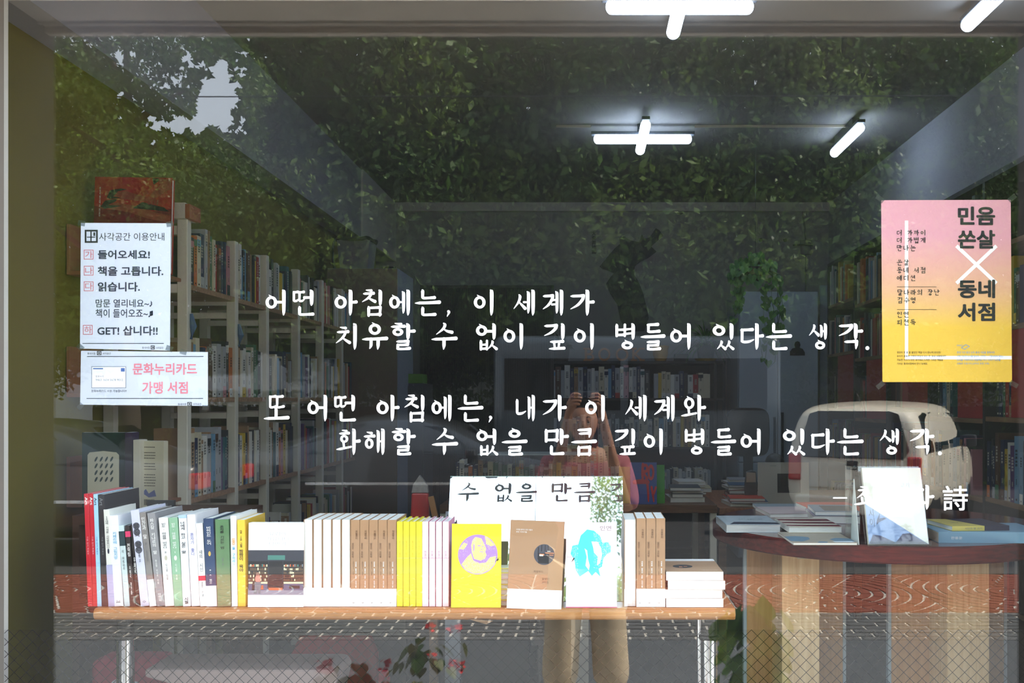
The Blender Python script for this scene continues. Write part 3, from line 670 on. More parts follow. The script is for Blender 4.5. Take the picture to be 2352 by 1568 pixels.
for (xt, xb, wd, yt, dp, cn, rgb, lab, txt, bd) in BK:
    t = wd * kB * .97; h = (1394 - yt) * kB; ang = math.atan2(xb - xt, 1394 - yt)
    Y = YB0 - .001 + random.random() * .003
    root = thing('magazine' if 'magazine' in lab else 'paperback_book', lab, 'magazine' if 'magazine' in lab else 'book', ((xb - CX) * kB, Y, BZ), (0, -ang, 0), 'books standing spine out on the window bench')
    book_parts(root, t, dp, h, cmat(cn, rgb))
    if bd:
        m = mat('band_' + bd[0], bd[1], .5); band(root, t, dp, h * bd[2], h * bd[3], m, 'colour_field')
    for (s_, m, z1_, z0_, wf_, up) in txt: vtext(root, s_, m, t / 2, h * z1_, h * z0_, t * wf_, bool(up))
    if cn == 'lilac':
        b = MB()
        for k, zc in enumerate((.835, .77, .645, .585)): b.lathe([(.0001, 0), (t * .42, 0), (t * .42, .0002), (.0001, .0002)], 20, 0, Matrix.Translation((t / 2, -.0004, h * zc)) @ Matrix.Rotation(R(90), 4, 'X'))
        b.build('title_dot', mat('dots', (90, 92, 104), .6), root)
    if cn in ('white_b', 'sage', 'navy', 'ivory_a'):
        b = MB(); zc = {'white_b': .545, 'sage': .545, 'navy': .60, 'ivory_a': .57}[cn]
        b.prism([(t / 2 + t * .16 * math.sin(a) * (1 if cn != 'navy' else .8), h * zc + h * .028 * math.cos(a)) for a in [R(30 * k) for k in range(12)]], -.0007, -.0004)
        b.build('emblem', {'white_b': mat('em1', (206, 200, 180), .6), 'sage': W_, 'navy': mat('em2', (224, 184, 90), .6), 'ivory_a': M_inkb}[cn], root)
    if cn == 'black_a':
        b = MB()
        for k in range(26):
            a, c = random.uniform(.1, .9), random.uniform(.1, .95)
            b.add([(t + .0003, dp * a, h * c), (t + .0003, dp * a + .002, h * c), (t + .0003, dp * a + random.uniform(-.01, .02), h * (c - .08))], [(0, 1, 2)])
        b.build('cover_sketch', mat('sketch', (96, 96, 104), .6), root, kind='stuff')
    if cn == 'moss': MB().box(-.0012, -.0016, .0, t + .0012, dp + .001, h + .0012).build('shrink_wrap', M_cello, root)
    if cn == 'black_pink' or cn == 'lilac': pass
# dark cover standing behind the short ones, its lettering just showing
r_ = thing('paperback_book', 'black-covered book facing the window behind the short paperbacks', 'book', ((268 - CX) * kB, .20, BZ), (R(-4), 0, 0), 'books standing spine out on the window bench')
MB().box(0, 0, 0, .068, .012, .236).build('cover', cmat('black_c', (30, 32, 36)), r_, bevel=.0006)
write('LIKE', M_inkg, r_, (.040, -.0005, .222), width=.026, height=.009, name='cover_title')

# storefront photo book facing out
def cover_book(name, lab, x0, x1, y0, y1, cm, t, Yb, back, roll=0., hard=False, grp=None, pages=M_page):
    L = D + Yb; k = L / F; wd = (x1 - x0) * k; h = (y1 - y0) * k
    root = thing(name, lab, 'book', ((x0 - CX) * k, Yb, BZ), (R(-back), roll, 0), grp)
    c = .002 if hard else .0008; b = MB()
    b.box(0, 0, 0, wd, c, h).box(0, t - c, 0, wd, t, h).box(0, c, 0, c, t - c, h); b.build('cover', cm, root, bevel=.0003, bseg=1)
    g = .003 if hard else .0008; b = MB(); n = max(4, int(t / .0018)); q = (t - 2 * c) / n
    for i in range(n): b.box(c, c + q * i, g, wd - g - random.random() * .0008, c + q * (i + .95), h - g - random.random() * .0004)
    b.build('pages', pages, root)
    return root, wd, h
FG = 'books facing out on the window bench'
pb, wd, h = cover_book('photo_book', 'white book with a cover photograph of a bookshop front and a woman in pink', 569, 697, 1204, 1397, W_, .022, .045, 2, 0, False, FG)
def cb(b, u0, v0, u1, v1, mi, e): return b.box(wd * u0, -e, h * (1 - v1), wd * u1, -e + .0001, h * (1 - v0), mi)
PMs = [mat('ph_slate', (52, 56, 68), .5), mat('ph_black', (24, 26, 32), .5), mat('ph_wood', (96, 72, 52), .5), mat('ph_teal', (70, 128, 118), .5), mat('ph_curb', (140, 140, 156), .5), mat('ph_blue', (86, 92, 120), .5), mat('ph_stone', (196, 192, 205), .5), mat('ph_cream', (228, 220, 180), .5), mat('ph_pink', (232, 142, 126), .5), mat('ph_tan', (196, 104, 66), .5), mat('ph_print', (120, 124, 132), .5), mat('ph_hair', (150, 110, 96), .5)]
b = MB()
cb(b, 0, .325, 1, .455, 0, .0002); cb(b, 0, .455, 1, .80, 1, .0002); cb(b, 0, .78, 1, .855, 4, .00022)
cb(b, .35, .385, .66, .44, 3, .0003)
for u0, u1 in ((.01, .35), (.64, .99)):
    for k in range(5):
        v = .49 + k * .042
        cb(b, u0, v + .030, u1, v + .034, 2, .0003)
        nbk = 13
        for q in range(nbk):
            if random.random() < .85: cb(b, u0 + (u1 - u0) * q / nbk, v + random.random() * .010, u0 + (u1 - u0) * (q + .8) / nbk, v + .030, random.choice([2, 2, 7, 9, 10, 3] if k == 0 else [2, 2, 2, 7]), .00028)
    cb(b, u0, .70, u1, .725, 7, .0003); cb(b, u0, .722, u1, .80, 5, .0003)
cb(b, .74, .745, .93, .78, 1, .0004)
cb(b, .37, .77, .62, .80, 9, .00035); cb(b, .36, .455, .37, .79, 0, .0003); cb(b, .62, .455, .63, .79, 0, .0003)
b.build('cover_photograph', PMs, pb)
b = MB()   # the figure in the photograph
def blob(b, cu, cv, ru, rv, mi, e, n=14): b.prism([(wd * (cu + ru * math.cos(2 * math.pi * k / n)), h * (1 - cv) + h * rv * math.sin(2 * math.pi * k / n)) for k in range(n)], -e, -e + .0001, 'y', mi)
blob(b, .175, .607, .033, .021, 11, .0006); blob(b, .18, .665, .052, .050, 8, .0005)
b.prism([(wd * u, h * (1 - v)) for u, v in ((.125, .70), (.235, .70), (.225, .84), (.185, .84), (.18, .75), (.165, .84), (.105, .84))], -.0006, -.0005, 'y', 10)
b.prism([(wd * u, h * (1 - v)) for u, v in ((.24, .74), (.275, .74), (.28, .79), (.23, .79))], -.0007, -.0006, 'y', 9)
b.prism([(wd * u, h * (1 - v)) for u, v in ((.085, .70), (.12, .70), (.12, .80), (.07, .80))], -.0007, -.0006, 'y', 1)
b.build('printed_figure', PMs, pb)
GP = mat('print_lightgrey', (196, 198, 200), .6)
for s_, v, w2 in (('유럽의', .13, .3), ('커뮤니티', .19, .4), ('탐방기', .25, .3)): write(s_, GP, pb, (wd * .52, -.0003, h * (1 - v)), width=wd * w2, height=h * .04, name='cover_title')
write('유럽 책방 문화', GP, pb, (wd * .86, -.0003, h * .06), width=wd * .18, height=h * .02, name='cover_title')

# brown novels
BR = cmat('kraft', (176, 137, 102), .6)
for k in range(5):
    xb = 697.5 + k * 21.6
    t = 20.6 * kB; h = 200 * kB
    root = thing('paperback_book', f'kraft-brown novel with page edges out and white foot band, {ORD[k]} after the storefront photo book', 'book', ((xb - CX) * kB, YB0, BZ), (0, 0, 0), 'kraft-brown novels on the bench')
    book_parts(root, t, .135, h, BR, pages_out=True); band(root, t, .135, 0, h * .215, W_)
def brown_spine(xb, wpx, hpx, lab, Y=YB0):
    t = wpx * kB; h = hpx * kB
    root = thing('paperback_book', lab, 'book', ((xb - CX) * kB, Y, BZ), (0, 0, 0), 'kraft-brown novels on the bench')
    book_parts(root, t, .135, h, BR); band(root, t, .135, 0, h * .205, W_)
    i2 = mat('kraft_ink', (120, 86, 60), .6)
    vtext(root, '처음부터', i2, t * .66, h * .88, h * .775, t * .24); vtext(root, '알았던 것처럼', i2, t * .24, h * .735, h * .565, t * .24)
    vtext(root, '사랑을 말하던 모든 이야기들', W_, t * .60, h * .52, h * .22, t * .17); vtext(root, '젊은작가 장편', i2, t * .3, h * .52, h * .36, t * .12)
    vtext(root, '그책', M_inkg, t * .3, h * .055, h * .04, t * .28, up=False)
    return root
for k in range(5): brown_spine(805.5 + k * 21.1, 20.2, 199, f'kraft-brown novel spine with white foot band, {ORD[k]} in the row before the yellow spines')
# slim yellow and pink hardcovers
YC = cmat('lemon', (248, 232, 60), .35); PC = cmat('blush', (250, 226, 234), .35); PE = mat('rose_edge', (226, 110, 150), .5)
for k in range(8):
    yel = k < 4; xb = (911.5 + k * 14.8) if yel else (970 + (k - 4) * 15.6)
    t = 13.6 * kB; h = 195 * kB
    root = thing('hardcover_book', (f'slim lemon-yellow hardcover spine, {ORD[k]} of the four yellow ones' if yel else f'slim pale pink hardcover spine, {ORD[k - 4]} of the four pink ones'), 'book', ((xb - CX) * kB, YB0, BZ), (0, 0, 0), 'slim hardcovers in the bench row')
    book_parts(root, t, .11, h, YC if yel else PC, hard=True)
    vtext(root, '달나라의 장난' if yel else '인연', mat('yel_ink', (214, 190, 40), .6) if yel else mat('pk_ink', (200, 170, 180), .6), t * .5, h * (.78 if yel else .66), h * .58, t * .3)
    MB().box(-.0003, -.0004, h * .570, t + .0003, .06, h * .573).build('band_edge', mat('band_line', (205, 196, 140), .6) if yel else PE, root)
    if not yel: MB().box(t, .0015, 0, t + .0003, .11, h).build('cover_side', PE, root)

# lemon cover with a round portrait
def disc(b, cx, cz, r, mi, e, n=40, sq=1.): return b.prism([(cx + r * math.cos(2 * math.pi * k / n), cz + r * sq * math.sin(2 * math.pi * k / n)) for k in range(n)], -e, -e + .00008, 'y', mi)
def spots(b, cx, cz, r, mi, e, n, sz, clip):
    for _ in range(n):
        a = random.random() * 6.283; q = r * math.sqrt(random.random()); x, z = cx + q * math.cos(a), cz + q * math.sin(a)
        if clip((x - cx) / r, (z - cz) / r):
            s_ = sz * random.uniform(.5, 1.2); b.add([(x - s_, -e, z), (x, -e, z - s_), (x + s_, -e, z), (x, -e, z + s_)], [(0, 1, 2, 3)], mi)
yb, wd, h = cover_book('hardcover_book', 'lemon-yellow hardcover facing out with a round violet portrait', 1036, 1150, 1195, 1386, YC, .012, .040, 4.5, 0, True, FG)
b = MB(); VI = mat('violet_print', (188, 142, 220), .6); YL = mat('pale_lemon_print', (246, 238, 140), .6)
cxp, czp, rp = wd * .53, h * .633, wd * .40
disc(b, cxp, czp, rp, 0, .0002)
def pg(b, pts, mi, e): b.prism([(cxp + rp * x, czp + rp * z) for x, z in pts], -e, -e + .00006, 'y', mi)
# turned-up face in profile over a broad shoulder, as loose blots of pale print
pg(b, [(-.12, .88), (.18, .80), (.30, .55), (.42, .30), (.38, .12), (.44, -.02), (.36, -.22), (.12, -.30), (-.18, -.22), (-.30, .10), (-.34, .45), (-.28, .72)], 1, .0003)
pg(b, [(-.82, -.50), (-.58, -.18), (-.34, .06), (-.24, -.28), (.10, -.44), (.42, -.40), (.62, -.14), (.92, -.08), (.86, -.46), (.62, -.76), (.2, -.96), (-.2, -.96), (-.6, -.78)], 1, .0003)
pg(b, [(.35, .95), (.62, .74), (.86, .46), (.66, .42), (.42, .52)], 1, .00025)
pg(b, [(-.95, .28), (-.70, .60), (-.52, .52), (-.72, .24)], 1, .00025)
for x0, z0, sx, sz in ((.06, .44, .09, .03), (.24, .40, .04, .025), (.17, .14, .10, .02), (.20, .26, .02, .05), (-.2, .35, .03, .2)):
    pg(b, [(x0 + sx * math.cos(a), z0 + sz * math.sin(a)) for a in [R(36 * k) for k in range(10)]], 0, .0004)
spots(b, cxp, czp, rp, 0, .00045, 1500, .0006, lambda x, z: (abs(x) + z * .3 > .25) or z < -.3)
spots(b, cxp, czp, rp, 1, .00045, 700, .0006, lambda x, z: z > .2 and x > .3 or x < -.5 and z > -.1 or (x > .1 and -.4 < z < 0))
b.build('portrait_print', [VI, YL], yb)
write('달나라의 장난', mat('lem_ink', (206, 196, 90), .6), yb, (wd * .48, -.0003, h * .945), width=wd * .48, height=h * .05, name='cover_title')
write('김수영 시집', mat('lem_ink', (206, 196, 90), .6), yb, (wd * .52, -.0003, h * .895), width=wd * .24, height=h * .022, name='cover_title')
b = MB(); b.box(wd * .86, -.0004, h * .595, wd, -.0002, h * .597); b.prism([(wd * .87, h * .535), (wd * .94, h * .59), (wd * .955, h * .575), (wd * .93, h * .55), (wd * .92, h * .565)], -.0006, -.0005); b.build('band_mark', M_ink, yb)
# kraft cover facing out, a bit turned
kb_, wd, h = cover_book('paperback_book', 'kraft-brown novel facing out with a round dark photo and white band', 1164, 1289, 1189, 1390, BR, .020, .036, 5, R(2.2), False, FG)
b = MB(); b.box(-.0003, -.0004, -.0003, wd + .0003, -.0001, h * .22); b.box(wd, -.0004, 0, wd + .0003, .019, h * .22); b.build('paper_band', W_, kb_)
b = MB(); PH = [mat('ph_black', (24, 26, 32)), mat('ph_lamp', (230, 150, 110), .5), mat('ph_dim', (74, 74, 84), .5), mat('ph_glow', (240, 236, 220), .5)]
cxp, czp, rp = wd * .645, h * .62, wd * .19
disc(b, cxp, czp, rp, 2, .0003)
for (x0, z0, x1, z1_, mi) in ((-.62, -.5, -.52, .7, 0), (-.30, .3, -.22, .92, 0), (.05, .34, .11, .93, 0), (.35, .30, .42, .85, 0), (-.6, .0, .85, .12, 0), (-.55, -.85, .5, -.1, 0), (.1, .12, .95, .2, 1), (.3, .3, .6, .36, 3), (-.45, -.1, .0, .06, 1), (-.45, -.16, -.1, -.02, 3), (.5, -.05, .9, .02, 1)):
    b.box(cxp + rp * x0, -.0004 - .00002 * mi, czp + rp * z0, cxp + rp * x1, -.0003, czp + rp * z1_, mi)
b.build('round_photo', PH, kb_)
for s_, z_, x_, w2, h2, m in (('사랑을 말하던 모든 이들의', .895, .26, .30, .018, W_), ('모든 이야기들', .868, .21, .20, .018, W_), ('처음부터', .425, .55, .17, .026, mat('kraft_ink', (120, 86, 60))), ('알았던', .345, .69, .13, .026, mat('kraft_ink', (120, 86, 60))), ('것처럼', .305, .685, .12, .026, mat('kraft_ink', (120, 86, 60))), ('그책', .035, .84, .04, .014, M_inkg)):
    write(s_, m, kb_, (wd * x_, -.0006, h * z_), width=wd * w2, height=h * h2, name='cover_title')
# blush cover with cyan figure
pk, wd, h = cover_book('hardcover_book', 'pale pink hardcover facing out with a cyan portrait', 1300, 1417, 1194, 1388, PC, .012, .040, 4.5, 0, True, FG)
b = MB(); CY_ = mat('cyan_print', (60, 214, 240), .6); PK2 = mat('pale_pink_print', (252, 236, 242), .6)
cxp, czp, rp = wd * .50, h * .62, wd * .42
pg(b, [(-.98, .05), (-.90, .42), (-.62, .48), (-.50, .90), (-.20, 1.18), (.12, 1.12), (.40, .88), (.52, .55), (.78, .60), (.92, .38), (.90, .12), (.70, .02), (.55, -.2), (.50, -.55), (.34, -.66), (.42, -1.02), (.20, -.80), (.02, -.98), (-.15, -.75), (-.55, -1.02), (-.74, -.70), (-.78, -.30)], 0, .0002)
pg(b, [(-.32, .30), (-.22, -.1), (-.28, -.5), (-.12, -.72), (-.08, -.5), (-.16, -.2), (-.2, .2)], 1, .0003)
pg(b, [(.0, .62), (.30, .60), (.46, .30), (.50, .0), (.40, -.40), (.26, -.5), (.3, -.1), (.12, .1), (.08, .35)], 1, .0003)
spots(b, cxp, czp, rp * 1.05, 1, .00045, 1500, .0006, lambda x, z: (x > .1 and z > -.6) or abs(x) > .6)
spots(b, cxp, czp, rp * .9, 0, .0005, 500, .0006, lambda x, z: x > .1 and -.5 < z < .5)
b.build('portrait_print', [CY_, PK2], pk)
write('인연', M_inkg, pk, (wd * .78, -.0003, h * .935), width=wd * .22, height=h * .055, name='cover_title')
b = MB(); b.box(0, -.0004, h * .592, wd * .16, -.0002, h * .594); b.prism([(wd * .10, h * .53), (wd * .17, h * .575), (wd * .155, h * .59), (wd * .15, h * .56)], -.0006, -.0005); b.build('band_mark', M_ink, pk)
MB().box(-.0002, -.0003, 0, wd, .0118, .0022).build('cover_edge', PE, pk)
# four more kraft novels, the first with its pages out
t = 27 * kB; h = 200 * kB
root = thing('paperback_book', 'kraft-brown novel with fanned page edges out, beside the pink cover', 'book', ((1434 - CX) * kB, YB0, BZ), (0, 0, 0), 'kraft-brown novels on the bench')
book_parts(root, t, .135, h, BR, pages_out=True)
MB().box(.0, -.0005, 0, .0075, .001, h * .2).build('paper_band', W_, root)
for k in range(3): brown_spine(1462 + k * 22.2, 21.2, 203, f'kraft-brown novel spine near the bench end, {ORD[k]} after the fanned pages', YB0 - .004)
# lying pile
for k in range(4):
    t = .0205; dx = [0, -.002, .004, 0][k]
    root = thing('paperback_book', ['kraft-brown novel lying lowest in the pile at the bench end', 'kraft-brown novel lying second from the bottom of the bench pile', 'kraft-brown novel lying under the top one of the bench pile', 'kraft-brown novel on top of the bench pile, round photo showing'][k], 'book', ((1530 - CX) * kB + dx, .045, BZ + k * (t + .0006)), (0, 0, [0, R(.6), R(-1), R(0)][k]), 'kraft-brown novels on the bench')
    wd, dp = 130 * kB, .185
    b = MB(); b.prism([(0, 0), (dp, 0), (dp, t), (0, t), (0, t - .001), (dp - .001, t - .001), (dp - .001, .001), (0, .001)], 0, wd, 'x'); b.build('cover', BR, root)
    b = MB(); n = 8
    for i in range(n): b.box(.0008, .0006 + random.random() * .0005, .0012 + (t - .0024) * i / n, wd - .0008, dp - .0015, .0012 + (t - .0024) * (i + .93) / n)
    b.build('pages', M_pageh, root)
    b = MB(); b.box(-.0003, -.0004, 0, wd * 1.0 + .0003, .0004, t); b.build('paper_band', W_, root)
    if k == 3:
        b = MB(); b.lathe([(.0001, t + .0002), (.024, t + .0002), (.024, t + .0004), (.0001, t + .0004)], 28, 0, Matrix.Translation((wd * .34, .075, 0))); b.build('round_photo', PH[0], root)
        b = MB(); b.box(wd * .27, .062, t + .0004, wd * .33, .07, t + .0006); b.box(wd * .36, .07, t + .0004, wd * .42, .074, t + .0006); b.build('photo_highlight', PH[1], root)
        write('사랑을 말하던 모든 이야기들', W_, root, (wd * .78, .02, t + .0004), width=wd * .28, height=.004, rot=(0, 0, 0), name='cover_title')
        b = MB(); b.box(-.0003, .155, t + .0001, wd, dp, t + .0004); b.build('paper_band', W_, root)

# tilted mirror behind the facing covers, two panes
mt = thing('mirror', 'frameless two-pane mirror leaning back behind the facing covers', 'mirror', ((1035 - CX) / F * 2.53, .114, bz + .001), (R(-19.2), 0, 0))
wm = .437; hm = .312; ws = wm * .497
MB().box(0, 0, 0, ws - .0006, .005, hm).build('mirror_pane', M_mirror, mt)
MB().box(ws + .0006, 0, 0, wm, .005, hm).build('mirror_pane', M_mirror, mt)
MB().box(0, -.0005, hm, wm, .0055, hm + .0015).build('mirror_edge', mat('glass_edge_green', (150, 176, 170), .2), mt)
# things glimpsed between the covers: mug and stacked slim books
mg = thing('mug', 'pale blue mug behind the pink cover', 'mug', ((1436 - CX) / F * 2.5, .195, BZ), group=None)
b = MB(); b.lathe([(.0001, 0), (.030, 0), (.034, .012), (.036, .085), (.033, .085), (.031, .012), (.0001, .008)], 28); b.build('mug_body', mat('mug_blue', (110, 160, 190), .25), mg, smooth=True)
b = MB(); b.tube([(.034, 0, .068), (.055, 0, .066), (.062, 0, .045), (.052, 0, .024), (.033, 0, .02)], .005, 10); b.build('handle', mat('mug_blue', (110, 160, 190)), mg, smooth=True)
for k in range(7):
    root = thing('hardcover_book', f'slim hardcover lying behind the lemon cover, {ORD[k]} from the bench up', 'book', ((1140 - CX) * kB, .062, BZ + k * .0128), (0, 0, R([0, 2, -1, 1, -2, 1, 3][k])), 'slim hardcovers piled behind the facing covers')
    b = MB(); b.prism([(0, 0), (.045, 0), (.045, .0125), (0, .0125), (0, .0108), (.043, .0108), (.043, .0017), (0, .0017)], 0, .085, 'x'); b.build('cover', YC if k in (1, 3, 6) else PC if k == 5 else cmat('ivory_b', (214, 206, 170)), root)
    b = MB(); b.box(.002, .002, .0018, .083, .043, .0107); b.build('pages', M_pageh, root)

# ---------------------------------------------------------------- round table
TZ = .835; TX, TY, TR = .858, .62, .48
tb = thing('round_table', 'round mahogany table on pine board legs at the window', 'table', (TX, TY, 0))
b = MB(); b.lathe([(.0001, TZ - .045), (TR - .004, TZ - .045), (TR, TZ - .041), (TR, TZ - .003), (TR - .003, TZ), (.0001, TZ)], 96)
b.build('tabletop', M_mahog, tb, smooth=True)
b = MB(); b.lathe([(.0001, TZ + .00035), (TR - .004, TZ + .00035), (TR - .004, TZ + .0001)], 96); b.build('polished_surface', M_mtop, tb)
zt = TZ - .045
def lx(x, L): return (x - CX) / F * L - TX
for (xa, xb, ca, cb_, nm) in ((1715, 1936, 1796, 1882, 0), (2047, 2306, 2176, 2272, 1)):
    Lw, Lf = 2.80, 2.66
    b = MB(); b.box(lx(xa, Lw), Lw - D - TY, 0, lx(xb, Lw), Lw - D - TY + .018, zt); wide = b.build('leg', M_pine2, tb, bevel=.0008, bseg=1)
    b = MB(); b.box(lx(ca, Lf), Lf - D - TY, 0, lx(cb_, Lf), Lf - D - TY + .018, zt).box(lx(ca, Lf), Lf - D - TY + .018, 0, lx(ca, Lf) + .018, Lw - D - TY, zt)
    leg = b.build('leg', M_pine, tb, bevel=.0008, bseg=1)
    for xx in ((xa - 7, xa), (xb, xb + 7)):
        b = MB(); b.box(lx(xx[0], Lw), Lw - D - TY - .001, 0, lx(xx[1], Lw), Lw - D - TY + .0185, zt); b.build('edge_strip', mat('pale_edge', (168, 184, 192), .5), wide)
    b = MB(); bx = lx(1848 if not nm else 2286, Lf); b.box(bx - .020, Lf - D - TY - .003 - .0, zt - .018, bx + .020, Lf - D - TY - .0002, zt)
    br = b.build('bracket', M_steel, tb, bevel=.0006, bseg=1)
    for q in (-.013, 0, .013):
        b = MB(); b.lathe([(.0001, 0), (.0045, 0), (.003, .002), (.0001, .0025)], 12, 0, Matrix.Translation((bx + q, Lf - D - TY - .003, zt - (.009 if q else .006))) @ Matrix.Rotation(R(90), 4, 'X')); b.build('screw', M_chrome, br, smooth=True)
    for q, zz in ((.6, .70), (.9, .69), (.75, .55), (.85, .5)):
        b = MB(); b.lathe([(.0001, 0), (.0028, 0), (.0001, .0008)], 10, 0, Matrix.Translation((lx(xa + (xb - xa) * q, Lw), Lw - D - TY - .0002, zz)) @ Matrix.Rotation(R(90), 4, 'X')); b.build('screw', mat('screw_brown', (120, 84, 56), .5), wide)
def OT(x, y, z=TZ):
    L = (H - z) * F / (y - CY); return Vector(((x - CX) / F * L, L - D, z))
def lying(name, lab, p, w_, dp, t, cm, yaw=0., z=TZ, soft=True, pages=M_pageh, spine=False, grp='books lying on the round table'):
    """closed book lying flat, front edge centred left corner at p; spine=True puts the spine to the front"""
    root = thing(name, lab, 'book', (p[0], p[1], z + .0004), (0, 0, R(yaw)), grp)
    c = .0012 if soft else .002; b = MB()
    if spine: b.prism([(0, 0), (dp, 0), (dp, c), (c, c), (c, t - c), (dp, t - c), (dp, t), (0, t)], 0, w_, 'x')
    else: b.prism([(0, 0), (dp, 0), (dp, t), (0, t), (0, t - c), (dp - c, t - c), (dp - c, c), (0, c)], 0, w_, 'x')
    b.build('cover', cm, root, bevel=.0003, bseg=1)
    b = MB(); n = max(3, int((t - 2 * c) / .0018)); q = (t - 2 * c) / n
    for i in range(n):
        e = random.random() * .0006
        b.box(.0012, (c if spine else .001 + e), c + q * i, w_ - .0012, dp - (.002 + e if spine else c), c + q * (i + .94))
    b.build('pages', pages, root); return root
p = OT(1668, 1223)
r1 = lying('paperback_book', 'thick cellophane-wrapped book with a navy band, at the table edge', p, .148, .21, .0215, cmat('pale_aqua', (206, 218, 224)))
b = MB(); b.prism([(.012, .012), (.148, .008), (.148, .045), (.1, .055), (.03, .06)], .0216, .0219, 'z'); b.build('cover_band', mat('navy_print', (38, 42, 66), .5), r1)
write('산다는 것', M_inkg, r1, (.085, .12, .0219), width=.07, height=.018, rot=(0, 0, 0), name='cover_title')
b = MB(); vs0 = [(-.004, -.004, 0), (.152, -.003, 0), (.153, .213, .0), (-.012, .214, 0), (.0, -.002, .023), (.150, -.002, .0232), (.149, .212, .0235), (.004, .212, .024)]
b.add(vs0, [(4, 5, 6, 7), (0, 1, 5, 4), (1, 2, 6, 5), (3, 0, 4, 7)])
b.add([(-.004, -.004, .0), (-.030, .02, .006), (-.022, .09, .014), (-.034, .15, .003), (-.012, .214, 0), (.004, .212, .024), (0, -.002, .023)], [(0, 6, 1), (6, 5, 2), (6, 2, 1), (5, 3, 2), (5, 4, 3)])
b.build('cellophane_wrap', M_cello, r1)
p = OT(1822, 1252)
r2 = lying('map_book', 'thin book with a blue and sand map cover, front of the table', p, .160, .20, .006, cmat('map_sand', (184, 172, 152)), yaw=0, soft=True)
b = MB(); mb = mat('map_blue', (108, 140, 160), .5); ml = mat('map_line', (110, 100, 90), .5); mwh = mat('map_label', (226, 236, 242), .5)
for pts in ([(-.0, .03), (.03, .025), (.055, .06), (.06, .10), (.03, .12), (.0, .11)], [(.11, .03), (.16, .02), (.16, .075), (.125, .085), (.105, .06)], [(.06, .0), (.085, .0), (.09, .018), (.07, .022)]): b.prism(pts, .0061, .0063, 'z', 0)
for k in range(9): b.prism([(.0, .012 + .02 * k), (.16, .03 + .018 * k), (.16, .031 + .018 * k), (.0, .013 + .02 * k)], .0063, .0064, 'z', 1)
b.prism([(.106, .006), (.155, .006), (.152, .022), (.103, .022)], .0065, .0067, 'z', 2); b.build('cover_map', [mb, ml, mwh], r2)
p = OT(1812, 1223, TZ + .0068)
r3 = lying('paperback_book', 'cream book with maroon stripes overlapping the map book', p, .142, .20, .016, cmat('cream_a', (222, 214, 196)), z=TZ + .0064)
b = MB()
for k, (y0, y1) in enumerate(((.006, .036), (.066, .10), (.125, .165))): b.prism([(.0, y0 + .014), (.05, y0 + .004), (.142, y0), (.142, y1), (.05, y1 - .002), (.0, y1 + .002)], .0161, .0164, 'z')
b.build('cover_stripes', mat('maroon_print', (112, 26, 42), .45), r3)
p = OT(1872, 1200)
r4 = lying('paperback_book', 'lilac-grey book under plastic behind the maroon striped one', (.665, .60), .135, .20, .022, cmat('lilac_grey', (176, 164, 178)), yaw=-6); 
r5 = lying('paperback_book', 'blue-grey cover with a dark photograph on the lilac-grey book', (.672, .605), .128, .19, .012, cmat('blue_grey', (120, 138, 156)), yaw=-6, z=TZ + .0226)
b = MB(); b.prism([(.03, .02), (.12, .02), (.12, .16), (.03, .16)], .0121, .0123, 'z'); b.build('cover_photo', mat('dim_photo', (70, 62, 60), .5), r5)
r6 = lying('hardcover_book', 'orange-red spine with a purple emblem at the back of the round table', (.700, .845), .17, .14, .022, cmat('orange_red', (226, 78, 44)), yaw=2, spine=True, soft=False)
write('그들자신의 집', W_, r6, (.07, -.0005, .011), width=.06, height=.008, name='spine_title')
b = MB(); b.lathe([(.0001, 0), (.007, 0), (.007, .0004), (.0001, .0004)], 16, 0, Matrix.Translation((.022, -.0003, .009)) @ Matrix.Rotation(R(90), 4, 'X')); b.build('emblem', mat('violet_emblem', (96, 70, 150)), r6)
lying('paperback_book', 'white book with a coral edge lying beyond the wrapped one', (.565, .74), .14, .2, .012, cmat('coral_white', (214, 196, 196)), yaw=3)
lying('paperback_book', 'pale blue-grey book lying flat at the far rim of the table', (.56, .955), .16, .10, .01, cmat('pale_slate', (150, 164, 170)), yaw=-2)
p = OT(2156, 1247)
r7 = lying('hardcover_book', 'thick sky-blue hardcover lying with its spine to the window', p, .27, .19, .028, cmat('sky_blue', (128, 172, 198)), yaw=-1.5, spine=True, soft=False, pages=mat('page_tan', (206, 196, 178), .8))
write('한용운', W_, r7, (.045, -.0005, .013), width=.028, height=.007, name='spine_title')
b = MB(); b.box(-.0008, .002, .002, .0003, .188, .026); b.build('page_side', mat('page_tan', (206, 196, 178)), r7)
r8 = lying('paperback_book', 'yellow and navy poetry book on top of the sky-blue hardcover', (.93, .215, 0), .150, .15, .012, cmat('soft_yellow', (226, 208, 108)), yaw=5, z=TZ + .0288, spine=True)
b = MB(); b.box(.085, -.0004, -.0002, .1504, .0, .0123); b.prism([(.085, -.0004), (.1504, -.0004), (.1504, .15), (.05, .15)], .0121, .0124, 'z'); b.build('navy_part', mat('navy_print', (38, 42, 66)), r8)
write('시인의 말 고기', M_inkg, r8, (.055, -.0008, .006), width=.045, height=.005, name='spine_title')
write('고기', M_inkg, r8, (.04, .07, .0126), width=.03, height=.02, rot=(0, 0, 0), name='cover_title')
lying('paperback_book', 'white book with a dull red patch behind the sky-blue hardcover', (.93, .45), .20, .17, .012, cmat('patch_white', (190, 180, 176)), yaw=-8)
b = MB()
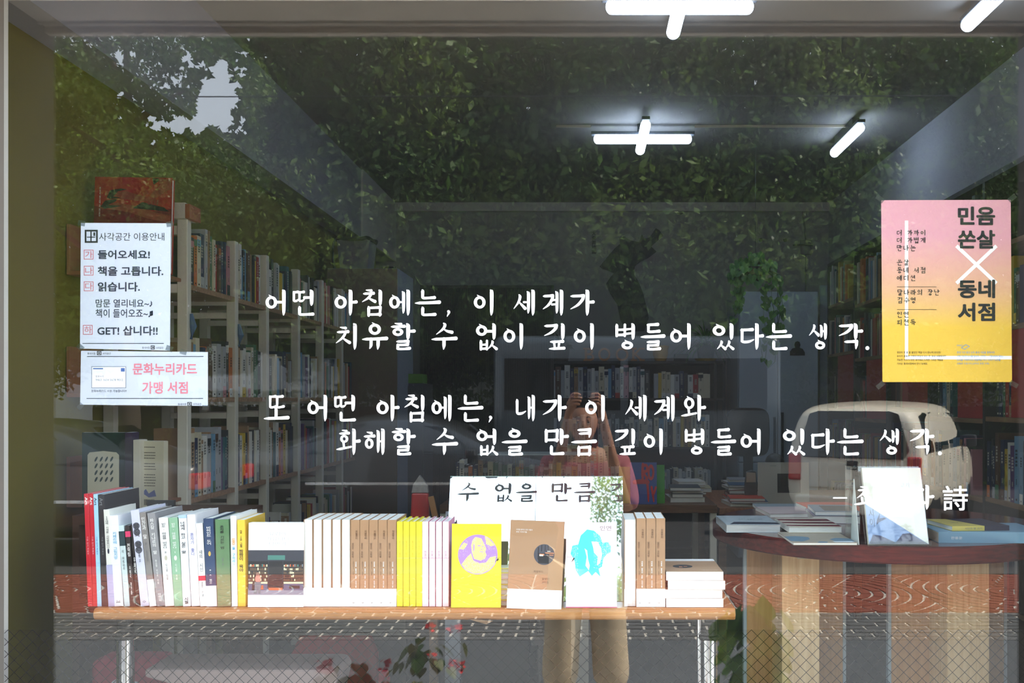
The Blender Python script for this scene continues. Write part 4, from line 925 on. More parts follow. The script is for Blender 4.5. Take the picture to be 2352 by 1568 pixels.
# easel and the poetry book on it
p0 = OT(1998, 1254); ez = thing('acrylic_easel', 'clear acrylic easel standing on the round table edge', 'stand', (p0.x, p0.y - .002, TZ + .0004))
b = MB(); b.box(-.004, 0, 0, .152, .055, .003).box(-.004, 0, 0, .152, .003, .012)
M = Matrix.Translation((0, .028, .003)) @ Matrix.Rotation(R(-20), 4, 'X'); b.box(-.004, 0, 0, .152, .003, .20, 0, M); b.build('easel_sheet', M_acr, ez)
b = MB(); b.box(-.030, .12, 0, .115, .123, .19).box(-.030, .07, 0, -.027, .12, .19).box(-.030, .07, .187, .115, .123, .19); b.build('easel_back', M_acr, ez)
pbk = thing('paperback_book', 'white and navy poetry book with an ink tree, standing on the clear easel', 'book', (p0.x, p0.y + .008, TZ + .004), (R(-19), 0, 0), None)
wd, h = .148, .195
b = MB(); b.box(0, 0, 0, wd, .0008, h).box(0, .0112, 0, wd, .012, h).box(0, 0, 0, .0008, .012, h); b.build('cover', cmat('chalk', (250, 248, 226)), pbk)
b = MB(); b.box(.001, .001, .0006, wd - .001, .011, h - .0006); b.build('pages', M_page, pbk)
b = MB(); b.prism([(0, 0), (wd, 0), (0, h * .52)], -.0004, -.0001); b.build('cover_corner', mat('cornflower_print', (132, 162, 208), .5), pbk)
b = MB(); b.prism([(0, 0), (wd, 0), (wd * .70, h * .14), (wd * .58, h * .13), (wd * .45, h * .02), (wd * .2, h * .11), (wd * .08, h * .12)], -.0006, -.0005)
b.prism([(wd * .16, h * .25), (wd * .20, h * .28), (wd * .34, h * .33), (wd * .30, h * .345), (wd * .22, h * .33), (wd * .23, h * .40), (wd * .205, h * .36), (wd * .17, h * .31)], -.0006, -.0005); b.build('ink_tree', mat('indigo_print', (62, 58, 92), .5), pbk)
write('시\n이', M_inkb, pbk, (wd * .085, -.0006, h * .34), width=.012, height=.045, name='cover_title')
write('고기', mat('print_lightgrey', (196, 198, 200)), pbk, (wd * .7, -.0004, h * .77), width=wd * .16, height=.012, name='cover_title')
MB().box(-.001, -.0012, -.0005, wd + .001, .0132, h + .0012).build('plastic_sleeve', M_cello, pbk)
# white grey bookend wedge left of the easel book
wg = thing('display_box', 'pale grey folded card wedge at the side of the easel', 'card', (p0.x - .022, p0.y + .02, TZ + .0004))
b = MB(); b.prism([(0, 0), (.075, 0), (.05, .16), (.045, .16)], 0, .0012, 'x'); b.build('card_side', mat('card_grey', (206, 214, 210), .7), wg)

# ---------------------------------------------------------------- shelf books
def book_shape(kind):
    """unit book, spine at y=0: slots cover, pages, band, ink"""
    b = MB(); c = .10
    b.box(0, 0, 0, 1, .02, 1, 0).box(0, .02, 0, c, 1, 1, 0).box(1 - c, .02, 0, 1, 1, 1, 0)
    b.box(c, .02, .012, 1 - c, .985, .985, 1)
    e = -.004
    def q(x0, z0, x1, z1, mi): b.add([(x0, e, z0), (x1, e, z0), (x1, e, z1), (x0, e, z1)], [(0, 1, 2, 3)], mi)
    rnd = random.Random(kind)
    if kind % 3 == 1: q(0, 0, 1, rnd.uniform(.15, .35), 2)
    if kind % 3 == 2: q(0, .8, 1, .93, 2)
    z = .9 - .1 * (kind % 2)
    for _ in range(rnd.randint(4, 9)):       # title characters, one small block each
        hh = rnd.uniform(.03, .045)
        if z - hh < .42: break
        q(.3, z - hh, .46, z, 3); q(.54, z - hh * .9, .7, z, 3); q(.3, z - hh * .35, .7, z - hh * .2, 3); z -= hh * 1.4
    z = .36
    for _ in range(4): q(.42, z - .014, .58, z, 3); z -= .022
    q(.35, .04, .65, .07, 3)
    me = b.mesh('book', [M_page, M_page, M_page, M_ink]); return me
SHAPES = [book_shape(k) for k in range(9)]
PAL = [('white', (228, 226, 216), 9), ('ivory', (216, 206, 176), 6), ('pale grey', (176, 178, 180), 5), ('charcoal', (48, 50, 56), 5), ('navy', (40, 50, 86), 4), ('red', (176, 38, 44), 2.2), ('yellow', (214, 180, 60), 2), ('sky-blue', (110, 160, 192), 2), ('green', (70, 118, 84), 1.8), ('orange', (206, 112, 48), 1.2), ('tan', (160, 124, 88), 3), ('rose', (196, 132, 140), 1.5), ('teal', (52, 104, 112), 1.3), ('purple', (98, 66, 120), .8), ('brown', (96, 64, 48), 1.6)]
def pick(pal=None): 
    p_ = pal or PAL; return random.choices(p_, [x[2] for x in p_])[0]
NB = [0]
PEND = []
def shelf_book(loc, rz, t, d, h, col, lab, grp, lean=0.): PEND.append((Vector(loc), rz, t, d, h, col, lab, grp, lean)); return None
def screen_size(r):
    loc, rz, t, d, h = r[:5]; L = D + loc.y; dx = Vector((math.cos(rz), math.sin(rz), 0)) * t
    a = CX + loc.x / L * F; b = CX + (loc.x + dx.x) / (L + dx.y) * F; z0 = CY - (loc.z - H) / L * F; z1 = CY - (loc.z + h - H) / L * F
    vis = 1.
    if min(a, b) < 0 or max(a, b) > 2352 or z1 > 1568: vis = .05
    m = (a + b) / 2; c = (z0 + z1) / 2
    if 183 < m < 391 and 511 < c < 932 or 183 < m < 476 and 805 < c < 932: vis = .1       # behind the notices
    if 2025 < m < 2325 and 459 < c < 877: vis = .1                                        # behind the poster
    if 200 < m < 1660 and c > 1200: vis = .02                                             # behind the bench row
    if m > 1700 and c > 1230: vis = .02                                                   # under the round table
    return abs(b - a) * (z0 - z1) * vis
def build_shelf_books(most):
    PEND.sort(key=screen_size, reverse=True)
    for r in PEND[:most]: make_shelf_book(*r)
    by = {}
    b = MB(); mats = []
    for loc, rz, t, d, h, col, lab, grp, lean in PEND[most:]:
        M = Matrix.Translation(loc) @ Matrix.Rotation(rz, 4, 'Z'); m = mat('shelfbook_' + col[0].strip() + '_%d' % col[1][0], col[1], .5)
        if m not in mats: mats.append(m)
        if M_page not in mats: mats.append(M_page)
        k = mats.index(m); b.prism([(0, 0), (t, 0), (t, d), (t * .9, d), (t * .9, .003), (t * .1, .003), (t * .1, d), (0, d)], 0, h, 'z', k, M); b.box(t * .11, .004, .003, t * .89, d * .98, h * .985, mats.index(M_page), M)
    o = b.build('paperback_book', mats, kind='stuff'); o['label'] = 'remaining small or mostly hidden books at the rear of the shop shelves'; o['category'] = 'books'
def make_shelf_book(loc, rz, t, d, h, col, lab, grp, lean=0.):
    me = random.choice(SHAPES); o = bpy.data.objects.new('paperback_book', me); COL.objects.link(o)
    o.location = loc; o.rotation_euler = (0, lean, rz); o.scale = (t, d, h)
    bandc = pick(); lum = sum(col[1]) / 3
    for s_, m in ((0, mat('shelfbook_' + col[0].strip() + '_%d' % col[1][0], col[1], .5)), (2, mat('shelfbook_' + bandc[0], bandc[1], .5)), (3, M_ink if lum > 110 else mat('ink_pale', (190, 186, 172), .6))):
        o.material_slots[s_].link = 'OBJECT'; o.material_slots[s_].material = m
    o['label'] = lab; o['category'] = 'book'; o['group'] = grp; NB[0] += 1
    return o
def fill_row(p0, dirv, length, rz, hr, dr, tr, where, grp, pal=None, skip=0., leanend=True):
    """stand books along dirv from p0 until length is full"""
    s = 0; k = 0; p0 = Vector(p0); dirv = Vector(dirv)
    while True:
        t = random.uniform(*tr)
        if s + t > length or k >= len(ORD): break
        c = pick(pal); h = random.uniform(*hr); d = min(h * .70, random.uniform(*dr))
        size = 'tall' if h > hr[0] + (hr[1] - hr[0]) * .6 else 'short' if h < hr[0] + (hr[1] - hr[0]) * .3 else 'mid-height'
        thick = 'thick' if t > tr[0] + (tr[1] - tr[0]) * .6 else 'slim'
        base = p0 + dirv * s
        back = Vector((-math.sin(rz), math.cos(rz), 0)) * random.uniform(0, .012)
        o = shelf_book(base + back, rz, t * .96, d, h, c, f'{thick} {c[0].strip()} book, {ORD[k]} {where}', grp)
        s += t; k += 1
        if random.random() < skip: s += random.uniform(.01, .05)

# ---- white open bookcase along the green wall
posts = [1.19, 1.67, 2.06, 2.54, 2.98, 3.41]
XF = -1.40
bc = thing('bookcase', 'long open bookcase of white posts and brown boards along the green wall', 'bookcase', (-1.55, 1.2, 0))
def inbc(b, x0, y0, z0, x1, y1, z1): return b.box(x0 + 1.55, y0 - 1.2, z0, x1 + 1.55, y1 - 1.2, z1)
SHZ = [1.605, 1.205, .845, .46, .09]
for i, y in enumerate(posts):
    top = 1.83 if i else 1.83
    inbc(MB(), XF - .036, y, 0, XF, y + .036, top).build('post', M_post, bc, bevel=.002, bseg=1)
    inbc(MB(), -1.695, y, 0, -1.66, y + .036, top).build('post', M_post, bc)
    for z in SHZ[:4] + ([1.81] if i == 0 else []): inbc(MB(), -1.66, y + .004, z - .032 + .0, XF - .036, y + .03, z - .002).build('rail', M_post, bc)
    for z in SHZ[:4]:
        if i: inbc(MB(), -1.66, y + .004, z - .085, XF - .036, y + .026, z - .062).build('rail', M_post, bc)
for z in SHZ[:4]:
    for i in range(len(posts) - 1):
        inbc(MB(), -1.69, posts[i] + .037, z - .018, XF - .002, posts[i + 1] - .001, z).build('shelf_board', M_board, bc)
    inbc(MB(), -1.69, posts[-1] + .037, z - .018, XF - .002, posts[-1] + .40, z).build('shelf_board', M_board, bc)
for y in (1.205, 1.69): 
    b = MB(); b.tube([(XF + .004 + 1.55, y - 1.2 + .01, 1.50), (XF + .010 + 1.55, y - 1.2 + .014, 1.455), (XF + .004 + 1.55, y - 1.2 + .01, 1.41)], [.006, .013, .005], 8); b.build('hanging_tag', mat('tag_blue', (70, 100, 140), .5), bc)
SN = ['top', 'second', 'third', 'bottom']
for si, z in enumerate(SHZ[:4]):
    for i in range(len(posts)):
        y0 = posts[i] + .040; y1 = (posts[i + 1] if i + 1 < len(posts) else posts[i] + .34) - .004
        if si == 3 and i < 2: continue
        hr = (.17, .225) if si != 2 else (.20, .25)
        fill_row((XF - .004, y0, z + .0006), (0, 1, 0), (y1 - y0) * random.uniform(.9, 1), R(90), hr, (.13, .155), (.018, .042), f'in bay {["one","two","three","four","five","six"][i]}, {SN[si]} shelf, white-post bookcase', f'books on the {SN[si]} shelf of the white-post bookcase')
# things at the near end of the bookcase
eb = thing('wall_shelf', 'tan wooden box shelves stacked up the green wall before the white posts', 'shelf', (-1.695, .94, 0))
for z in SHZ[:3]:
    b = MB(); b.box(0, 0, z, .012, .21, z + .165).box(.012, 0, z, .29, .21, z + .012); b.build('box_shelf', mat('tan_box_wood', (150, 98, 66), .6, noise=.1, scale=12), eb, bevel=.001, bseg=1)
ph = thing('photo_book', 'large red photo book showing legs in black heels, propped above the notice', 'book', (-1.64, 1.00, 1.618), (R(-4), 0, R(4)))
wd, h = .252, .325
MB().box(0, 0, 0, wd, .002, h).box(0, .002, 0, .003, .026, h).box(0, .024, 0, wd, .026, h).build('cover', cmat('scarlet', (168, 18, 20), .3), ph)
MB().box(.004, .002, .004, wd - .004, .024, h - .004).build('pages', M_page, ph)
sk = mat('skin_print', (150, 62, 46), .4); bkp = mat('black_print', (34, 20, 22), .4); drk = mat('dark_red_print', (120, 16, 22), .4)
b = MB()
def pq(pts, mi, e): b.prism([(wd * x, h * (.46 + .54 * z)) for x, z in pts], -e, -e + .0002, 'y', mi)
pq([(0, -.8), (1, -.8), (1, .40), (.75, .34), (.5, .42), (.2, .36), (0, .44)], 2, .0003)
pq([(.16, .60), (.24, .70), (.40, .73), (.62, .64), (.78, .62), (.80, .54), (.58, .54), (.36, .58), (.24, .60)], 0, .0005)   # calf and foot
pq([(.12, .46), (.3, .50), (.56, .44), (.80, .32), (.99, .26), (.99, .12), (.7, .20), (.45, .32), (.2, .38)], 0, .0005)
pq([(.16, .60), (.20, .74), (.34, .78), (.42, .76), (.30, .72), (.24, .62), (.34, .60), (.20, .57)], 1, .0007)    # shoes
pq([(.08, .42), (.14, .54), (.30, .58), (.27, .52), (.18, .46), (.36, .44), (.14, .38)], 1, .0007)
pq([(.50, .40), (.62, .52), (.90, .42), (.97, .34), (.80, .36)], 1, .0006)
pq([(.82, .99), (.99, .96), (.99, .78), (.90, .72), (.80, .60), (.70, .58), (.74, .70), (.84, .84)], 0, .0006)   # arm and hand
for k in range(4): pq([(.70 + .035 * k, .60 - .01 * k), (.73 + .035 * k, .60 - .01 * k), (.715 + .035 * k, .47), (.69 + .035 * k, .48)], 0, .0008)
pq([(.76, .86), (.84, .95), (.82, .99), (.74, .99)], 1, .0006)
b.build('cover_photograph', [sk, bkp, drk], ph)
write('빨간책 사진집 하나', W_, ph, (.016, -.0006, h * .78), width=.004, height=.10, name='cover_title', line=1) if False else write('\n'.join('한국현대사진집'), W_, ph, (.018, -.0008, h * .74), width=.005, height=.10, name='cover_title')
wbx = thing('carton', 'small white box on top of the first white post frame', 'box', (-1.60, 1.17, 1.8302))
MB().box(0, 0, 0, .20, .10, .055).build('box_body', mat('box_white', (214, 206, 196), .7), wbx, bevel=.001); MB().box(.2002, 0, .0, .216, .10, .05).build('box_end', mat('rust_end', (160, 84, 50), .6), wbx)
bke = thing('bookend', 'cream metal bookend punched with slanted oval holes', 'bookend', ((201 - CX) / F * 2.95, .64, .0))
# cream bookend stands on a low side shelf
x0 = 0; wE = 72 / F * 2.95; zE1 = H - (1037 - CY) / F * 2.95; zE0 = .86
b = MB(); holes = []
nx, nz = 4, 4
gx = [wE * (.16 + .19 * k) for k in range(5)]
bm = bmesh.new()
outer = [(0, zE0), (wE, zE0), (wE, zE1 - .01), (wE - .008, zE1 - .002), (wE * .5, zE1 + .002), (.006, zE1 - .002), (0, zE1 - .01)]
me = bpy.data.meshes.new('bookend_plate')
bm_v = [bm.verts.new((x, 0, z)) for x, z in outer]; edges = [bm.edges.new((bm_v[i], bm_v[(i + 1) % len(bm_v)])) for i in range(len(bm_v))]
zt0 = zE1 - .022
for r_i in range(4):
    for c_i in range(4):
        cx_, cz_ = wE * (.27 + .165 * c_i), zt0 - .020 * r_i
        vv = [bm.verts.new((cx_ + .0036 * math.cos(a) + .0035 * math.sin(a), 0, cz_ + .0078 * math.sin(a))) for a in [R(30 * k) for k in range(12)]]
        edges += [bm.edges.new((vv[i], vv[(i + 1) % 12])) for i in range(12)]
bmesh.ops.triangle_fill(bm, edges=edges, use_beauty=True, use_dissolve=False)
r_ = bmesh.ops.extrude_face_region(bm, geom=bm.faces[:]); bmesh.ops.translate(bm, verts=[v for v in r_['geom'] if isinstance(v, bmesh.types.BMVert)], vec=(0, .0015, 0))
bm.to_mesh(me); bm.free(); me.materials.append(mat('cream_metal', (200, 196, 172), .4)); link('bookend_plate', me, bke)
MB().box(0, .0015, zE0, wE, .08, zE0 + .0015).build('bookend_foot', mat('cream_metal', (200, 196, 172)), bke)
ss = thing('side_shelf', 'narrow dark side shelf holding tall books behind the window bench', 'shelf', (-1.50, .60, 0))
MB().box(.0, 0, .83, .46, .30, .858).build('shelf_top', mat('side_shelf_brown', (84, 60, 46), .6, noise=.1), ss, bevel=.001)
for x in (.0, .44): MB().box(x, 0, 0, x + .02, .30, .83).build('side_panel', mat('side_shelf_brown', (84, 60, 46)), ss)
for k, (x0, x1, y0, dep, cn, rgb, lab) in enumerate([(188, 286, 993, .82, 'forest', (22, 58, 52), 'large dark green album behind the punched bookend'), (287, 303, 993, .80, 'plum', (62, 46, 78), 'thick dark plum volume beside the green album'), (306, 322, 1010, .74, 'chalky', (216, 210, 190), 'tall chalk-white spine beside the text-covered book')]):
    L = D + dep; o = thing('hardcover_book', lab, 'book', ((x0 - CX) / F * L, dep, .8588), group='tall books on the dark side shelf'); wB = (x1 - x0) / F * L; hB = H - (y0 - CY) / F * L - .8588
    MB().box(0, 0, 0, wB, .05 if k else .02, hB).build('cover', cmat(cn, rgb), o, bevel=.001); MB().box(.003, .004, hB - .002, wB - .003, (.05 if k else .02) - .004, hB + .0004).build('pages', M_page, o)
tx = thing('paperback_book', 'cream book with a printed text panel and barcode facing the window', 'book', ((322 - CX) / F * 3.08, .77, .8588), (0, 0, R(-12)), 'tall books on the dark side shelf')
MB().box(0, 0, 0, .082, .022, .21).build('cover', cmat('cream_b', (206, 198, 172)), tx, bevel=.0008)
MB().box(.008, .002, .2095, .080, .02, .2105).build('pages', M_page, tx)
b = MB()
for k in range(15):
    if k in (1, 5, 9): continue
    xx = .008
    while xx < .052:
        ww = random.uniform(.002, .006); b.box(xx, -.0004, .19 - k * .0085, min(xx + ww, .056), -.0001, .1925 - k * .0085); xx += ww + .0012
xx = .012
while xx < .05: ww = random.uniform(.0006, .002); b.box(xx, -.0004, .012, xx + ww, -.0001, .03); xx += ww + random.uniform(.0006, .0015)
b.build('printed_text', mat('print_sepia', (70, 62, 54), .6), tx)
MB().prism([(.006, .05), (.02, .062), (.03, .048), (.05, .06), (.056, .04), (.03, .036)], -.0004, -.0001).build('drawing', mat('blue_drawing', (90, 100, 150), .6), tx)
fill_row(((405 - CX) / F * 3.1, .79, .8588), (1, 0, 0), .09, 0, (.19, .225), (.13, .15), (.010, .018), 'beside the text-covered book on the dark side shelf', 'tall books on the dark side shelf') if False else None

# ---- tall brown cabinet with a lidded bin
cb0 = P(750, 615, 3.75); cb1 = P(913, 615, 3.75); zc_ = cb0.z
tc_ = thing('cabinet', 'tall grey-brown cabinet past the end of the white bookcase', 'cabinet', (cb0.x, 3.75, 0))
MB().box(0, .02, .04, cb1.x - cb0.x, .55, zc_).build('cabinet_body', mat('cabinet_side', (148, 156, 172), .6), tc_, bevel=.002)
wdc = cb1.x - cb0.x
MB().box(.004, 0, .05, wdc - .004, .019, zc_ - .004).build('front_panel', mat('cabinet_front', (134, 118, 104), .6, noise=.05), tc_, bevel=.002)
bi = thing('storage_bin', 'grey plastic bin with a black bag folded over its rim, on the cabinet', 'bin', (cb0.x + .13, 3.99, zc_ + .001))
b = MB(); b.lathe([(.0001, 0), (.12, 0), (.145, .19), (.0001, .19)], 4, 0, Matrix.Rotation(R(45), 4, 'Z')); b.build('bin_body', mat('bin_grey', (132, 134, 140), .5), bi)
b = MB(); ring_ = [(.112 * math.copysign(abs(math.cos(a)) ** .5, math.cos(a)), .112 * math.copysign(abs(math.sin(a)) ** .5, math.sin(a)), .20 + .006 * math.sin(5 * a)) for a in [R(15 * k) for k in range(25)]]
b.tube(ring_, .012, 8).tube([(-.112, -.11, .2), (-.125, -.115, .14), (-.122, -.11, .06), (-.115, -.1, .0)], .008, 8); b.build('bag_rim', M_blackp, bi, smooth=True)
b = MB(); b.tube([(.16, -.1, .0 + .01), (.22, -.12, .016), (.27, -.16, .01)], .008, 8); b.build('bag_tail', M_blackp, bi, smooth=True)
# mesh screen and dark low units in the middle distance
ms = thing('mesh_screen', 'black mesh folding screen in front of the back wall', 'screen', (P(965, 655, 4.6).x, 4.6, 0))
w5 = P(1272, 655, 4.6).x - P(965, 655, 4.6).x; h5 = P(965, 655, 4.6).z
b = MB(); n = 74
for k in range(n): b.box(w5 * k / n, 0, .05, w5 * (k + .62) / n, .006, h5 - .02)
b.build('mesh_slat', mat('mesh_black', (26, 26, 28), .6), ms, kind='stuff')
MB().box(0, .008, .02, w5, .02, h5 - .02).build('backing', mat('mesh_back', (16, 17, 19), .7), ms)
for x in (0, w5 * .5 - .012, w5 - .025): MB().box(x, -.004, 0, x + .025, .024, h5).build('frame_upright', M_dark, ms)
MB().box(0, -.004, h5 - .02, w5, .024, h5).build('frame_rail', M_dark, ms)
# narrow dark cupboards between cabinet and screen
uc = thing('cupboard', 'slim dark grey cupboard between the cabinet and the mesh screen', 'cupboard', (P(915, 700, 4.1).x, 4.1, 0))
MB().box(0, .018, 0, .16, .4, H - (880 - CY) / F * 6.41).build('body', mat('cupboard_grey', (84, 84, 92), .5), uc, bevel=.002); MB().box(.003, 0, .04, .157, .017, 1.28).build('door', mat('cupboard_grey', (84, 84, 92)), uc)
gb = thing('storage_box', 'leaf green box on the slim dark cupboard', 'box', (P(915, 700, 4.1).x + .01, 4.12, H - (880 - CY) / F * 6.41 + .001))
MB().box(0, 0, 0, .14, .2, .06).build('box_body', mat('leaf_green', (96, 150, 50), .6), gb, bevel=.002)

# ---------------------------------------------------------------- back wall
def wallpt(x, y): return P(x, y, YB - .002)
k_ = (D + YB) / F
# dark map-like silhouette decal, characters beside it
dec = thing('wall_decal', 'dark peninsula-shaped map silhouette on the grey back wall', 'decal', (0, YB - .002, 0))
out_ = [(1377, 612), (1395, 590), (1412, 570), (1424, 560), (1422, 546), (1432, 542), (1450, 552), (1468, 556), (1474, 538), (1480, 548), (1492, 545), (1506, 524), (1514, 528), (1524, 542), (1510, 553), (1496, 566), (1508, 578), (1490, 592), (1470, 602), (1458, 612), (1456, 630), (1466, 645), (1476, 670), (1484, 700), (1490, 730), (1480, 760), (1440, 762), (1425, 735), (1418, 700), (1400, 672), (1392, 652), (1402, 636), (1410, 628), (1398, 622), (1384, 618)]
b = MB(); b.prism([((x - CX) * k_, H - (y - CY) * k_) for x, y in out_], -.001, 0); b.build('silhouette', mat('decal_charcoal', (74, 73, 76), .9), dec)
write('大\n東\n輿\n地\n圖', mat('decal_ink', (50, 50, 52), .9), dec, ((1364 - CX) * k_, -.001, H - (557 - CY) * k_), width=10 * k_, height=52 * k_, name='decal_character', bold=.01)
vt = thing('wall_vent', 'round black vent hole high on the back wall', 'vent', wallpt(1562, 483))
b = MB(); b.lathe([(.0001, -.012), (.026, -.012), (.030, -.006), (.034, 0)], 28, 0, Matrix.Rotation(R(90), 4, 'X') @ Matrix.Scale(-1, 4, (0, 0, 1)) if False else Matrix.Rotation(R(-90), 4, 'X')); b.build('vent_ring', M_blackp, vt, smooth=True)
for i, (x, y) in enumerate(((1747, 551), (1803, 551))):
    v = thing('wall_plug', f'small dark round wall plug, {"first" if i == 0 else "second"} above the hanging plant', 'plug', wallpt(x, y)); b = MB(); b.lathe([(.0001, -.010), (.014, -.010), (.016, 0)], 18, 0, Matrix.Rotation(R(-90), 4, 'X')); b.build('plug_disc', mat('plug_brown', (46, 32, 30), .6), v)
jb = thing('wall_bracket', 'square wall plate with a black arm beside the corner', 'bracket', wallpt(1850, 568))
b = MB(); b.box(-.045, -.02, -.06, .045, -.0, .06); b.build('plate', mat('plate_grey', (110, 108, 110), .6), jb, bevel=.003)
b = MB(); b.tube([(-.11, -.035, .012), (-.05, -.035, .016), (.05, -.035, .010)], .007, 8); b.build('arm', M_blackp, jb)
b = MB(); b.tube([(0, -.008, -.06), (0, -.008, -.62)], .004, 6).tube([(0, -.008, .06), (-.03, -.008, .33)], .006, 6); b.build('cable', mat('cable_grey', (90, 90, 94), .6), jb)

# white counter strip / dark wooden bookshelf
SY = 5.10
def sx(x, Y=SY): return (x - CX) / F * (D + Y)
def sz(y, Y=SY): return H - (y - CY) / F * (D + Y)
s0, s1 = sx(1250), sx(1660)
bs = thing('bookshelf', 'dark wooden bookshelf against the back wall under the BOOK letters', 'bookshelf', (s0, SY, 0))
rows = [sz(914), sz(1026), sz(1146), .10]; top_ = sz(835)
for z in rows + [top_]: MB().box(0, 0, z - .018 if z != top_ else z, s1 - s0, .30, z if z != top_ else z + .02).build('shelf_board', M_dark, bs)
for x in (-.02, sx(1640) - s0, s1 - s0): MB().box(x, 0, 0, x + .02, .30, top_ + .02).build('side_panel', M_dark, bs)
MB().box(0, .30, 0, s1 - s0, .31, top_).build('back_panel', mat('shelf_back_black', (22, 20, 20), .8), bs)
P2 = [(c[0], c[1], c[2] * (2.2 if c[0] in ('white', 'ivory', 'pale grey') else .8)) for c in PAL]
for ri, (z, nm) in enumerate(zip(rows[:3], ('upper', 'middle', 'lower'))):
    fill_row((s0 + .015, SY - .012, z + .0006), (1, 0, 0), sx(1500) - s0 - .02, 0, (.20, .245), (.14, .17), (.024, .042), f'on the {nm} bookshelf row under the BOOK letters', f'books on the {nm} shelf of the dark bookshelf', P2 if ri != 1 else [('ivory', (206, 200, 180), 6), ('pale grey', (176, 178, 180), 5), ('navy', (40, 50, 86), 2), ('charcoal', (48, 50, 56), 2)])
    fill_row((sx(1502), SY - .012, z + .0006), (1, 0, 0), sx(1636) - sx(1502), 0, (.17, .205) if ri == 0 else (.2, .245), (.12, .15), (.022, .04), f'on the {nm} bookshelf row beside the refrigerator', f'books on the {nm} shelf of the dark bookshelf', P2)
bkw = wood('letter_wood', (170, 112, 62), (196, 134, 80), .6)
bo = thing('letter_sign', 'brown wooden block letters spelling BOOK on the dark bookshelf', 'sign', (s0, SY + .02, top_ + .0206))
for ch, x0, x1 in (('B', 1343, 1365), ('O', 1374, 1402), ('O', 1414, 1443), ('K', 1452, 1478)):
    c = bpy.data.curves.new('l', 'FONT'); c.body = ch; c.extrude = .06; c.offset = .012; o = bpy.data.objects.new('l', c); COL.objects.link(o)
    dg = bpy.context.evaluated_depsgraph_get(); me = bpy.data.meshes.new_from_object(o.evaluated_get(dg)); bpy.data.objects.remove(o)
    co = np.empty(len(me.vertices) * 3, 'f'); me.vertices.foreach_get('co', co); co = co.reshape(-1, 3)
    me.transform(Matrix.Translation((-co[:, 0].min(), -co[:, 1].min(), 0))); wd_, hd_ = np.ptp(co[:, 0]), np.ptp(co[:, 1]); me.materials.clear(); me.materials.append(bkw)
    xx0 = sx(x0, SY + .02) - s0; ww = sx(x1, SY + .02) - sx(x0, SY + .02); hh = .098
    lo_ = link('letter', me, bo, (xx0, 0, 0), (R(90), 0, 0), (ww / wd_, hh / hd_, .25))
    b = MB()    # serifs
    if ch in 'BK':
        for z in (0, hh - .012): b.box(-.010, -.014, z, ww * .42, .014, z + .012)
        if ch == 'K': b.box(ww * .62, -.014, 0, ww + .010, .014, .012); b.box(ww * .62, -.014, hh - .012, ww + .008, .014, hh)
        sf = b.build('serif', bkw, bo); sf.location = (xx0, 0, 0)
# leaves
def leaf_blade(b, p, dirv, up, ln, wd_, mi=0, droop=.5, n=4):
    p = Vector(p); d = Vector(dirv).normalized(); u = Vector(up); s_ = d.cross(u).normalized(); pts = []
    q = p.copy(); dd = d.copy()
    for i in range(n + 1):
        t = i / n; wv = wd_ * math.sin(math.pi * min(.97, .12 + .85 * t)) * .5
        pts.append((q - s_ * wv, q + s_ * wv)); dd = (dd - Vector((0, 0, droop / n))).normalized(); q = q + dd * ln / n
    vs0 = [tuple(v) for pr_ in pts for v in pr_]
    b.add(vs0, [(2 * i, 2 * i + 1, 2 * i + 3, 2 * i + 2) for i in range(n)], mi)
def heart(b, p, nrm, down, s_, mi=0):
    n = Vector(nrm).normalized(); d = Vector(down).normalized(); x = n.cross(d).normalized(); d = x.cross(n)
    o = [(0, .06), (.3, -.12), (.5, .1), (.46, .42), (.2, .8), (0, 1.05), (-.2, .8), (-.46, .42), (-.5, .1), (-.3, -.12)]
    p = Vector(p); vs0 = [tuple(p + x * a * s_ + d * c * s_ + n * (abs(a) * .18 * s_)) for a, c in o]; vs0.append(tuple(p + d * .45 * s_))
    b.add(vs0, [(i, (i + 1) % 10, 10) for i in range(10)], mi)
def leafmat(name, rgb, rgb2=None, trans=.3):
    if name in MC: return MC[name]
    m = bpy.data.materials.new(name); m.use_nodes = True; n = m.node_tree.nodes; l = m.node_tree.links; b = n['Principled BSDF']; o = n['Material Output']
    t = n.new('ShaderNodeBsdfTranslucent'); mx = n.new('ShaderNodeMixShader'); mx.inputs[0].default_value = trans
    g = n.new('ShaderNodeNewGeometry'); mr = n.new('ShaderNodeMixRGB'); l.new(g.outputs['Random Per Island'], mr.inputs[0])
    mr.inputs[1].default_value = srgb(rgb) + (1,); mr.inputs[2].default_value = srgb(rgb2 or rgb) + (1,)
    l.new(mr.outputs[0], b.inputs['Base Color']); l.new(mr.outputs[0], t.inputs['Color']); b.inputs['Roughness'].default_value = .5
    l.new(b.outputs[0], mx.inputs[1]); l.new(t.outputs[0], mx.inputs[2]); l.new(mx.outputs[0], o.inputs['Surface']); MC[name] = m; return m
LM = leafmat('pothos_leaf', (48, 96, 40), (86, 140, 56))
hp = thing('hanging_plant', 'hanging pothos with trailing vines above the refrigerator', 'plant', P(1735, 640, 3.9))
b = MB(); b.lathe([(.0001, -.02), (.05, -.02), (.065, .07), (.06, .07), (.048, 0), (.0001, -.01)], 20); b.build('pot', mat('pot_dark', (46, 40, 38), .6), hp, smooth=True)
b = MB(); b.tube([(0, 0, .08), (0, .0, ZC - hp.location.z)], .0015, 5); b.build('hanging_wire', M_blackp, hp)
b = MB(); st = MB(); rd = random.Random(3)
for k in range(90):
    a = rd.uniform(0, 6.28); r0 = rd.uniform(.02, .17); z = .13 - r0 * .7 + rd.uniform(-.05, .06)
    heart(b, (r0 * math.cos(a), r0 * .6 * math.sin(a), z), (rd.uniform(-.4, .4), -1, rd.uniform(.0, .6)), (math.cos(a) * .5, 0, -1), rd.uniform(.035, .06))
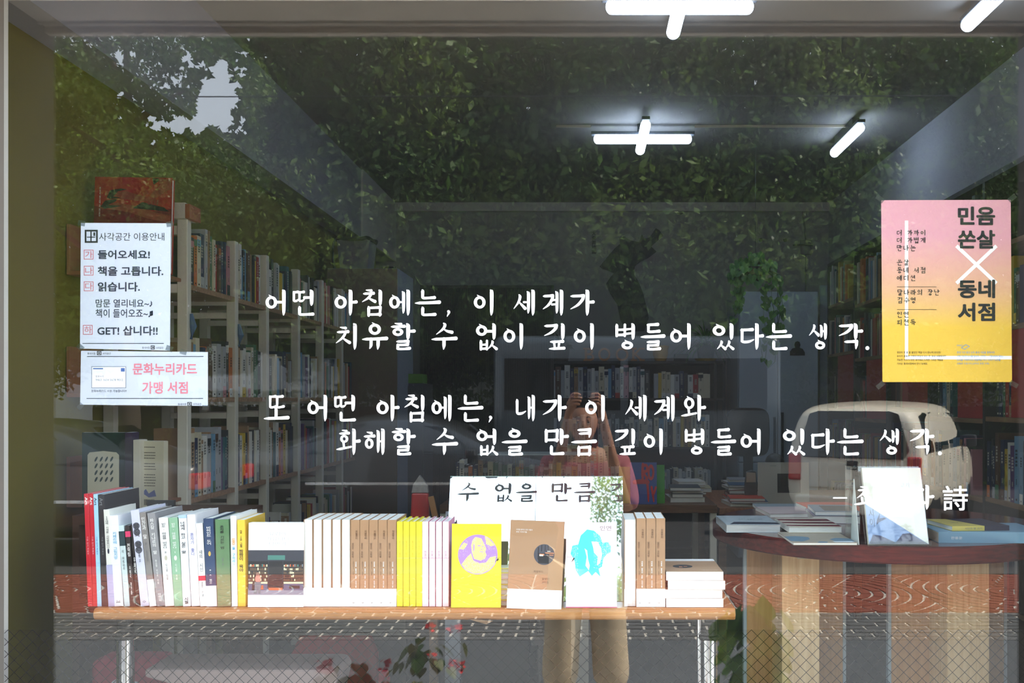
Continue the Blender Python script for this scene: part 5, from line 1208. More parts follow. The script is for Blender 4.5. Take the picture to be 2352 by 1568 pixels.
for vx, ln in ((-.13, .26), (-.10, .20), (.05, .52), (.10, .48), (.13, .44), (.07, .40), (.145, .36)):
    pts = [(vx * .3, -.03, .06), (vx, -.05, .02)] + [(vx + .012 * math.sin(i * 1.3 + vx * 30), -.06, .02 - ln * i / 6) for i in range(1, 7)]
    st.tube(pts, .002, 5)
    for p in pts[2:]:
        for _ in range(2): heart(b, (p[0] + rd.uniform(-.02, .02), p[1] - .005, p[2] + rd.uniform(-.02, .02)), (rd.uniform(-.5, .5), -1, .2), (rd.uniform(-.5, .5), 0, -1), rd.uniform(.03, .05))
st.tube([(.02, -.05, -.38), (.035, -.06, -.50), (.07, -.06, -.56), (.11, -.06, -.52), (.125, -.05, -.36)], .002, 5)
b.build('leaf_cluster', LM, hp, kind='stuff'); st.build('vine', mat('vine_green', (60, 96, 40), .6), hp)
def grass_plant(name, lab, loc, n, ln, wd_, potm, sauc, m, seed, spread=1.):
    t = thing(name, lab, 'plant', loc); rd = random.Random(seed)
    b = MB(); b.lathe([(.0001, 0), (.055, 0), (.075, .12), (.068, .12), (.05, .01), (.0001, .01)], 24); b.build('pot', potm, t, smooth=True)
    if sauc: b = MB(); b.lathe([(.0001, -.0), (.07, 0), (.085, .022), (.08, .022), (.0001, .006)], 24); b.build('saucer', sauc, t, smooth=True)
    b = MB()
    for k in range(n):
        a = rd.uniform(0, 6.28); el = rd.uniform(.5, 1.4)
        leaf_blade(b, (0, 0, .11), (math.cos(a) * math.cos(el) * spread, math.sin(a) * math.cos(el), math.sin(el)), (0, 0, 1), rd.uniform(.6, 1) * ln, wd_, 0, rd.uniform(1.2, 2.4), 6)
    b.build('leaf_cluster', m, t, kind='stuff'); return t
zt_ = top_ + .0206
grass_plant('potted_spider_plant', 'spider plant with arching leaves in a dark pot on a yellow saucer', (sx(1621, SY + .12), SY + .12, zt_), 80, .34, .012, mat('pot_black', (36, 34, 42), .5), mat('saucer_yellow', (200, 160, 40), .5), LM, 5)
grass_plant('potted_bush', 'small leafy plant in a dark brown pot by the mesh screen', (sx(1288, SY + .12), SY + .12, zt_), 70, .14, .024, mat('pot_brown', (56, 44, 40), .6), None, leafmat('dark_leaf', (30, 58, 34), (50, 86, 48)), 6)
yp = thing('flower_pot', 'yellow ochre pot beside the K of the letter sign', 'pot', (sx(1517, SY + .1), SY + .1, zt_))
b = MB(); b.lathe([(.0001, 0), (.04, 0), (.058, .05), (.06, .10), (.064, .10), (.064, .118), (.054, .118), (.05, .02), (.0001, .01)], 24); b.build('pot', mat('pot_yellow', (206, 156, 50), .5), yp, smooth=True)
b = MB(); rd = random.Random(8)
for k in range(14): a = rd.uniform(0, 6.28); leaf_blade(b, (0, 0, .11), (math.cos(a), math.sin(a), .8), (0, 0, 1), .07, .02, 0, 1.)
b.build('leaf_cluster', LM, yp, kind='stuff')
db = thing('small_box', 'low dark box between the yellow pot and the spider plant', 'box', (sx(1552), SY + .05, zt_)); MB().box(0, 0, 0, .10, .12, .055).build('box_body', M_dark, db, bevel=.002)
# pale band of the counter window seen behind letters
# refrigerator
fx0, fx1 = P(1697, 668, 4.95).x, P(1880, 668, 4.95).x; fz = P(1697, 668, 4.95).z
fr = thing('refrigerator', 'tall pale grey two-door refrigerator with long handles', 'refrigerator', (fx0, 4.95, 0)); fw = fx1 - fx0
FM = mat('fridge_grey', (176, 190, 200), .35, noise=.02); sp_ = P(1787, 668, 4.95).x - fx0; zs = H - (1062 - CY) / F * (D + 4.95)
MB().box(0, .055, .03, fw, .62, fz).build('fridge_body', FM, fr, bevel=.006)
for (x0, x1, z0, z1_) in ((.002, sp_ - .002, zs + .003, fz - .004), (.002, sp_ - .002, .04, zs - .003), (sp_ + .002, fw - .002, .04, fz - .004)):
    dr = MB().box(x0, 0, z0, x1, .05, z1_).build('door', FM, fr, bevel=.008)
    hx = x1 - .035 if x0 < .01 else x0 + .018; za = max(z0 + .05, .62); zb_ = min(z1_ - .05, 1.10) if x0 > .01 or z0 > .6 else z1_ - .03
    if z0 > .6: za, zb_ = z0 + .03, z0 + .33
    b = MB(); b.box(hx, -.03, za, hx + .016, -.012, zb_).box(hx, -.013, za, hx + .016, 0, za + .02).box(hx, -.013, zb_ - .02, hx + .016, 0, zb_); b.build('handle', mat('handle_dark', (70, 76, 84), .3, .8), dr, bevel=.002)
bu = thing('fridge_magnet', 'dark bust-shaped magnet on the refrigerator door', 'magnet', (P(1832, 800, 4.94).x, 4.945, P(1832, 816, 4.94).z))
b = MB(); b.prism([(x / F * 7.25, z / F * 7.25) for x, z in ((-17, 0), (-17, 9), (-12, 16), (-5, 18), (-7, 24), (-5, 31), (0, 33), (5, 31), (7, 24), (5, 18), (12, 15), (17, 7), (17, 0))], 0, .004); b.build('bust_shape', mat('magnet_brown', (44, 34, 32), .6), bu)
nc = thing('paper_note', 'small white note stuck low on the refrigerator', 'note', P(1698, 968, 4.945)); MB().box(0, 0, 0, 32 / F * 7.25, .002, 26 / F * 7.25).build('paper', M_paper, nc)
MB().box(.075, -.0006, .05, .092, 0, .07).build('red_mark', INKR, nc)
wp = thing('wall_panel', 'pale grey board leaning between the refrigerator and the black bookcase', 'panel', (P(1884, 700, 5.3).x, 5.3, .8)); MB().box(0, 0, 0, .13, .02, P(1884, 655, 5.3).z - .8).build('board', mat('board_greyblue', (150, 162, 176), .6), wp); MB().box(.0, -.001, -.8, .13, .02, -.002).build('board_lower', mat('board_brown', (96, 88, 80), .7), wp)
ch = thing('office_chair', 'black office chair with a rounded back before the refrigerator', 'chair', (P(1725, 1000, 4.1).x, 4.2, 0))
w2 = 26 / F * 6.5
b = MB(); b.prism([(.215 * math.copysign(abs(math.cos(a)) ** .45, math.cos(a)) * .65, .98 + .16 * math.copysign(abs(math.sin(a)) ** .45, math.sin(a))) for a in [R(12 * k) for k in range(30)]], 0, .045); b.build('backrest', mat('chair_black', (30, 31, 34), .6), ch, bevel=.006)
MB().box(-.22, -.42, .44, .22, .02, .50).build('seat', mat('chair_black', (30, 31, 34)), ch, bevel=.02, bseg=3); MB().box(-.03, .0, .46, .03, .03, .85).build('back_support', M_blackp, ch)
b = MB(); b.lathe([(.025, .08), (.025, .44)], 14, 0, Matrix.Translation((0, -.2, 0))); b.build('column', M_chrome, ch, smooth=True)
for k in range(5):
    a = R(72 * k + 18); b = MB(); b.tube([(0, -.2, .09), (.26 * math.cos(a), -.2 + .26 * math.sin(a), .06)], .018, 8); f_ = b.build('base_arm', M_blackp, ch)
    b = MB(); b.lathe([(.0001, -.012), (.027, -.012), (.027, .012), (.0001, .012)], 14, 0, Matrix.Translation((.26 * math.cos(a), -.2 + .26 * math.sin(a), .028)), axis='y'); b.build('castor', M_blackp, f_)

# ---------------------------------------------------------------- display tables in the middle
def table(name, lab, x0, x1, y0, y1, z, m, th=.035, legm=None, leg=.035):
    t = thing(name, lab, 'table', (x0, y0, 0)); MB().box(0, 0, z - th, x1 - x0, y1 - y0, z).build('tabletop', m, t, bevel=.002)
    for x in (.0, x1 - x0 - leg):
        for y in (.01, y1 - y0 - leg - .01): MB().box(x, y, 0, x + leg, y + leg, z - th).build('leg', legm or m, t)
    return t
BWT = wood('brown_table_wood', (96, 64, 42), (118, 80, 52), .5, (2, 14, 14))
Yt = 4.26 - D
t1 = table('display_table', 'brown wooden display table with pale legs behind the mirror', P(1010, 1160, Yt).x, P(1647, 1160, Yt).x, Yt, Yt + .75, .745, BWT, .035, M_post, .028)
MB().box(.03, .1, .28, P(1647, 1160, Yt).x - P(1010, 1160, Yt).x - .03, .65, .30).build('lower_shelf', M_dark, t1)
ab = thing('acrylic_case', 'long clear acrylic case holding the upright row on the display table', 'case', (P(1097, 1043, Yt + .05).x, Yt + .05, .7456))
wa = P(1368, 1043, Yt + .05).x - ab.location.x; ha = P(1097, 1043, Yt + .05).z - .7456
MB().box(0, 0, 0, wa, .003, ha - .004).build('front_pane', M_acr, ab); MB().box(0, -.001, ha - .004, wa, .22, ha).build('top_pane', mat('acrylic_edge', (190, 205, 205), .2), ab)
for x in (0, wa - .003): MB().box(x, .004, 0, x + .003, .22, ha - .004).build('side_pane', M_acr, ab)
fill_row((P(1046, 1097, Yt + .08).x, Yt + .09, .7458), (1, 0, 0), P(1365, 1097, Yt + .08).x - P(1046, 1097, Yt + .08).x, 0, (.15, .185), (.11, .13), (.014, .026), 'in the upright row behind the mirror', 'books in the upright row on the display table')
fill_row((P(1300, 1097, Yt + .02).x, Yt + .30, .7458), (1, 0, 0), .20, 0, (.22, .27), (.13, .15), (.018, .030), 'in the taller row behind the acrylic case', 'books at the rear of the display table', [('ivory', (214, 202, 170), 5), ('red', (170, 40, 46), 3), ('yellow', (214, 180, 60), 1), ('rose', (190, 130, 140), 2)])
def stand(nm, lab, x0, x1, y0, y1, Y, cm, back=6, z=.7458):
    L = D + Y; k = L / F; root = thing(nm, lab, 'book', ((x0 - CX) * k, Y, z), (R(-back), 0, 0), 'books standing face out on the display table'); wd = (x1 - x0) * k; h = (y1 - y0) * k
    MB().box(0, 0, 0, wd, .0012, h).box(0, .013, 0, wd, .0142, h).box(0, .0012, 0, .0012, .013, h).build('cover', cm, root); MB().box(.0014, .0014, .001, wd - .001, .0128, h - .001).build('pages', M_page, root); return root, wd, h
stand('hardcover_book', 'mustard yellow book behind the blue one on the display table', 1422, 1456, 1074, 1158, Yt + .06, cmat('mustard', (200, 176, 50)))
stand('hardcover_book', 'bright green book half hidden by the blue one on the display table', 1490, 1527, 1070, 1158, Yt + .06, cmat('grass', (70, 160, 40)))
rb, wd, h = stand('hardcover_book', 'blue book with hand-painted red letters, standing on the display table', 1448, 1509, 1060, 1156, Yt + .02, cmat('cobalt_dull', (70, 86, 160)))
rp_ = mat('red_brush', (214, 48, 48), .5); b = MB()
def st_(pts, ws):
    q = []; ribbon(q, pts, ws)
    for _l, g in q:
        ar = sum(g[k][0] * g[(k + 1) % len(g)][1] - g[(k + 1) % len(g)][0] * g[k][1] for k in range(len(g)))
        g = g if ar > 0 else g[::-1]; b.add([(x / 100 * wd, -.0008, z / 100 * h) for x, z in g], [tuple(range(len(g)))])
st_([(48, 94), (46, 75), (47, 60)], [9, 8, 8]); st_([(48, 93), (62, 92), (62, 80), (50, 76), (64, 62)], [6, 7, 7, 6, 7])
ring_pts = [(78 + 9 * math.cos(a), 76 + 15 * math.sin(a)) for a in [R(30 * k) for k in range(13)]]; st_(ring_pts, [7] * 13)
st_([(14, 53), (40, 54), (68, 53)], [8, 10, 8]); st_([(60, 60), (66, 40), (68, 8)], [8, 8, 5]); st_([(80, 40), (84, 26), (88, 8)], [7, 7, 5]); st_([(96, 40), (90, 28), (86, 22)], [6, 6, 4])
b.build('painted_letters', rp_, rb)
def pile(x, Y, n, labf, sz0=.14, dp=.2, z=.7458, cols=None, grp='', seed=1):
    rd = random.Random(seed); zz = z
    for k in range(n):
        c = cols[k % len(cols)] if cols else pick(); t = rd.uniform(.008, .02); w_ = sz0 * rd.uniform(.9, 1.1)
        lying('paperback_book', labf(k, c[0]), (x + rd.uniform(-.008, .008), Y + rd.uniform(-.01, .01)), w_, dp * rd.uniform(.85, 1), t, cmat('pile_' + c[0], c[1]), rd.uniform(-6, 6), zz, grp=grp); zz += t + .0008
GG = [('white', (216, 214, 206)), ('navy', (44, 46, 70)), ('pale grey', (170, 172, 176)), ('charcoal', (52, 50, 56))]
pile(P(1545, 1150, Yt + .06).x, Yt + .10, 4, lambda k, c: f'{c} book lying {ORD[k]} from the table in the low pile beside the green book', cols=GG, grp='books piled beside the green book', seed=2)
pile(P(1560, 1130, Yt + .45).x, Yt + .45, 4, lambda k, c: f'{c} book lying {ORD[k]} from the table in the pile at the far edge', cols=[('black', (30, 30, 32)), ('ivory', (190, 180, 140)), ('rose', (150, 60, 70)), ('white', (216, 214, 206))], grp='books piled at the far edge', seed=4)
Y2 = 4.55 - D
t2 = table('display_table', 'orange-brown display table to the side of the white card panel', P(1652, 1185, Y2).x, 1.50, Y2, Y2 + .9, .70, wood('orange_table_wood', (140, 86, 50), (164, 104, 62), .5, (14, 2, 14)), .03, BWT)
GG2 = [('white', (214, 212, 206)), ('steel-blue', (80, 110, 140)), ('orange-red', (214, 72, 44)), ('maroon', (120, 36, 40)), ('rose', (176, 96, 104))]
pile(P(1672, 1185, Y2 + .1).x, Y2 + .04, 3, lambda k, c: f'{c} book lying {ORD[k]} from the orange-brown table top, front pile', .17, .2, .7008, GG2, 'books in the front pile on the orange-brown table', 5)
pile(P(1668, 1160, Y2 + .4).x, Y2 + .32, 5, lambda k, c: f'{c} book lying {ORD[k]} from the orange-brown table top, rear pile', .17, .2, .7008, GG2[2:] + GG2[:2], 'books in the rear pile on the orange-brown table', 9)
pile(P(1668, 1120, Y2 + .75).x, Y2 + .62, 6, lambda k, c: f'{c} book lying {ORD[k]} from the table in the pile before the bookshelf', .17, .2, .7008, [GG[0], GG[2]], 'books piled before the bookshelf', 11)
pn = thing('card_panel', 'off-white card panel with a dark square photograph', 'card', (P(1742, 1160, Y2 + .15).x, Y2 + .16, .7008), (R(-3), 0, 0))
kk = (D + Y2 + .15) / F; MB().box(0, 0, 0, 118 * kk, .004, 96 * kk).build('card', mat('card_offwhite', (206, 206, 194), .7), pn)
MB().box(45 * kk, -.0012, 26 * kk, 98 * kk, -.0002, 70 * kk).build('photograph', mat('photo_dark', (46, 42, 42), .5, noise=.6, scale=60), pn)
write('Aquarium', M_inkg, pn, (35 * kk, -.0005, 88 * kk), width=18 * kk, height=2.5 * kk, name='card_title') if False else write('사진전', M_inkg, pn, (35 * kk, -.0005, 88 * kk), width=14 * kk, height=3 * kk, name='card_title')
pg_ = thing('plastic_bag', 'crumpled clear bag of cards beside the white card panel', 'bag', (P(1712, 1160, Y2 + .2).x, Y2 + .2, .7008))
b = MB(); rd = random.Random(12); b.prism([(0, 0), (.055, 0), (.06, .09), (.052, .15), (.03, .158), (.004, .15), (-.004, .07)], 0, .02); b.build('bag_film', mat('bag_grey', (96, 96, 96), .25), pg_, bevel=.004)
b = MB(); b.prism([(.004, .10), (.05, .10), (.048, .145), (.006, .148)], -.002, -.0006); b.build('card_inside', mat('card_beige', (186, 170, 150), .5), pg_)
mo = thing('computer_mouse_dome', 'black domed speaker standing behind the card panel', 'speaker', (P(1775, 1065, Y2 + .6).x, Y2 + .55, .7008)); mo.name = 'dome_speaker'
b = MB(); b.lathe([(.0001, 0), (.05, 0), (.05, .17)] + [(.05 * math.cos(R(15 * k)), .17 + .05 * math.sin(R(15 * k))) for k in range(1, 6)] + [(.0001, .22)], 24); b.build('speaker_body', M_blackp, mo, smooth=True)
hd = thing('red_pouch', 'translucent red pouch with a pointed clear top, beside the mirror', 'pouch', (P(951, 1140, 1.2).x, 1.30, 0.0))
# low dark cupboard carrying the pouch, seen past the bench books
lc = thing('cupboard', 'low black cupboard behind the brown novels', 'cupboard', (P(800, 1150, 1.2).x, 1.22, 0)); MB().box(0, 0, 0, .64, .34, .70).build('body', M_dark, lc, bevel=.003); MB().box(.005, -.012, .03, .315, -.0005, .69).build('door', M_dark, lc); MB().box(.325, -.012, .03, .635, -.0005, .69).build('door', M_dark, lc)
hd.location.z = .7008; kk = 3.61 / F
b = MB(); b.prism([(-22 * kk, 0), (23 * kk, 0), (21 * kk, 330 * kk * .3), (-17 * kk, 330 * kk * .3)], 0, .03); b.build('pouch_body', mat('pouch_red', (186, 44, 44), .35), hd, bevel=.006)
b = MB(); b.prism([(-17 * kk, 100 * kk), (21 * kk, 100 * kk), (19 * kk, 116 * kk), (1 * kk, 140 * kk), (-14 * kk, 118 * kk)], .004, .026); b.build('pouch_top', mat('foil_silver', (176, 176, 178), .3, .6, noise=.4, scale=60), hd)
pc = thing('picture_frame', 'small picture in a white frame beside the red pouch', 'frame', (P(1018, 1150, 1.25).x, 1.30, .7008), (R(-8), 0, 0)); MB().box(0, 0, 0, .05, .008, .09).build('frame_border', M_paper, pc); MB().box(.006, -.001, .012, .044, -.0002, .078).build('picture', mat('picture_grey', (120, 120, 120), .6, noise=.5, scale=30), pc)
wd_s = thing('wooden_ruler', 'tan wooden slat leaning beside the red pouch', 'slat', (P(985, 1160, 1.2).x + .02, 1.25, .7008), (0, R(-12), 0)); MB().box(0, 0, 0, .02, .012, .15).build('slat_body', mat('tan_slat', (150, 104, 56), .6), wd_s)

# ---------------------------------------------------------------- black bookcase along the right wall
RX = 1.55
rc = thing('bookcase', 'tall black bookcase', 'bookcase', (RX, .93, 0)); rc['label'] = 'tall black cube bookcase with oak shelves and red panels beside the round table'
ys = [.93 + .625 * k for k in range(6)]
for y in ys: MB().box(0, y - .93, 0, .40, y - .93 + .022, 2.039 if y > 1 else 1.86).build('upright', M_dark if y > 1.2 else M_ltwood, rc)
MB().box(.40, 0, 0, .41, 3.14, 2.06).build('back_panel', mat('shelf_back_black', (22, 20, 20)), rc)
RZ = [.42, .81, 1.12, 1.46, 1.77]
MB().box(0, 0, 2.04, .40, 3.14, 2.06).build('shelf_board', M_dark, rc)
PAL_DIM = [(c[0], tuple(int(v * .80) for v in c[1]), c[2] * (.5 if c[0] in ('white', 'ivory') else 1.2)) for c in PAL]  # shelf palette darkened: dimness along the right wall put into the book colours

PAL_DIM = [(c[0] + ' ', c[1], c[2]) for c in PAL_DIM]
BAYN = ['one', 'two', 'three', 'four', 'five']
for i in range(5):
    off = [0.01, 0, .035, -.03, .02][i]
    for z in RZ: MB().box(0.002, ys[i] - .93 + .023, z + off - .018, .398, ys[i + 1] - .93 - .001, z + off).build('shelf_board', M_ltwood, rc)
    yy0, yy1 = ys[i] - .93 + .024, ys[i + 1] - .93 - .002
    MB().box(.004, yy0, RZ[2] + off + .001, .02, yy0 + (yy1 - yy0) * (.62 if i != 1 else .45), RZ[3] + off - .02).build('red_panel', M_redb, rc)
    for si, z in enumerate(RZ):
        if si == 2: 
            fill_row((RX + .03, ys[i + 1] - .012, z + off + .0006), (0, -1, 0), (yy1 - yy0) * .33, R(-90), (.19, .24), (.13, .16), (.02, .04), f'beside the red panel, bay {BAYN[i]}, black bookcase', 'books beside the red panels of the black bookcase', PAL_DIM); continue
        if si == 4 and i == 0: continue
        fill_row((RX + .004, ys[i + 1] - .008, z + off + .0006), (0, -1, 0), (yy1 - yy0) * random.uniform(.75, 1), R(-90), (.18, .25), (.13, .17), (.02, .042), f'on shelf {["one","two","three","four","five"][si]}, bay {BAYN[i]}, black bookcase', f'books on shelf {["one","two","three","four","five"][si]} of the black bookcase', PAL_DIM)
build_shelf_books(225)

# ---------------------------------------------------------------- ceiling lamps
LAMP = mat('lamp_tube', (205, 226, 255), .5, emit=15.0)
LH = mat('lamp_holder', (74, 78, 84), .6)
def tube_lamp(t, x, y, ln, along, z, under=True, zoff=0.):
    b = MB(); r_ = .028; n = 10
    pr = [(.0001, -ln / 2)] + [(r_ * math.sin(R(90 * k / 4)), -ln / 2 + r_ * .8 * (1 - math.cos(R(90 * k / 4)))) for k in range(1, 5)] + [(r_ * math.cos(R(90 * k / 4)), ln / 2 - r_ * .8 * (1 - math.sin(R(90 * k / 4)))) for k in range(0, 4)] + [(.0001, ln / 2)]
    b.lathe(pr, 20, 0, Matrix.Translation((x, y, z)), axis='x' if along == 'x' else 'y'); b.build('diffuser', LAMP, t, smooth=True)
    b = MB(); h2 = ln / 2 - .02
    if along == 'x': b.box(x - h2 - .035, y - .022, z + .022, x + h2 + .035, y + .022, z + .040)
    else: b.box(x - .022, y - h2 - .035, z + .022, x + .022, y + h2 + .035, z + .040)
    b.build('lamp_holder', LH, t, bevel=.003)
for i, (x, L, cross) in enumerate(((.36, 3.81, True), (.33, 5.75, True), (1.535, 3.72, False), (1.52, 5.80, False))):
    t = thing('ceiling_lamp', ['cross-shaped fluorescent lamp at the top edge of the window view', 'small cross-shaped fluorescent lamp deep in the shop', 'single fluorescent tube near the upper corner over the round table', 'single fluorescent tube deep in the shop beside the cross lamp'][i], 'lamp', (x, L - D, 2.70), group='ceiling lamps')
    tube_lamp(t, 0, 0, .60, 'y', 0 if not cross else .002)
    if cross: tube_lamp(t, 0, 0, .566, 'x', -.002)
    if cross: MB().box(-.03, -.03, .042, .03, .03, .078).build('ceiling_mount', LH, t)
    else: MB().box(-.02, -.2, .04, .02, .2, .078).build('ceiling_mount', LH, t)
cd = thing('cable_conduit', 'thin surface conduit joining the deep ceiling lamps', 'conduit', (.33, 3.44, 2.765)); MB().box(.30, -.006, 0, 1.17, .006, .013).box(-.5, -.006, 0, -.30, .006, .013).build('conduit', mat('conduit_cream', (180, 170, 150), .6), cd)

# ---------------------------------------------------------------- under the bench
rdch = thing('plastic_chair', 'dull red plastic chair tucked below the bench', 'chair', (P(740, 1500, .62).x, .66, 0))
RC = mat('chair_red', (206, 44, 60), .45)
b = MB(); wR = .115 * 1.05; b.prism([(-.16, .30), (.14, .30), (.155, .36), (.155, .44), (.13, .50), (.09, .515), (-.04, .515), (-.08, .49), (-.13, .38)], 0, .02); b.build('backrest', RC, rdch, bevel=.005)
b = MB(); b.prism([(-.16, -.0), (.13, 0), (.13, .30), (-.16, .30)], .29, .31, 'z'); b.build('seat', RC, rdch, bevel=.004)
for x in (-.15, .115):
    for y in (.02, .27): MB().box(x, y, 0, x + .02, y + .02, .29).build('leg', RC, rdch)
bx2 = thing('low_bench', 'pale grey-beige low bench top with a rounded corner under the window bench', 'bench', (P(340, 1532, .22).x, .20, 0)); z2 = P(340, 1532, .22).z; w3 = P(780, 1532, .22).x - P(340, 1532, .22).x
b = MB(); b.prism([(0, z2 - .02), (w3 - .05, z2 - .14), (w3 - .02, z2 - .11), (w3, z2 - .02), (w3 - .012, z2 - .002), (w3 - .03, z2), (0, z2)], 0, .16); b.build('bench_body', mat('putty_grey', (170, 152, 148), .6), bx2, bevel=.006)
cu = thing('cushion', 'dull pink cushion with a pale pattern under the bench end', 'cushion', (P(205, 1568, .42).x, .42, 0.22)); 
b = MB(); b.box(0, 0, .02, .19, .12, .262); b.build('cushion_body', mat('cushion_pink', (176, 66, 84), .8), cu, bevel=.02, bseg=4, smooth=True)
b = MB(); b.lathe([(.0001, 0), (.022, 0), (.022, .001), (.0001, .001)], 16, 0, Matrix.Translation((.08, -.0012, .19)) @ Matrix.Rotation(R(90), 4, 'X')); b.lathe([(.0001, 0), (.016, 0), (.016, .001), (.0001, .001)], 16, 0, Matrix.Translation((.125, -.0012, .19)) @ Matrix.Rotation(R(90), 4, 'X')); b.build('pattern', mat('pattern_pale', (210, 200, 206), .8), cu)
MB().box(0, .0, -.22, .19, .12, .02).build('cushion_base', M_dark, cu)
cb2 = thing('low_cabinet', 'dark low cabinet standing behind the bench legs', 'cabinet', (P(300, 1430, .55).x, .50, 0)); 
b = MB(); b.box(0, 0, 0, .78, .02, P(300, 1458, .5).z)
for z0_, z1__ in ((P(300, 1458, .5).z, P(300, 1422, .5).z),): MB().box(0, -.005, z0_, .80, .16, z1__).build('cabinet_top', mat('slate_green', (60, 66, 62), .5), cb2)
for x in (0, .78): MB().box(x, 0, 0, x + .02, .15, P(300, 1458, .5).z - .001).build('side_panel', M_dark, cb2)
for i, (xa, xb, yy, rgb) in enumerate(((420, 445, .62, (150, 154, 158)), (474, 486, .66, (176, 160, 140)), (1022, 1056, .8, (150, 154, 158)), (986, 1005, .85, (150, 120, 90)), (1312, 1352, .9, (160, 150, 134)))):
    t = thing('table_leg_post' if False else 'floor_post', ['grey post standing under the bench near its chrome leg', 'thin tan post under the bench', 'grey-white post under the middle of the bench', 'thin brown post beside the grey-white one', 'wide greige post under the bench below the kraft cover'][i], 'post', (P(xa, 1500, yy).x, yy, 0)); MB().box(0, 0, 0, (xb - xa) / F * (D + yy), .03, .60).build('post_body', mat(f'floor_post_{i}', rgb, .6), t)
vc = thing('power_strip_post', 'thin dark vertical pole before the kraft cover, down to the floor', 'pole', (P(1240, 1500, .28).x, .285, 0)); vc.name = 'dark_pole'
b = MB(); b.lathe([(.008, 0), (.008, .70)], 12); b.build('pole_body', M_blackp, vc, smooth=True); MB().box(-.022, -.012, .56, .012, .012, .585).build('clamp', M_blackp, vc)

# ---------------------------------------------------------------- the street in front of the shop, seen as a reflection
S('ground', MB().box(-40, -60, STREET - .3, 40, -.22, STREET - .06), mat('asphalt_base', (70, 70, 70), .95, noise=.15, scale=6))
def yL(L): return -(L - D)
asph = mat('asphalt', (88, 89, 90), .95, noise=.2, scale=30)
sw = S('pavement', MB().box(-12, yL(6.62), STREET - .06, 14, -3.1, STREET), asph)
S('unseen_bounce_apron', MB().box(-12, -3.1, STREET - .06, 14, -.22, STREET), mat('bounce_ground_pale', (188, 184, 176), .9, noise=.08, scale=6))  # unseen pale ground, added to bounce light up onto soffit and books
S('road', MB().box(-40, -40, STREET - .06, 40, yL(9.45), STREET), mat('road_asphalt_shaded', (44, 44, 46), .95, noise=.2, scale=30))  # road colour darkened to hold the shade of the trees
M_joint = mat('joint_mortar', (204, 194, 180), .9)
kerb = S('kerb', MB().box(-12, yL(9.45), STREET - .05, 14, yL(9.08), STREET + .004), mat('kerb_granite', (74, 72, 70), .9, noise=.1, scale=20))
pav = S('paving', MB().box(-12, yL(9.08), STREET - .06, 14, yL(6.62), STREET - .004), M_joint)
BRm = mat('paver_red', (140, 72, 52), .9, noise=.16, scale=7); GRm = mat('paver_grey', (100, 98, 96), .9, noise=.12, scale=9)
pieces = []
y0_, y1_ = yL(9.05), yL(7.46)
cells = 1.6
def arc_piece(cx, cy, r0, r1, a0, a1, n=2):
    pts = [(cx + r1 * math.cos(a0 + (a1 - a0) * i / n), cy + r1 * math.sin(a0 + (a1 - a0) * i / n)) for i in range(n + 1)]
    pts += [(cx + r0 * math.cos(a1 - (a1 - a0) * i / n), cy + r0 * math.sin(a1 - (a1 - a0) * i / n)) for i in range(n + 1)]
    return pts
ccy = (y0_ + y1_) / 2
def clip(pts, x0, y0, x1, y1):
    for ax, lim, sg in ((0, x0, 1), (0, x1, -1), (1, y0, 1), (1, y1, -1)):
        out = []
        for i in range(len(pts)):
            p, q = pts[i - 1], pts[i]; a_, b_ = (p[ax] - lim) * sg, (q[ax] - lim) * sg
            if (a_ >= 0) != (b_ >= 0): t_ = a_ / (a_ - b_); out.append((p[0] + (q[0] - p[0]) * t_, p[1] + (q[1] - p[1]) * t_))
            if b_ >= 0: out.append(q)
        pts = out
        if len(pts) < 3: return None
    return pts
for ci in range(-5, 8):
    ccx = ci * cells + .35
    for ri in range(0, 12):
        r0, r1 = ri * .10 + .022, ri * .10 + .10; nseg = max(6, int(2 * math.pi * (r0 + .05) / .22))
        for k in range(nseg):
            a0 = 2 * math.pi * (k + (ri % 2) * .5) / nseg; a1 = a0 + 2 * math.pi / nseg - .022 / (r0 + .05)
            pc_ = clip(arc_piece(ccx, ccy, r0, r1, a0, a1), ccx - cells / 2 + .008, y0_, ccx + cells / 2 - .008, y1_)
            if pc_: mx_ = sum(p[0] for p in pc_) / len(pc_); my_ = sum(p[1] for p in pc_) / len(pc_); pieces.append((pc_, 0, mx_, my_))
# infill between the rings and the straight courses of grey setts
x = -7.5; 
for row in range(8):
    yy = yL(7.42) + row * .105
    xx = -7.5 + (row % 2) * .11
    while xx < 10.5:
        pieces.append(([(xx, yy), (xx + .198, yy), (xx + .198, yy + .082), (xx, yy + .082)], 1, xx, yy)); xx += .22
for ci in range(-5, 7):
    ex = ci * cells + .35 + cells / 2
    for s_ in (-1, 1):
        for q in range(3):
            yy = ccy + s_ * (.38 + .12 * q); 
            hw = .05 + .05 * q
            pieces.append(([(ex - hw, yy), (ex + hw, yy), (ex + hw, yy + .1), (ex - hw, yy + .1)], 0, ex, yy)) if False else None
pieces.sort(key=lambda p: (p[2] - 1) ** 2 * .25 + (p[3] + 4.5) ** 2)
rest = MB(); nb = 0
for pts, kind, mx_, my_ in pieces:
    ar = sum(pts[k][0] * pts[(k + 1) % len(pts)][1] - pts[(k + 1) % len(pts)][0] * pts[k][1] for k in range(len(pts)))
    if ar < 0: pts = pts[::-1]
    if nb < 280:
        q = MB(); dz = random.uniform(-.001, .002); q.prism([(a - mx_, c - my_) for a, c in pts], -.004, .003 + dz, 'z'); o = q.build('paver', [BRm, GRm][kind], pav); o.location = (mx_, my_, STREET); nb += 1
    else: rest.prism(pts, STREET - .004, STREET + .003 + random.uniform(-.001, .002), 'z', kind)
rest.build('paver', [BRm, GRm], pav, kind='stuff')

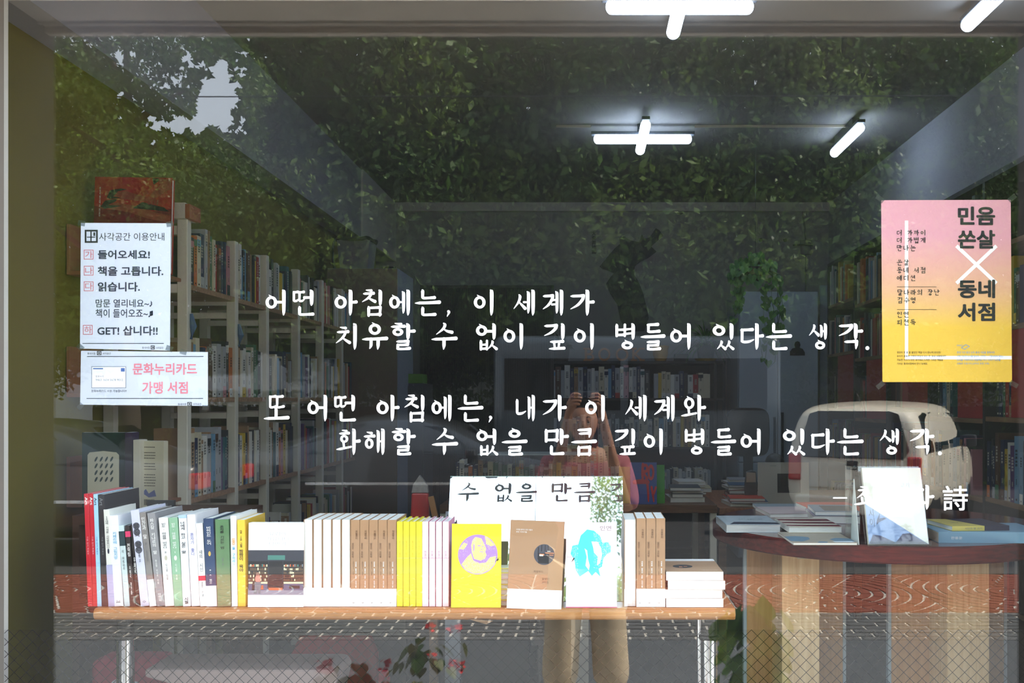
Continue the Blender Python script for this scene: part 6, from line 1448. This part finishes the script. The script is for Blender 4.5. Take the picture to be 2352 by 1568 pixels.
# ---------------------------------------------------------------- cars
M_carb = mat('car_beige', (238, 226, 204), .28, coat=.6); M_card = mat('car_graphite', (52, 54, 58), .25, coat=.7); M_cars = mat('car_silver', (120, 124, 130), .28, .5, coat=.6)
M_cglass = mat('car_glass', (18, 20, 22), .05, spec=.8); M_tyre = mat('tyre', (24, 24, 25), .85); M_red = mat('tail_light_red', (190, 16, 20), .2, coat=.5); M_clr = mat('lamp_clear', (220, 220, 222), .15, coat=.5)
M_trim = mat('car_trim', (30, 30, 32), .6); M_rim = mat('wheel_rim', (160, 162, 165), .3, .8)
def loft(b, secs, mi=0, sub=10):
    """secs: list of (x, [(halfwidth, z)...]) equal counts, smooth shell closed at both ends"""
    n = len(secs[0][1]); ringn = 2 * n
    vs0 = []
    for x, pr_ in secs:
        vs0 += [(x, y, z) for y, z in pr_] + [(x, -y, z) for y, z in pr_[::-1]]
    fs = []
    for i in range(len(secs) - 1):
        for k in range(ringn):
            k2 = (k + 1) % ringn; fs.append((i * ringn + k, (i + 1) * ringn + k, (i + 1) * ringn + k2, i * ringn + k2))
    fs.append(tuple(range(ringn))); fs.append(tuple((len(secs) - 1) * ringn + k for k in range(ringn))[::-1])
    b.add(vs0, fs, mi)
def side_poly(b, pts, yfun, off, mi=0):
    for s_ in (1, -1):
        vs0 = [(x, s_ * (yfun(z) + off), z) for x, z in pts] + [(x, s_ * (yfun(z) - .02), z) for x, z in pts]; n = len(pts)
        f1 = tuple(range(n)); fs = [f1 if s_ > 0 else f1[::-1]] + [(i, (i + 1) % n, n + (i + 1) % n, n + i) for i in range(n)]
        b.add(vs0, fs, mi)
def wheel(root, x, y, r_, s_):
    b = MB(); pr_ = [(r_ * .62, -.09), (r_ * .93, -.095), (r_, -.07), (r_, .07), (r_ * .93, .095), (r_ * .62, .09)]
    b.lathe(pr_, 32, 0, Matrix.Translation((x, y, r_)), axis='y'); w_ = b.build('wheel', M_tyre, root, smooth=True)
    b = MB(); b.lathe([(.0001, .05 * s_), (r_ * .2, .06 * s_), (r_ * .6, .085 * s_), (r_ * .63, .07 * s_)], 32, 0, Matrix.Translation((x, y, r_)), axis='y'); b.build('rim', M_rim, w_, smooth=True)
def boxy_car(label, loc, yaw):
    """x = towards the nose from the tail, origin under the tail"""
    t = thing('car', label, 'car', loc, (0, 0, yaw)); W = .80
    def pf(w_, z0, zb, zr, tr): return [(w_ * .86, z0), (w_, z0 + .16), (w_ * 1.01, zb - .28), (w_ * .985, zb), (w_ * .90, zb + (zr - zb) * .62), (tr * 1.0, zr - .05), (tr * .80, zr), (.001, zr + .02)]
    secs = [(.0, pf(W * .90, .36, .92, 1.40, .56)), (.05, pf(W * .97, .28, .94, 1.47, .62)), (.28, pf(W, .24, .95, 1.53, .66)), (.9, pf(W, .22, .95, 1.56, .67)), (1.9, pf(W, .22, .95, 1.555, .67)), (2.45, pf(W, .22, .95, 1.49, .64)), (2.75, pf(W, .22, .95, 1.24, .62)), (2.98, pf(W * .99, .22, .93, 1.02, .62)), (3.35, pf(W * .95, .24, .86, .93, .6)), (3.56, pf(W * .88, .28, .76, .82, .55)), (3.62, pf(W * .8, .36, .62, .7, .5))]
    b = MB(); loft(b, secs); o = b.build('body', M_carb, t, smooth=True); sm = o.modifiers.new('s', 'SUBSURF'); sm.levels = sm.render_levels = 2
    sf = lambda z: (W * .985 if z < .96 else W * .985 - (z - .95) * .235) - .006
    b = MB(); side_poly(b, [(.16, 1.0), (.56, 1.0), (.60, 1.42), (.46, 1.44), (.24, 1.40)], sf, .012); side_poly(b, [(.66, 1.0), (1.48, 1.0), (1.48, 1.44), (.70, 1.44)], sf, .012); side_poly(b, [(1.56, 1.0), (2.66, 1.0), (2.38, 1.40), (1.56, 1.44)], sf, .012); b.build('side_window', M_cglass, t)
    b = MB(); b.prism([(-.56, .0), (.56, 0), (.62, .10), (.50, .50), (.40, .53), (-.40, .53), (-.50, .50), (-.62, .10)], 0, .03, 'x', 0, Matrix.Translation((-.022, 0, .93)) @ Matrix.Rotation(R(4), 4, 'Y')); rw = b.build('rear_window', M_cglass, t, bevel=.008)
    b = MB(); b.box(-.012, -.5, .58, .03, .5, .88); b.build('tailgate_panel', M_carb, t, bevel=.02, bseg=3)
    for s_ in (1, -1):
        b = MB(); b.box(-.015, min(s_ * .60, s_ * .745), .66, .10, max(s_ * .60, s_ * .745), .96); b.build('tail_light', M_red, t, bevel=.02, bseg=3)
        for x in (.60, 2.95): wheel(t, x, s_ * (W - .10), .29, s_)
        b = MB(); b.box(2.35, min(s_ * (W - .02), s_ * (W + .15)), .98, 2.47, max(s_ * (W - .02), s_ * (W + .15)), 1.14); b.build('side_mirror', M_trim, t, bevel=.03, bseg=3)
        b = MB(); b.box(3.40, min(s_ * .44, s_ * .66), .60, 3.60, max(s_ * .44, s_ * .66), .74); b.build('headlight', M_clr, t, bevel=.02)
    b = MB(); b.box(-.035, -.06, .80, .0, .06, .90); b.build('tailgate_handle', M_trim, t, bevel=.012); MB().box(-.06, -.66, .30, .04, .66, .50).build('bumper', M_carb, t, bevel=.03, bseg=3)
    b = MB(); b.prism([(-.5, 0), (.5, 0), (.46, .42), (-.46, .42)], 0, .02, 'x', 0, Matrix.Translation((2.80, 0, 1.02)) @ Matrix.Rotation(R(-46), 4, 'Y')); b.build('windscreen', M_cglass, t)
    b = MB(); b.tube([(.35, 0, 1.57), (.18, 0, 1.66)], .008, 6); b.build('aerial', M_trim, t)
    return t
L0 = 11.6; tail = Vector(((1800 - CX) / F * L0, yL(L0), STREET)); al = R(30)
# tail runs from its one corner towards +x and slightly nearer; nose points away from the shop
wdir = Vector((math.cos(al), math.sin(al), 0)); ndir = Vector((math.sin(al), -math.cos(al), 0))
cen = tail + wdir * .80
boxy_car('beige boxy hatchback parked across the street, mirrored in the glass', (cen.x, cen.y, STREET), math.atan2(ndir.y, ndir.x))
def sedan(label, loc, yaw, m, H_=1.38):
    t = thing('car', label, 'car', loc, (0, 0, yaw)); W = .86
    def pf(w_, z0, zb, zr, tr): return [(w_ * .88, z0), (w_, z0 + .16), (w_ * 1.0, zb - .22), (w_ * .97, zb), (w_ * .90, zb + (zr - zb) * .6), (tr, zr - .03), (tr * .8, zr), (.001, zr + .015)]
    s_ = H_ / 1.4
    secs = [(.0, pf(W * .86, .42, .86 * s_, .96 * s_, .60)), (.10, pf(W * .94, .30, .90 * s_, 1.01 * s_, .62)), (.55, pf(W, .22, .93, 1.04 * s_, .64)), (.85, pf(W, .20, .92, 1.10 * s_, .60)), (1.35, pf(W, .20, .92, 1.36 * s_, .58)), (1.9, pf(W, .20, .92, 1.40 * s_, .60)), (2.5, pf(W, .20, .92, 1.37 * s_, .60)), (3.1, pf(W, .20, .90, 1.10 * s_, .62)), (3.35, pf(W, .20, .88, .98 * s_, .66)), (4.0, pf(W * .95, .22, .80, .88 * s_, .62)), (4.35, pf(W * .84, .26, .68, .76 * s_, .55)), (4.42, pf(W * .76, .34, .56, .6, .5))]
    b = MB(); loft(b, secs); o = b.build('body', m, t, smooth=True); sm = o.modifiers.new('s', 'SUBSURF'); sm.levels = sm.render_levels = 2
    sf = lambda z: (W * .97 if z < .92 else W * .97 - (z - .92) * .46) - .004
    b = MB(); side_poly(b, [(1.02, .96), (1.95, .96), (1.95, 1.28 * s_), (1.50, 1.27 * s_)], sf, .012); side_poly(b, [(2.02, .96), (3.0, .95), (2.55, 1.25 * s_), (2.02, 1.28 * s_)], sf, .012); b.build('side_window', M_cglass, t)
    for q in (1, -1):
        MB().box(-.02, min(q * .50, q * .78), .72, .10, max(q * .50, q * .78), .88).build('tail_light', M_red, t, bevel=.02, bseg=2); MB().box(4.18, min(q * .42, q * .70), .54, 4.40, max(q * .42, q * .70), .68).build('headlight', M_clr, t, bevel=.03, bseg=2)
        MB().box(2.86, min(q * .83, q * .98), .92, 3.0, max(q * .83, q * .98), 1.03).build('side_mirror', m, t, bevel=.03, bseg=2)
        for x in (.82, 3.5): wheel(t, x, q * (W - .10), .31, q)
        MB().box(1.0, min(q * (W + .006), q * (W - .01)), .60, 3.2, max(q * (W + .006), q * (W - .01)), .63).build('side_strip', M_chrome, t)
    b = MB(); b.prism([(-.56, 0), (.56, 0), (.46, .44), (-.46, .44)], 0, .02, 'x', 0, Matrix.Translation((3.20, 0, 1.0 * s_)) @ Matrix.Rotation(R(-52), 4, 'Y')); b.build('windscreen', M_cglass, t)
    b = MB(); b.prism([(-.54, 0), (.54, 0), (.44, .46), (-.44, .46)], 0, .02, 'x', 0, Matrix.Translation((.80, 0, 1.07 * s_)) @ Matrix.Rotation(R(58), 4, 'Y')); b.build('rear_window', M_cglass, t)
    return t
# dark saloon: tail at photo x=540, nose out of frame; second one further along
sedan('dark graphite saloon with a red tail light, mirrored behind the paper notices', (-3.72, yL(10.3) - .05, STREET), math.pi, M_card, 1.40)
sedan('dark saloon parked one behind the other, mirrored below the verse', (-4.25, yL(12.4), STREET), 0, M_card, 1.42)

# ---------------------------------------------------------------- trees
def tree_mesh(name, pts, size, m, parent):
    """one mesh of many leaves: pts Nx3"""
    n = len(pts); a = np.random.rand(n) * 2 * np.pi; z = np.random.rand(n) * 1.6 - .3; nz = z / np.sqrt(1 + z * z); r_ = np.sqrt(1 - nz ** 2)
    N = np.stack([r_ * np.cos(a), r_ * np.sin(a), nz], 1); b_ = np.random.randn(n, 3); U = np.cross(N, b_); U /= np.linalg.norm(U, axis=1)[:, None] + 1e-9; V = np.cross(N, U)
    s = (size * np.random.uniform(.6, 1.3, n))[:, None]
    v = np.stack([pts - U * s * .9, pts - V * s * .45, pts + U * s * .9, pts + V * s * .45], 1).reshape(-1, 3)
    me = bpy.data.meshes.new(name); me.vertices.add(4 * n); me.vertices.foreach_set('co', v.astype('f').ravel())
    me.loops.add(4 * n); me.loops.foreach_set('vertex_index', np.arange(4 * n, dtype='i')); me.polygons.add(n); me.polygons.foreach_set('loop_start', np.arange(n, dtype='i') * 4)
    try: me.polygons.foreach_set('loop_total', np.full(n, 4, dtype='i'))
    except Exception: pass
    me.materials.append(m); me.update(calc_edges=True); return link(name, me, parent, kind='stuff')
M_bark = mat('bark', (74, 64, 54), .95, noise=.3, scale=14, bump=.4)
def patchy(m, rgb, scale):
    n = m.node_tree.nodes; l = m.node_tree.links; mr = [x for x in n if x.type == 'MIX_RGB'][0]
    t = n.new('ShaderNodeTexCoord'); ns = n.new('ShaderNodeTexNoise'); ns.inputs['Scale'].default_value = scale; l.new(t.outputs['Object'], ns.inputs['Vector'])
    cr = n.new('ShaderNodeValToRGB'); cr.color_ramp.elements[0].position = .50; cr.color_ramp.elements[1].position = .62; l.new(ns.outputs['Fac'], cr.inputs[0])
    m2 = n.new('ShaderNodeMixRGB'); l.new(cr.outputs[0], m2.inputs[0]); l.new(mr.outputs[0], m2.inputs[1]); m2.inputs[2].default_value = srgb(rgb) + (1,)
    for k in list(l):
        if k.from_node == mr and k.to_node != m2: l.new(m2.outputs[0], k.to_socket)
    return m
LT = leafmat('street_tree_leaf', (48, 74, 26), (84, 118, 44), .38); LT2 = leafmat('street_tree_leaf_light', (86, 116, 40), (128, 156, 60), .45); patchy(LT, (110, 136, 50), 1.1); patchy(LT2, (150, 180, 70), .9)
def noise2(x, y, s, seed):
    r_ = np.random.RandomState(seed); g = r_.rand(64, 64); fx, fy = (x / s) % 63, (y / s) % 63; ix, iy = fx.astype(int), fy.astype(int); tx_, ty_ = fx - ix, fy - iy
    tx_ = tx_ * tx_ * (3 - 2 * tx_); ty_ = ty_ * ty_ * (3 - 2 * ty_)
    return (g[ix, iy] * (1 - tx_) + g[ix + 1, iy] * tx_) * (1 - ty_) + (g[ix, iy + 1] * (1 - tx_) + g[ix + 1, iy + 1] * tx_) * ty_
# crowns: centre px, half width px, light path L, top px, bottom px, leaves, leaf size, material, label
TREES = [
 (290, 290, 12.0, -80, 560, 34000, .040, LT, 'street tree with hanging dark sprays, mirrored over the green wall'),
 (410, 370, 16.6, 320, 860, 60000, .048, LT2, 'light green bushy tree mirrored behind the first bookcase bay'),
 (800, 330, 15.6, -60, 850, 100000, .046, LT, 'broad dark street tree, its trunk mirrored over the cabinet'),
 (1180, 330, 15.8, -60, 800, 100000, .046, LT, 'dark street tree mirrored above the verse and the cross lamp'),
 (1640, 360, 15.5, -60, 800, 100000, .046, LT, 'dark street tree mirrored over the deep lamps'),
 (2060, 330, 15.8, -60, 800, 90000, .046, LT, 'dark street tree mirrored near the upper corner over the poster'),
 (1500, 620, 20.0, 200, 900, 60000, .07, LT, 'distant tree mass mirrored low behind the refrigerator'),
 (2330, 520, 20.5, 60, 900, 55000, .07, LT, 'distant tree mass mirrored low behind the poster'),
 (-60, 330, 17.5, 60, 920, 40000, .055, LT, 'dark tree at the far end of the row, mirrored beside the window reveal'),
 (900, 330, 20.5, 150, 900, 50000, .07, LT, 'distant dark tree mirrored between the two broad crowns'),
 (1455, 95, 15.0, -400, -160, 3400, .04, LT, 'slender taller tree whose top sprays show in the tilted mirror'),
]
TREES = [((a - CX) / F * L, b_ / F * L, L, H - (yb_ - CY) / F * L, H - (yt_ - CY) / F * L, n, ls, m, lab) for a, b_, L, yt_, yb_, n, ls, m, lab in TREES]
for ti, (cx_, hw, L, zb_, zt2, n, ls, m, lab) in enumerate(TREES):
    Y = yL(L); t = thing('tree', lab, 'tree', (cx_, Y, STREET), group=None)
    pts = np.random.rand(int(n * 2.6), 3); 
    X = cx_ + (pts[:, 0] * 2 - 1) * hw * 1.15; Zw = zb_ + pts[:, 2] * (zt2 - zb_); Yw = Y + (pts[:, 1] * 2 - 1) * hw * .75
    u = (X - cx_) / hw; vv = (Zw - (zb_ + zt2) / 2) / ((zt2 - zb_) / 2)
    edge = np.abs(u) ** 2.4 + np.abs(vv) ** 3 + .35 * ((Yw - Y) / (hw * .75)) ** 2
    clump = noise2(X + 50, Zw + 20, .42, 5 + ti) * .6 + noise2(X + 50, Zw + 20, .16, 30 + ti) * .4 + .25 * (noise2(Yw + 80, Zw + 20, .5, 60 + ti) - .5)
    keep = (edge < .85 + .5 * clump) & (clump > (.42 if ti == 0 else .36 if ti == 10 else .22))
    # gap of open sky between the hanging sprays and the broad crown (clear air at x -5.3..-4.1 beyond the row)
    P_ = np.stack([X - cx_, Yw - Y, Zw - STREET], 1)
    dist = D - Yw; px = CX + X / dist * F; py = CY - (Zw - H) / dist * F
    rg = (noise2(px + 400, py + 400, 26., 91) - .5) * 80 + (noise2(px + 400, py + 400, 9., 92) - .5) * 44
    gap = (np.abs(px - 500 + rg * .6) < 44 + .10 * (py - 215)) & (np.abs(py - 218 + rg * .5) < 84)
    gap |= (np.abs(px - 415 + rg) < 70) & (np.abs(py - 285 + rg * .5) < 18); gap |= (rg > 26) & (px > 260) & (px < 620) & (py > 75) & (py < 340)
    gap |= (rg > 44) & (py < 260); nz_ = noise2(px + 50, py + 20, 14., 77) * 40 - 20; gap |= (np.hypot((px - 622) / 40, (py - 860 + nz_) / 46) < 1) | (np.hypot((px - 752 + nz_) / 38, (py - 862) / 40) < 1)
    keep &= ~gap
    P_ = P_[keep][:n]; tree_mesh('leaf_cluster', P_, ls * np.where(np.arange(len(P_)) % 7 == 0, 2.2 if ti not in (0, 10) else 1, 1.)[:, None].ravel(), m, t)
    b = MB(); h_ = zt2 - STREET; rr = .13 if ti != 10 else .05
    b.tube([(0, 0, -.05), (.04, 0, h_ * .2), (-.05, .03, h_ * .4), (.05, 0, h_ * .65), (.0, 0, h_ * .88)], [rr * 1.3, rr, rr * .85, rr * .5, .03], 12); b.build('trunk', M_bark, t, smooth=True)
    for k in range(7):
        a = k * 2.4; z0_ = h_ * (.36 + .07 * k); ln = hw * .75 * (1 - .07 * k)
        b = MB(); b.tube([(0, 0, z0_), (ln * .4 * math.cos(a), ln * .3 * math.sin(a), z0_ + ln * .35), (ln * math.cos(a), ln * .6 * math.sin(a), z0_ + ln * .75)], [rr * .45, rr * .28, .015], 8); b.build('branch', M_bark, t, smooth=True)
# boundary hedge and low wall across the street
hg = thing('hedge', 'clipped dark hedge along the far side of the street, mirrored at eye height', 'hedge', (0, yL(18.6), STREET)); P_ = np.random.rand(26000, 3); P_ = np.stack([P_[:, 0] * 22 - 9, P_[:, 1] * .9 - .45, P_[:, 2] * 1.75], 1)
P_ = P_; tree_mesh('leaf_cluster', P_, .075, LT, hg)
MB().box(-9, -.42, 0, 13, .42, 1.45).build('hedge_core', mat('hedge_core', (30, 38, 24), .95), hg)
bdg = thing('building', 'plain grey building beyond the trees, hidden but for its base', 'building', (0, yL(24), STREET)); MB().box(-16.0, 0, 0, 15, -6, 3.6).build('building_wall', mat('far_wall', (176, 180, 184), .9, noise=.1, scale=1), bdg)
van = thing('van', 'tall pale van parked beyond the cars, mirrored as a band above eye height', 'car', (0.15, yL(13.75), STREET))
b = MB(); b.box(-1.35, -.85, .35, 2.4, .85, 2.42); b.build('van_body', mat('van_blue_grey', (64, 72, 78), .3, coat=.5), van, bevel=.12, bseg=4, smooth=True)
b = MB(); b.box(-1.2, .851, 1.45, .3, .86, 2.12).box(.4, .851, 1.45, 2.2, .86, 2.12); b.build('side_window', M_cglass, van)
for x in (-.8, 1.8):
    for s_ in (1, -1): wheel(van, x, s_ * .76, .32, s_)
wr = thing('overhead_wire', 'thin overhead cable crossing the open patch of sky', 'cable', (0, yL(12), 0)); b = MB(); zz = H + (CY - 223) / F * 12; b.tube([(-8, 0, zz), (9, 0, zz + .02)], .008, 5); b.build('cable', M_blackp, wr)

# ---------------------------------------------------------------- photographer
def skin(name, verts, edges, m, parent, lev=2, rootv=0):
    me = bpy.data.meshes.new(name); me.from_pydata([v[:3] for v in verts], edges, []); o = bpy.data.objects.new(name, me); COL.objects.link(o)
    sk_ = o.modifiers.new('skin', 'SKIN'); me.skin_vertices.new() if not me.skin_vertices else None
    for i, v in enumerate(verts):
        rr = v[3]; me.skin_vertices[0].data[i].radius = rr if isinstance(rr, tuple) else (rr, rr); me.skin_vertices[0].data[i].use_root = (i == rootv)
    s2 = o.modifiers.new('sub', 'SUBSURF'); s2.levels = s2.render_levels = lev
    dg = bpy.context.evaluated_depsgraph_get(); m2 = bpy.data.meshes.new_from_object(o.evaluated_get(dg)); bpy.data.objects.remove(o); m2.materials.clear(); m2.materials.append(m)
    m2.polygons.foreach_set('use_smooth', [True] * len(m2.polygons)); return link(name, m2, parent)
per = thing('person', 'person in pink shirt and beige trousers photographing, mirrored in the glass', 'person', (0, -2.58, STREET))
SKN = mat('skin', (166, 116, 90), .55); PNK = mat('shirt_pink', (158, 84, 90), .8, noise=.12, scale=12); BEI = mat('trouser_beige', (196, 176, 148), .85, noise=.06, scale=8); HAIR = mat('hair_dark', (34, 26, 24), .5)
# local: x right in the photo, y towards the shop is +, z up from the street
hz = 1.585
V = [(0, 0, .86, (.15, .11)), (0, 0, 1.02, (.125, .09)), (0, .01, 1.20, (.15, .10)), (0, .0, 1.31, (.11, .075)), (0, .015, 1.37, (.05, .05)),
     (-.165, .0, 1.28, .052), (-.20, .09, 1.10, .040), (-.19, .115, 1.07, .038), (-.12, .20, 1.33, .028), (-.075, .23, 1.545, .020),
     (.165, .0, 1.28, .052), (.205, .09, 1.10, .040), (.195, .115, 1.07, .038), (.12, .20, 1.34, .028), (.070, .23, 1.555, .020),
     (-.09, 0, .78, .082), (-.10, .01, .45, .058), (-.10, -.01, .10, .040), (-.105, .09, .035, .034),
     (.09, 0, .78, .082), (.10, .01, .45, .058), (.10, -.01, .10, .040), (.105, .09, .035, .034),
     (-.05, .235, 1.585, .022), (.05, .235, 1.595, .022)]
E_ = [(0, 1), (1, 2), (2, 3), (3, 4), (3, 5), (5, 6), (6, 7), (7, 8), (8, 9), (3, 10), (10, 11), (11, 12), (12, 13), (13, 14), (0, 15), (15, 16), (16, 17), (17, 18), (0, 19), (19, 20), (20, 21), (21, 22), (9, 23), (14, 24)]
skin('body', V, E_, SKN, per)
# head with face
bm = bmesh.new(); bmesh.ops.create_icosphere(bm, subdivisions=4, radius=1); 
for v in bm.verts:
    x, y, z = v.co; jaw = max(0, -z)
    v.co.x = x * .072 * (1 - .32 * jaw); v.co.y = y * .090 * (1 - .12 * jaw) + .006 * jaw; v.co.z = z * .110
    if y > 0:
        d = math.exp(-((x / .16) ** 2 + ((z + .12) / .22) ** 2)); v.co.y += .020 * d
        for ex in (-.38, .38): v.co.y -= .010 * math.exp(-(((x - ex) / .18) ** 2 + ((z - .06) / .12) ** 2))
        v.co.y += .006 * math.exp(-((x / .28) ** 2 + ((z + .50) / .10) ** 2)); v.co.y += .008 * math.exp(-((x / .25) ** 2 + ((z + .85) / .15) ** 2))
me = bpy.data.meshes.new('head'); bm.to_mesh(me); bm.free(); me.materials.append(SKN); me.polygons.foreach_set('use_smooth', [True] * len(me.polygons)); hd_ = link('head', me, per, (-.012, .03, 1.475), (R(4), 0, 0))
for ex in (-.027, .027):
    b = MB(); b.lathe([(.0001, -.009)] + [(.009 * math.sin(R(30 * k)), -.009 * math.cos(R(30 * k))) for k in range(1, 6)] + [(.0001, .009)], 12, 0, Matrix.Translation((ex, .0765, .006)) @ Matrix.Rotation(R(-90), 4, 'X')); b.build('eye', mat('eye_white', (230, 228, 222), .2), hd_, smooth=True)
    b = MB(); b.lathe([(.0001, 0), (.0050, 0), (.0001, .0015)], 12, 0, Matrix.Translation((ex, .0850, .006)) @ Matrix.Rotation(R(-90), 4, 'X')); b.build('pupil', M_blackp, hd_)
    b = MB(); b.tube([(ex - .013, .078, .010), (ex, .087, .0135), (ex + .013, .078, .010)], [.002, .0045, .002], 8); b.build('eyelid', SKN, hd_, smooth=True)
    b = MB(); b.tube([(ex - .014, .080, .028), (ex, .087, .032), (ex + .014, .080, .028)], .0022, 6); b.build('eyebrow', HAIR, hd_)
    s_ = 1 if ex > 0 else -1; b = MB(); b.lathe([(.0001, -.006), (.016, -.004), (.019, .002), (.010, .004), (.0001, .0)], 14, 0, Matrix.Translation((s_ * .072, .0, .0)) @ Matrix.Rotation(R(90) * s_, 4, 'Y') @ Matrix.Scale(1.5, 4, (1, 0, 0))); b.build('ear', SKN, hd_, smooth=True)
b = MB(); b.tube([(-.022, .083, -.052), (0, .093, -.054), (.022, .083, -.052)], [.002, .0042, .002], 6); b.build('lips', mat('lips', (170, 84, 80), .5), hd_)
bm = bmesh.new(); bmesh.ops.create_icosphere(bm, subdivisions=4, radius=1)
for v in bm.verts:
    x, y, z = v.co; v.co.x = x * .082 * (1.0 if z > 0 else 1.05); v.co.y = y * .098 - .012; v.co.z = z * .12 + .006
    if z < 0: v.co.z *= 1.6
    if y > .25 and z < .55: v.co.y = .25 * .098 - .02
me = bpy.data.meshes.new('hair'); bm.to_mesh(me); bm.free(); me.materials.append(HAIR); me.polygons.foreach_set('use_smooth', [True] * len(me.polygons)); link('hair', me, hd_)
# hands: palm and curled fingers round the camera grips
for s_ in (-1, 1):
    base = Vector((s_ * .068, .232, 1.57)); Vh = [(base.x, base.y - .02, base.z - .01, .021), (base.x + s_ * .004, base.y, base.z + .025, .022)]; Eh = [(0, 1)]
    for k, (ln, dz) in enumerate(((.040, .040), (.044, .026), (.041, .011), (.034, -.004))):
        i0 = len(Vh); Vh += [(base.x - s_ * .002, base.y + .012, base.z + dz, .0095), (base.x - s_ * .012, base.y + .022 , base.z + dz + .012, .0085), (base.x - s_ * (.012 + ln * .6), base.y + .024, base.z + dz + .010, .0075), (base.x - s_ * (.012 + ln * .9), base.y + .021, base.z + dz + .004, .0065)]
        Eh += [(1, i0), (i0, i0 + 1), (i0 + 1, i0 + 2), (i0 + 2, i0 + 3)]
    i0 = len(Vh); Vh += [(base.x - s_ * .012, base.y - .020, base.z + .0, .011), (base.x - s_ * .030, base.y - .026, base.z + .012, .009), (base.x - s_ * .045, base.y - .024, base.z + .016, .008)]; Eh += [(0, i0), (i0, i0 + 1), (i0 + 1, i0 + 2)]
    skin('hand', Vh, Eh, SKN, per)
# shirt: torso shell and rolled sleeves, open front hanging
skin('shirt', [(0, 0, .92, (.175, .135)), (0, 0, 1.05, (.158, .118)), (0, .01, 1.20, (.172, .122)), (0, 0, 1.30, (.13, .09)), (-.17, 0, 1.275, .068), (-.205, .088, 1.11, .058), (-.19, .118, 1.08, .055), (.17, 0, 1.275, .068), (.21, .088, 1.11, .058), (.195, .118, 1.08, .055)], [(0, 1), (1, 2), (2, 3), (3, 4), (4, 5), (5, 6), (3, 7), (7, 8), (8, 9)], PNK, per)
skin('trousers', [(0, 0, .90, (.165, .125)), (-.09, 0, .78, .105), (-.115, .01, .45, .095), (-.13, -.01, .16, .10), (.09, 0, .78, .105), (.115, .01, .45, .095), (.13, -.01, .16, .10)], [(0, 1), (1, 2), (2, 3), (0, 4), (4, 5), (5, 6)], BEI, per)
for s_ in (-1, 1):
    b = MB(); b.prism([(-.04, -.09), (.04, -.09), (.045, .0), (.035, .15), (0, .17), (-.035, .15)], 0, .05, 'z', 0, Matrix.Translation((s_ * .105, 0, 0))); b.build('shoe', M_blackp, per, bevel=.015, bseg=3, smooth=True)
cm_ = thing('camera_body', 'small black camera held up in both hands, mirrored in the glass', 'camera', (0, -2.345, H)); cm_.name = 'photo_camera'
MB().box(-.062, -.036, -.038, .062, -.008, .034).build('camera_case', M_blackp, cm_, bevel=.006, bseg=3)
b = MB(); b.lathe([(.0001, -.008), (.026, -.008), (.026, .012), (.022, .014), (.0001, .006)], 24, 0, Matrix.Rotation(R(-90), 4, 'X')); b.build('lens_barrel', mat('lens_black', (14, 14, 18), .1), cm_, smooth=True)

# ---------------------------------------------------------------- flower pots on the pavement by the window (mirrored low in the glass)
def pot_plant(label, x, y, zt3, kindp, seed):
    t = thing('potted_plant', label, 'plant', (x, y, STREET)); rd = random.Random(seed); h_ = zt3 - STREET
    b = MB(); b.lathe([(.0001, 0), (.10, 0), (.13, h_ * .55), (.14, h_ * .55), (.14, h_ * .6), (.12, h_ * .6), (.10, .04), (.0001, .04)], 28); b.build('pot', mat('terracotta', (150, 84, 60), .8, noise=.1), t, smooth=True)
    b = MB(); b.lathe([(.0001, h_ * .55), (.12, h_ * .55)], 20); b.build('soil', mat('soil', (50, 38, 30), .95), t)
    b = MB(); fl = MB()
    for k in range(60 if kindp else 80):
        a = rd.uniform(0, 6.28); r0 = rd.uniform(.02, .13); z = h_ * rd.uniform(.65, .97)
        heart(b, (r0 * math.cos(a), r0 * math.sin(a), z), (math.cos(a), math.sin(a), rd.uniform(.2, 1)), (math.cos(a) * .6, math.sin(a) * .6, -.5 if kindp else .8), rd.uniform(.035, .06) if kindp else .07)
    if kindp:
        for k in range(5):
            a = rd.uniform(0, 6.28); c = (.1 * math.cos(a), .1 * math.sin(a), h_ * rd.uniform(.85, 1.0))
            for q in range(12): heart(fl, (c[0] + rd.uniform(-.02, .02), c[1] + rd.uniform(-.02, .02), c[2] + rd.uniform(-.015, .015)), (rd.uniform(-1, 1), rd.uniform(-1, 1), 1), (rd.uniform(-1, 1), rd.uniform(-1, 1), 0), .016)
        fl.build('flower_cluster', mat('geranium_red', (204, 34, 34), .6), t, kind='stuff')
    b.build('leaf_cluster', leafmat('pot_leaf', (96, 140, 40), (150, 180, 60), .4) if not kindp else leafmat('geranium_leaf', (60, 96, 40), (110, 100, 50)), t, kind='stuff')
pot_plant('leafy succulent in a pot on the pavement, mirrored beside the chrome bench leg', .47, -.52, .585, 0, 21)
pot_plant('red geranium in a pot on the pavement, mirrored under the bench middle', -.66, -.55, .47, 1, 22)
pot_plant('second red geranium pot, mirrored lower under the bench', -.52, -.95, .44, 1, 23)
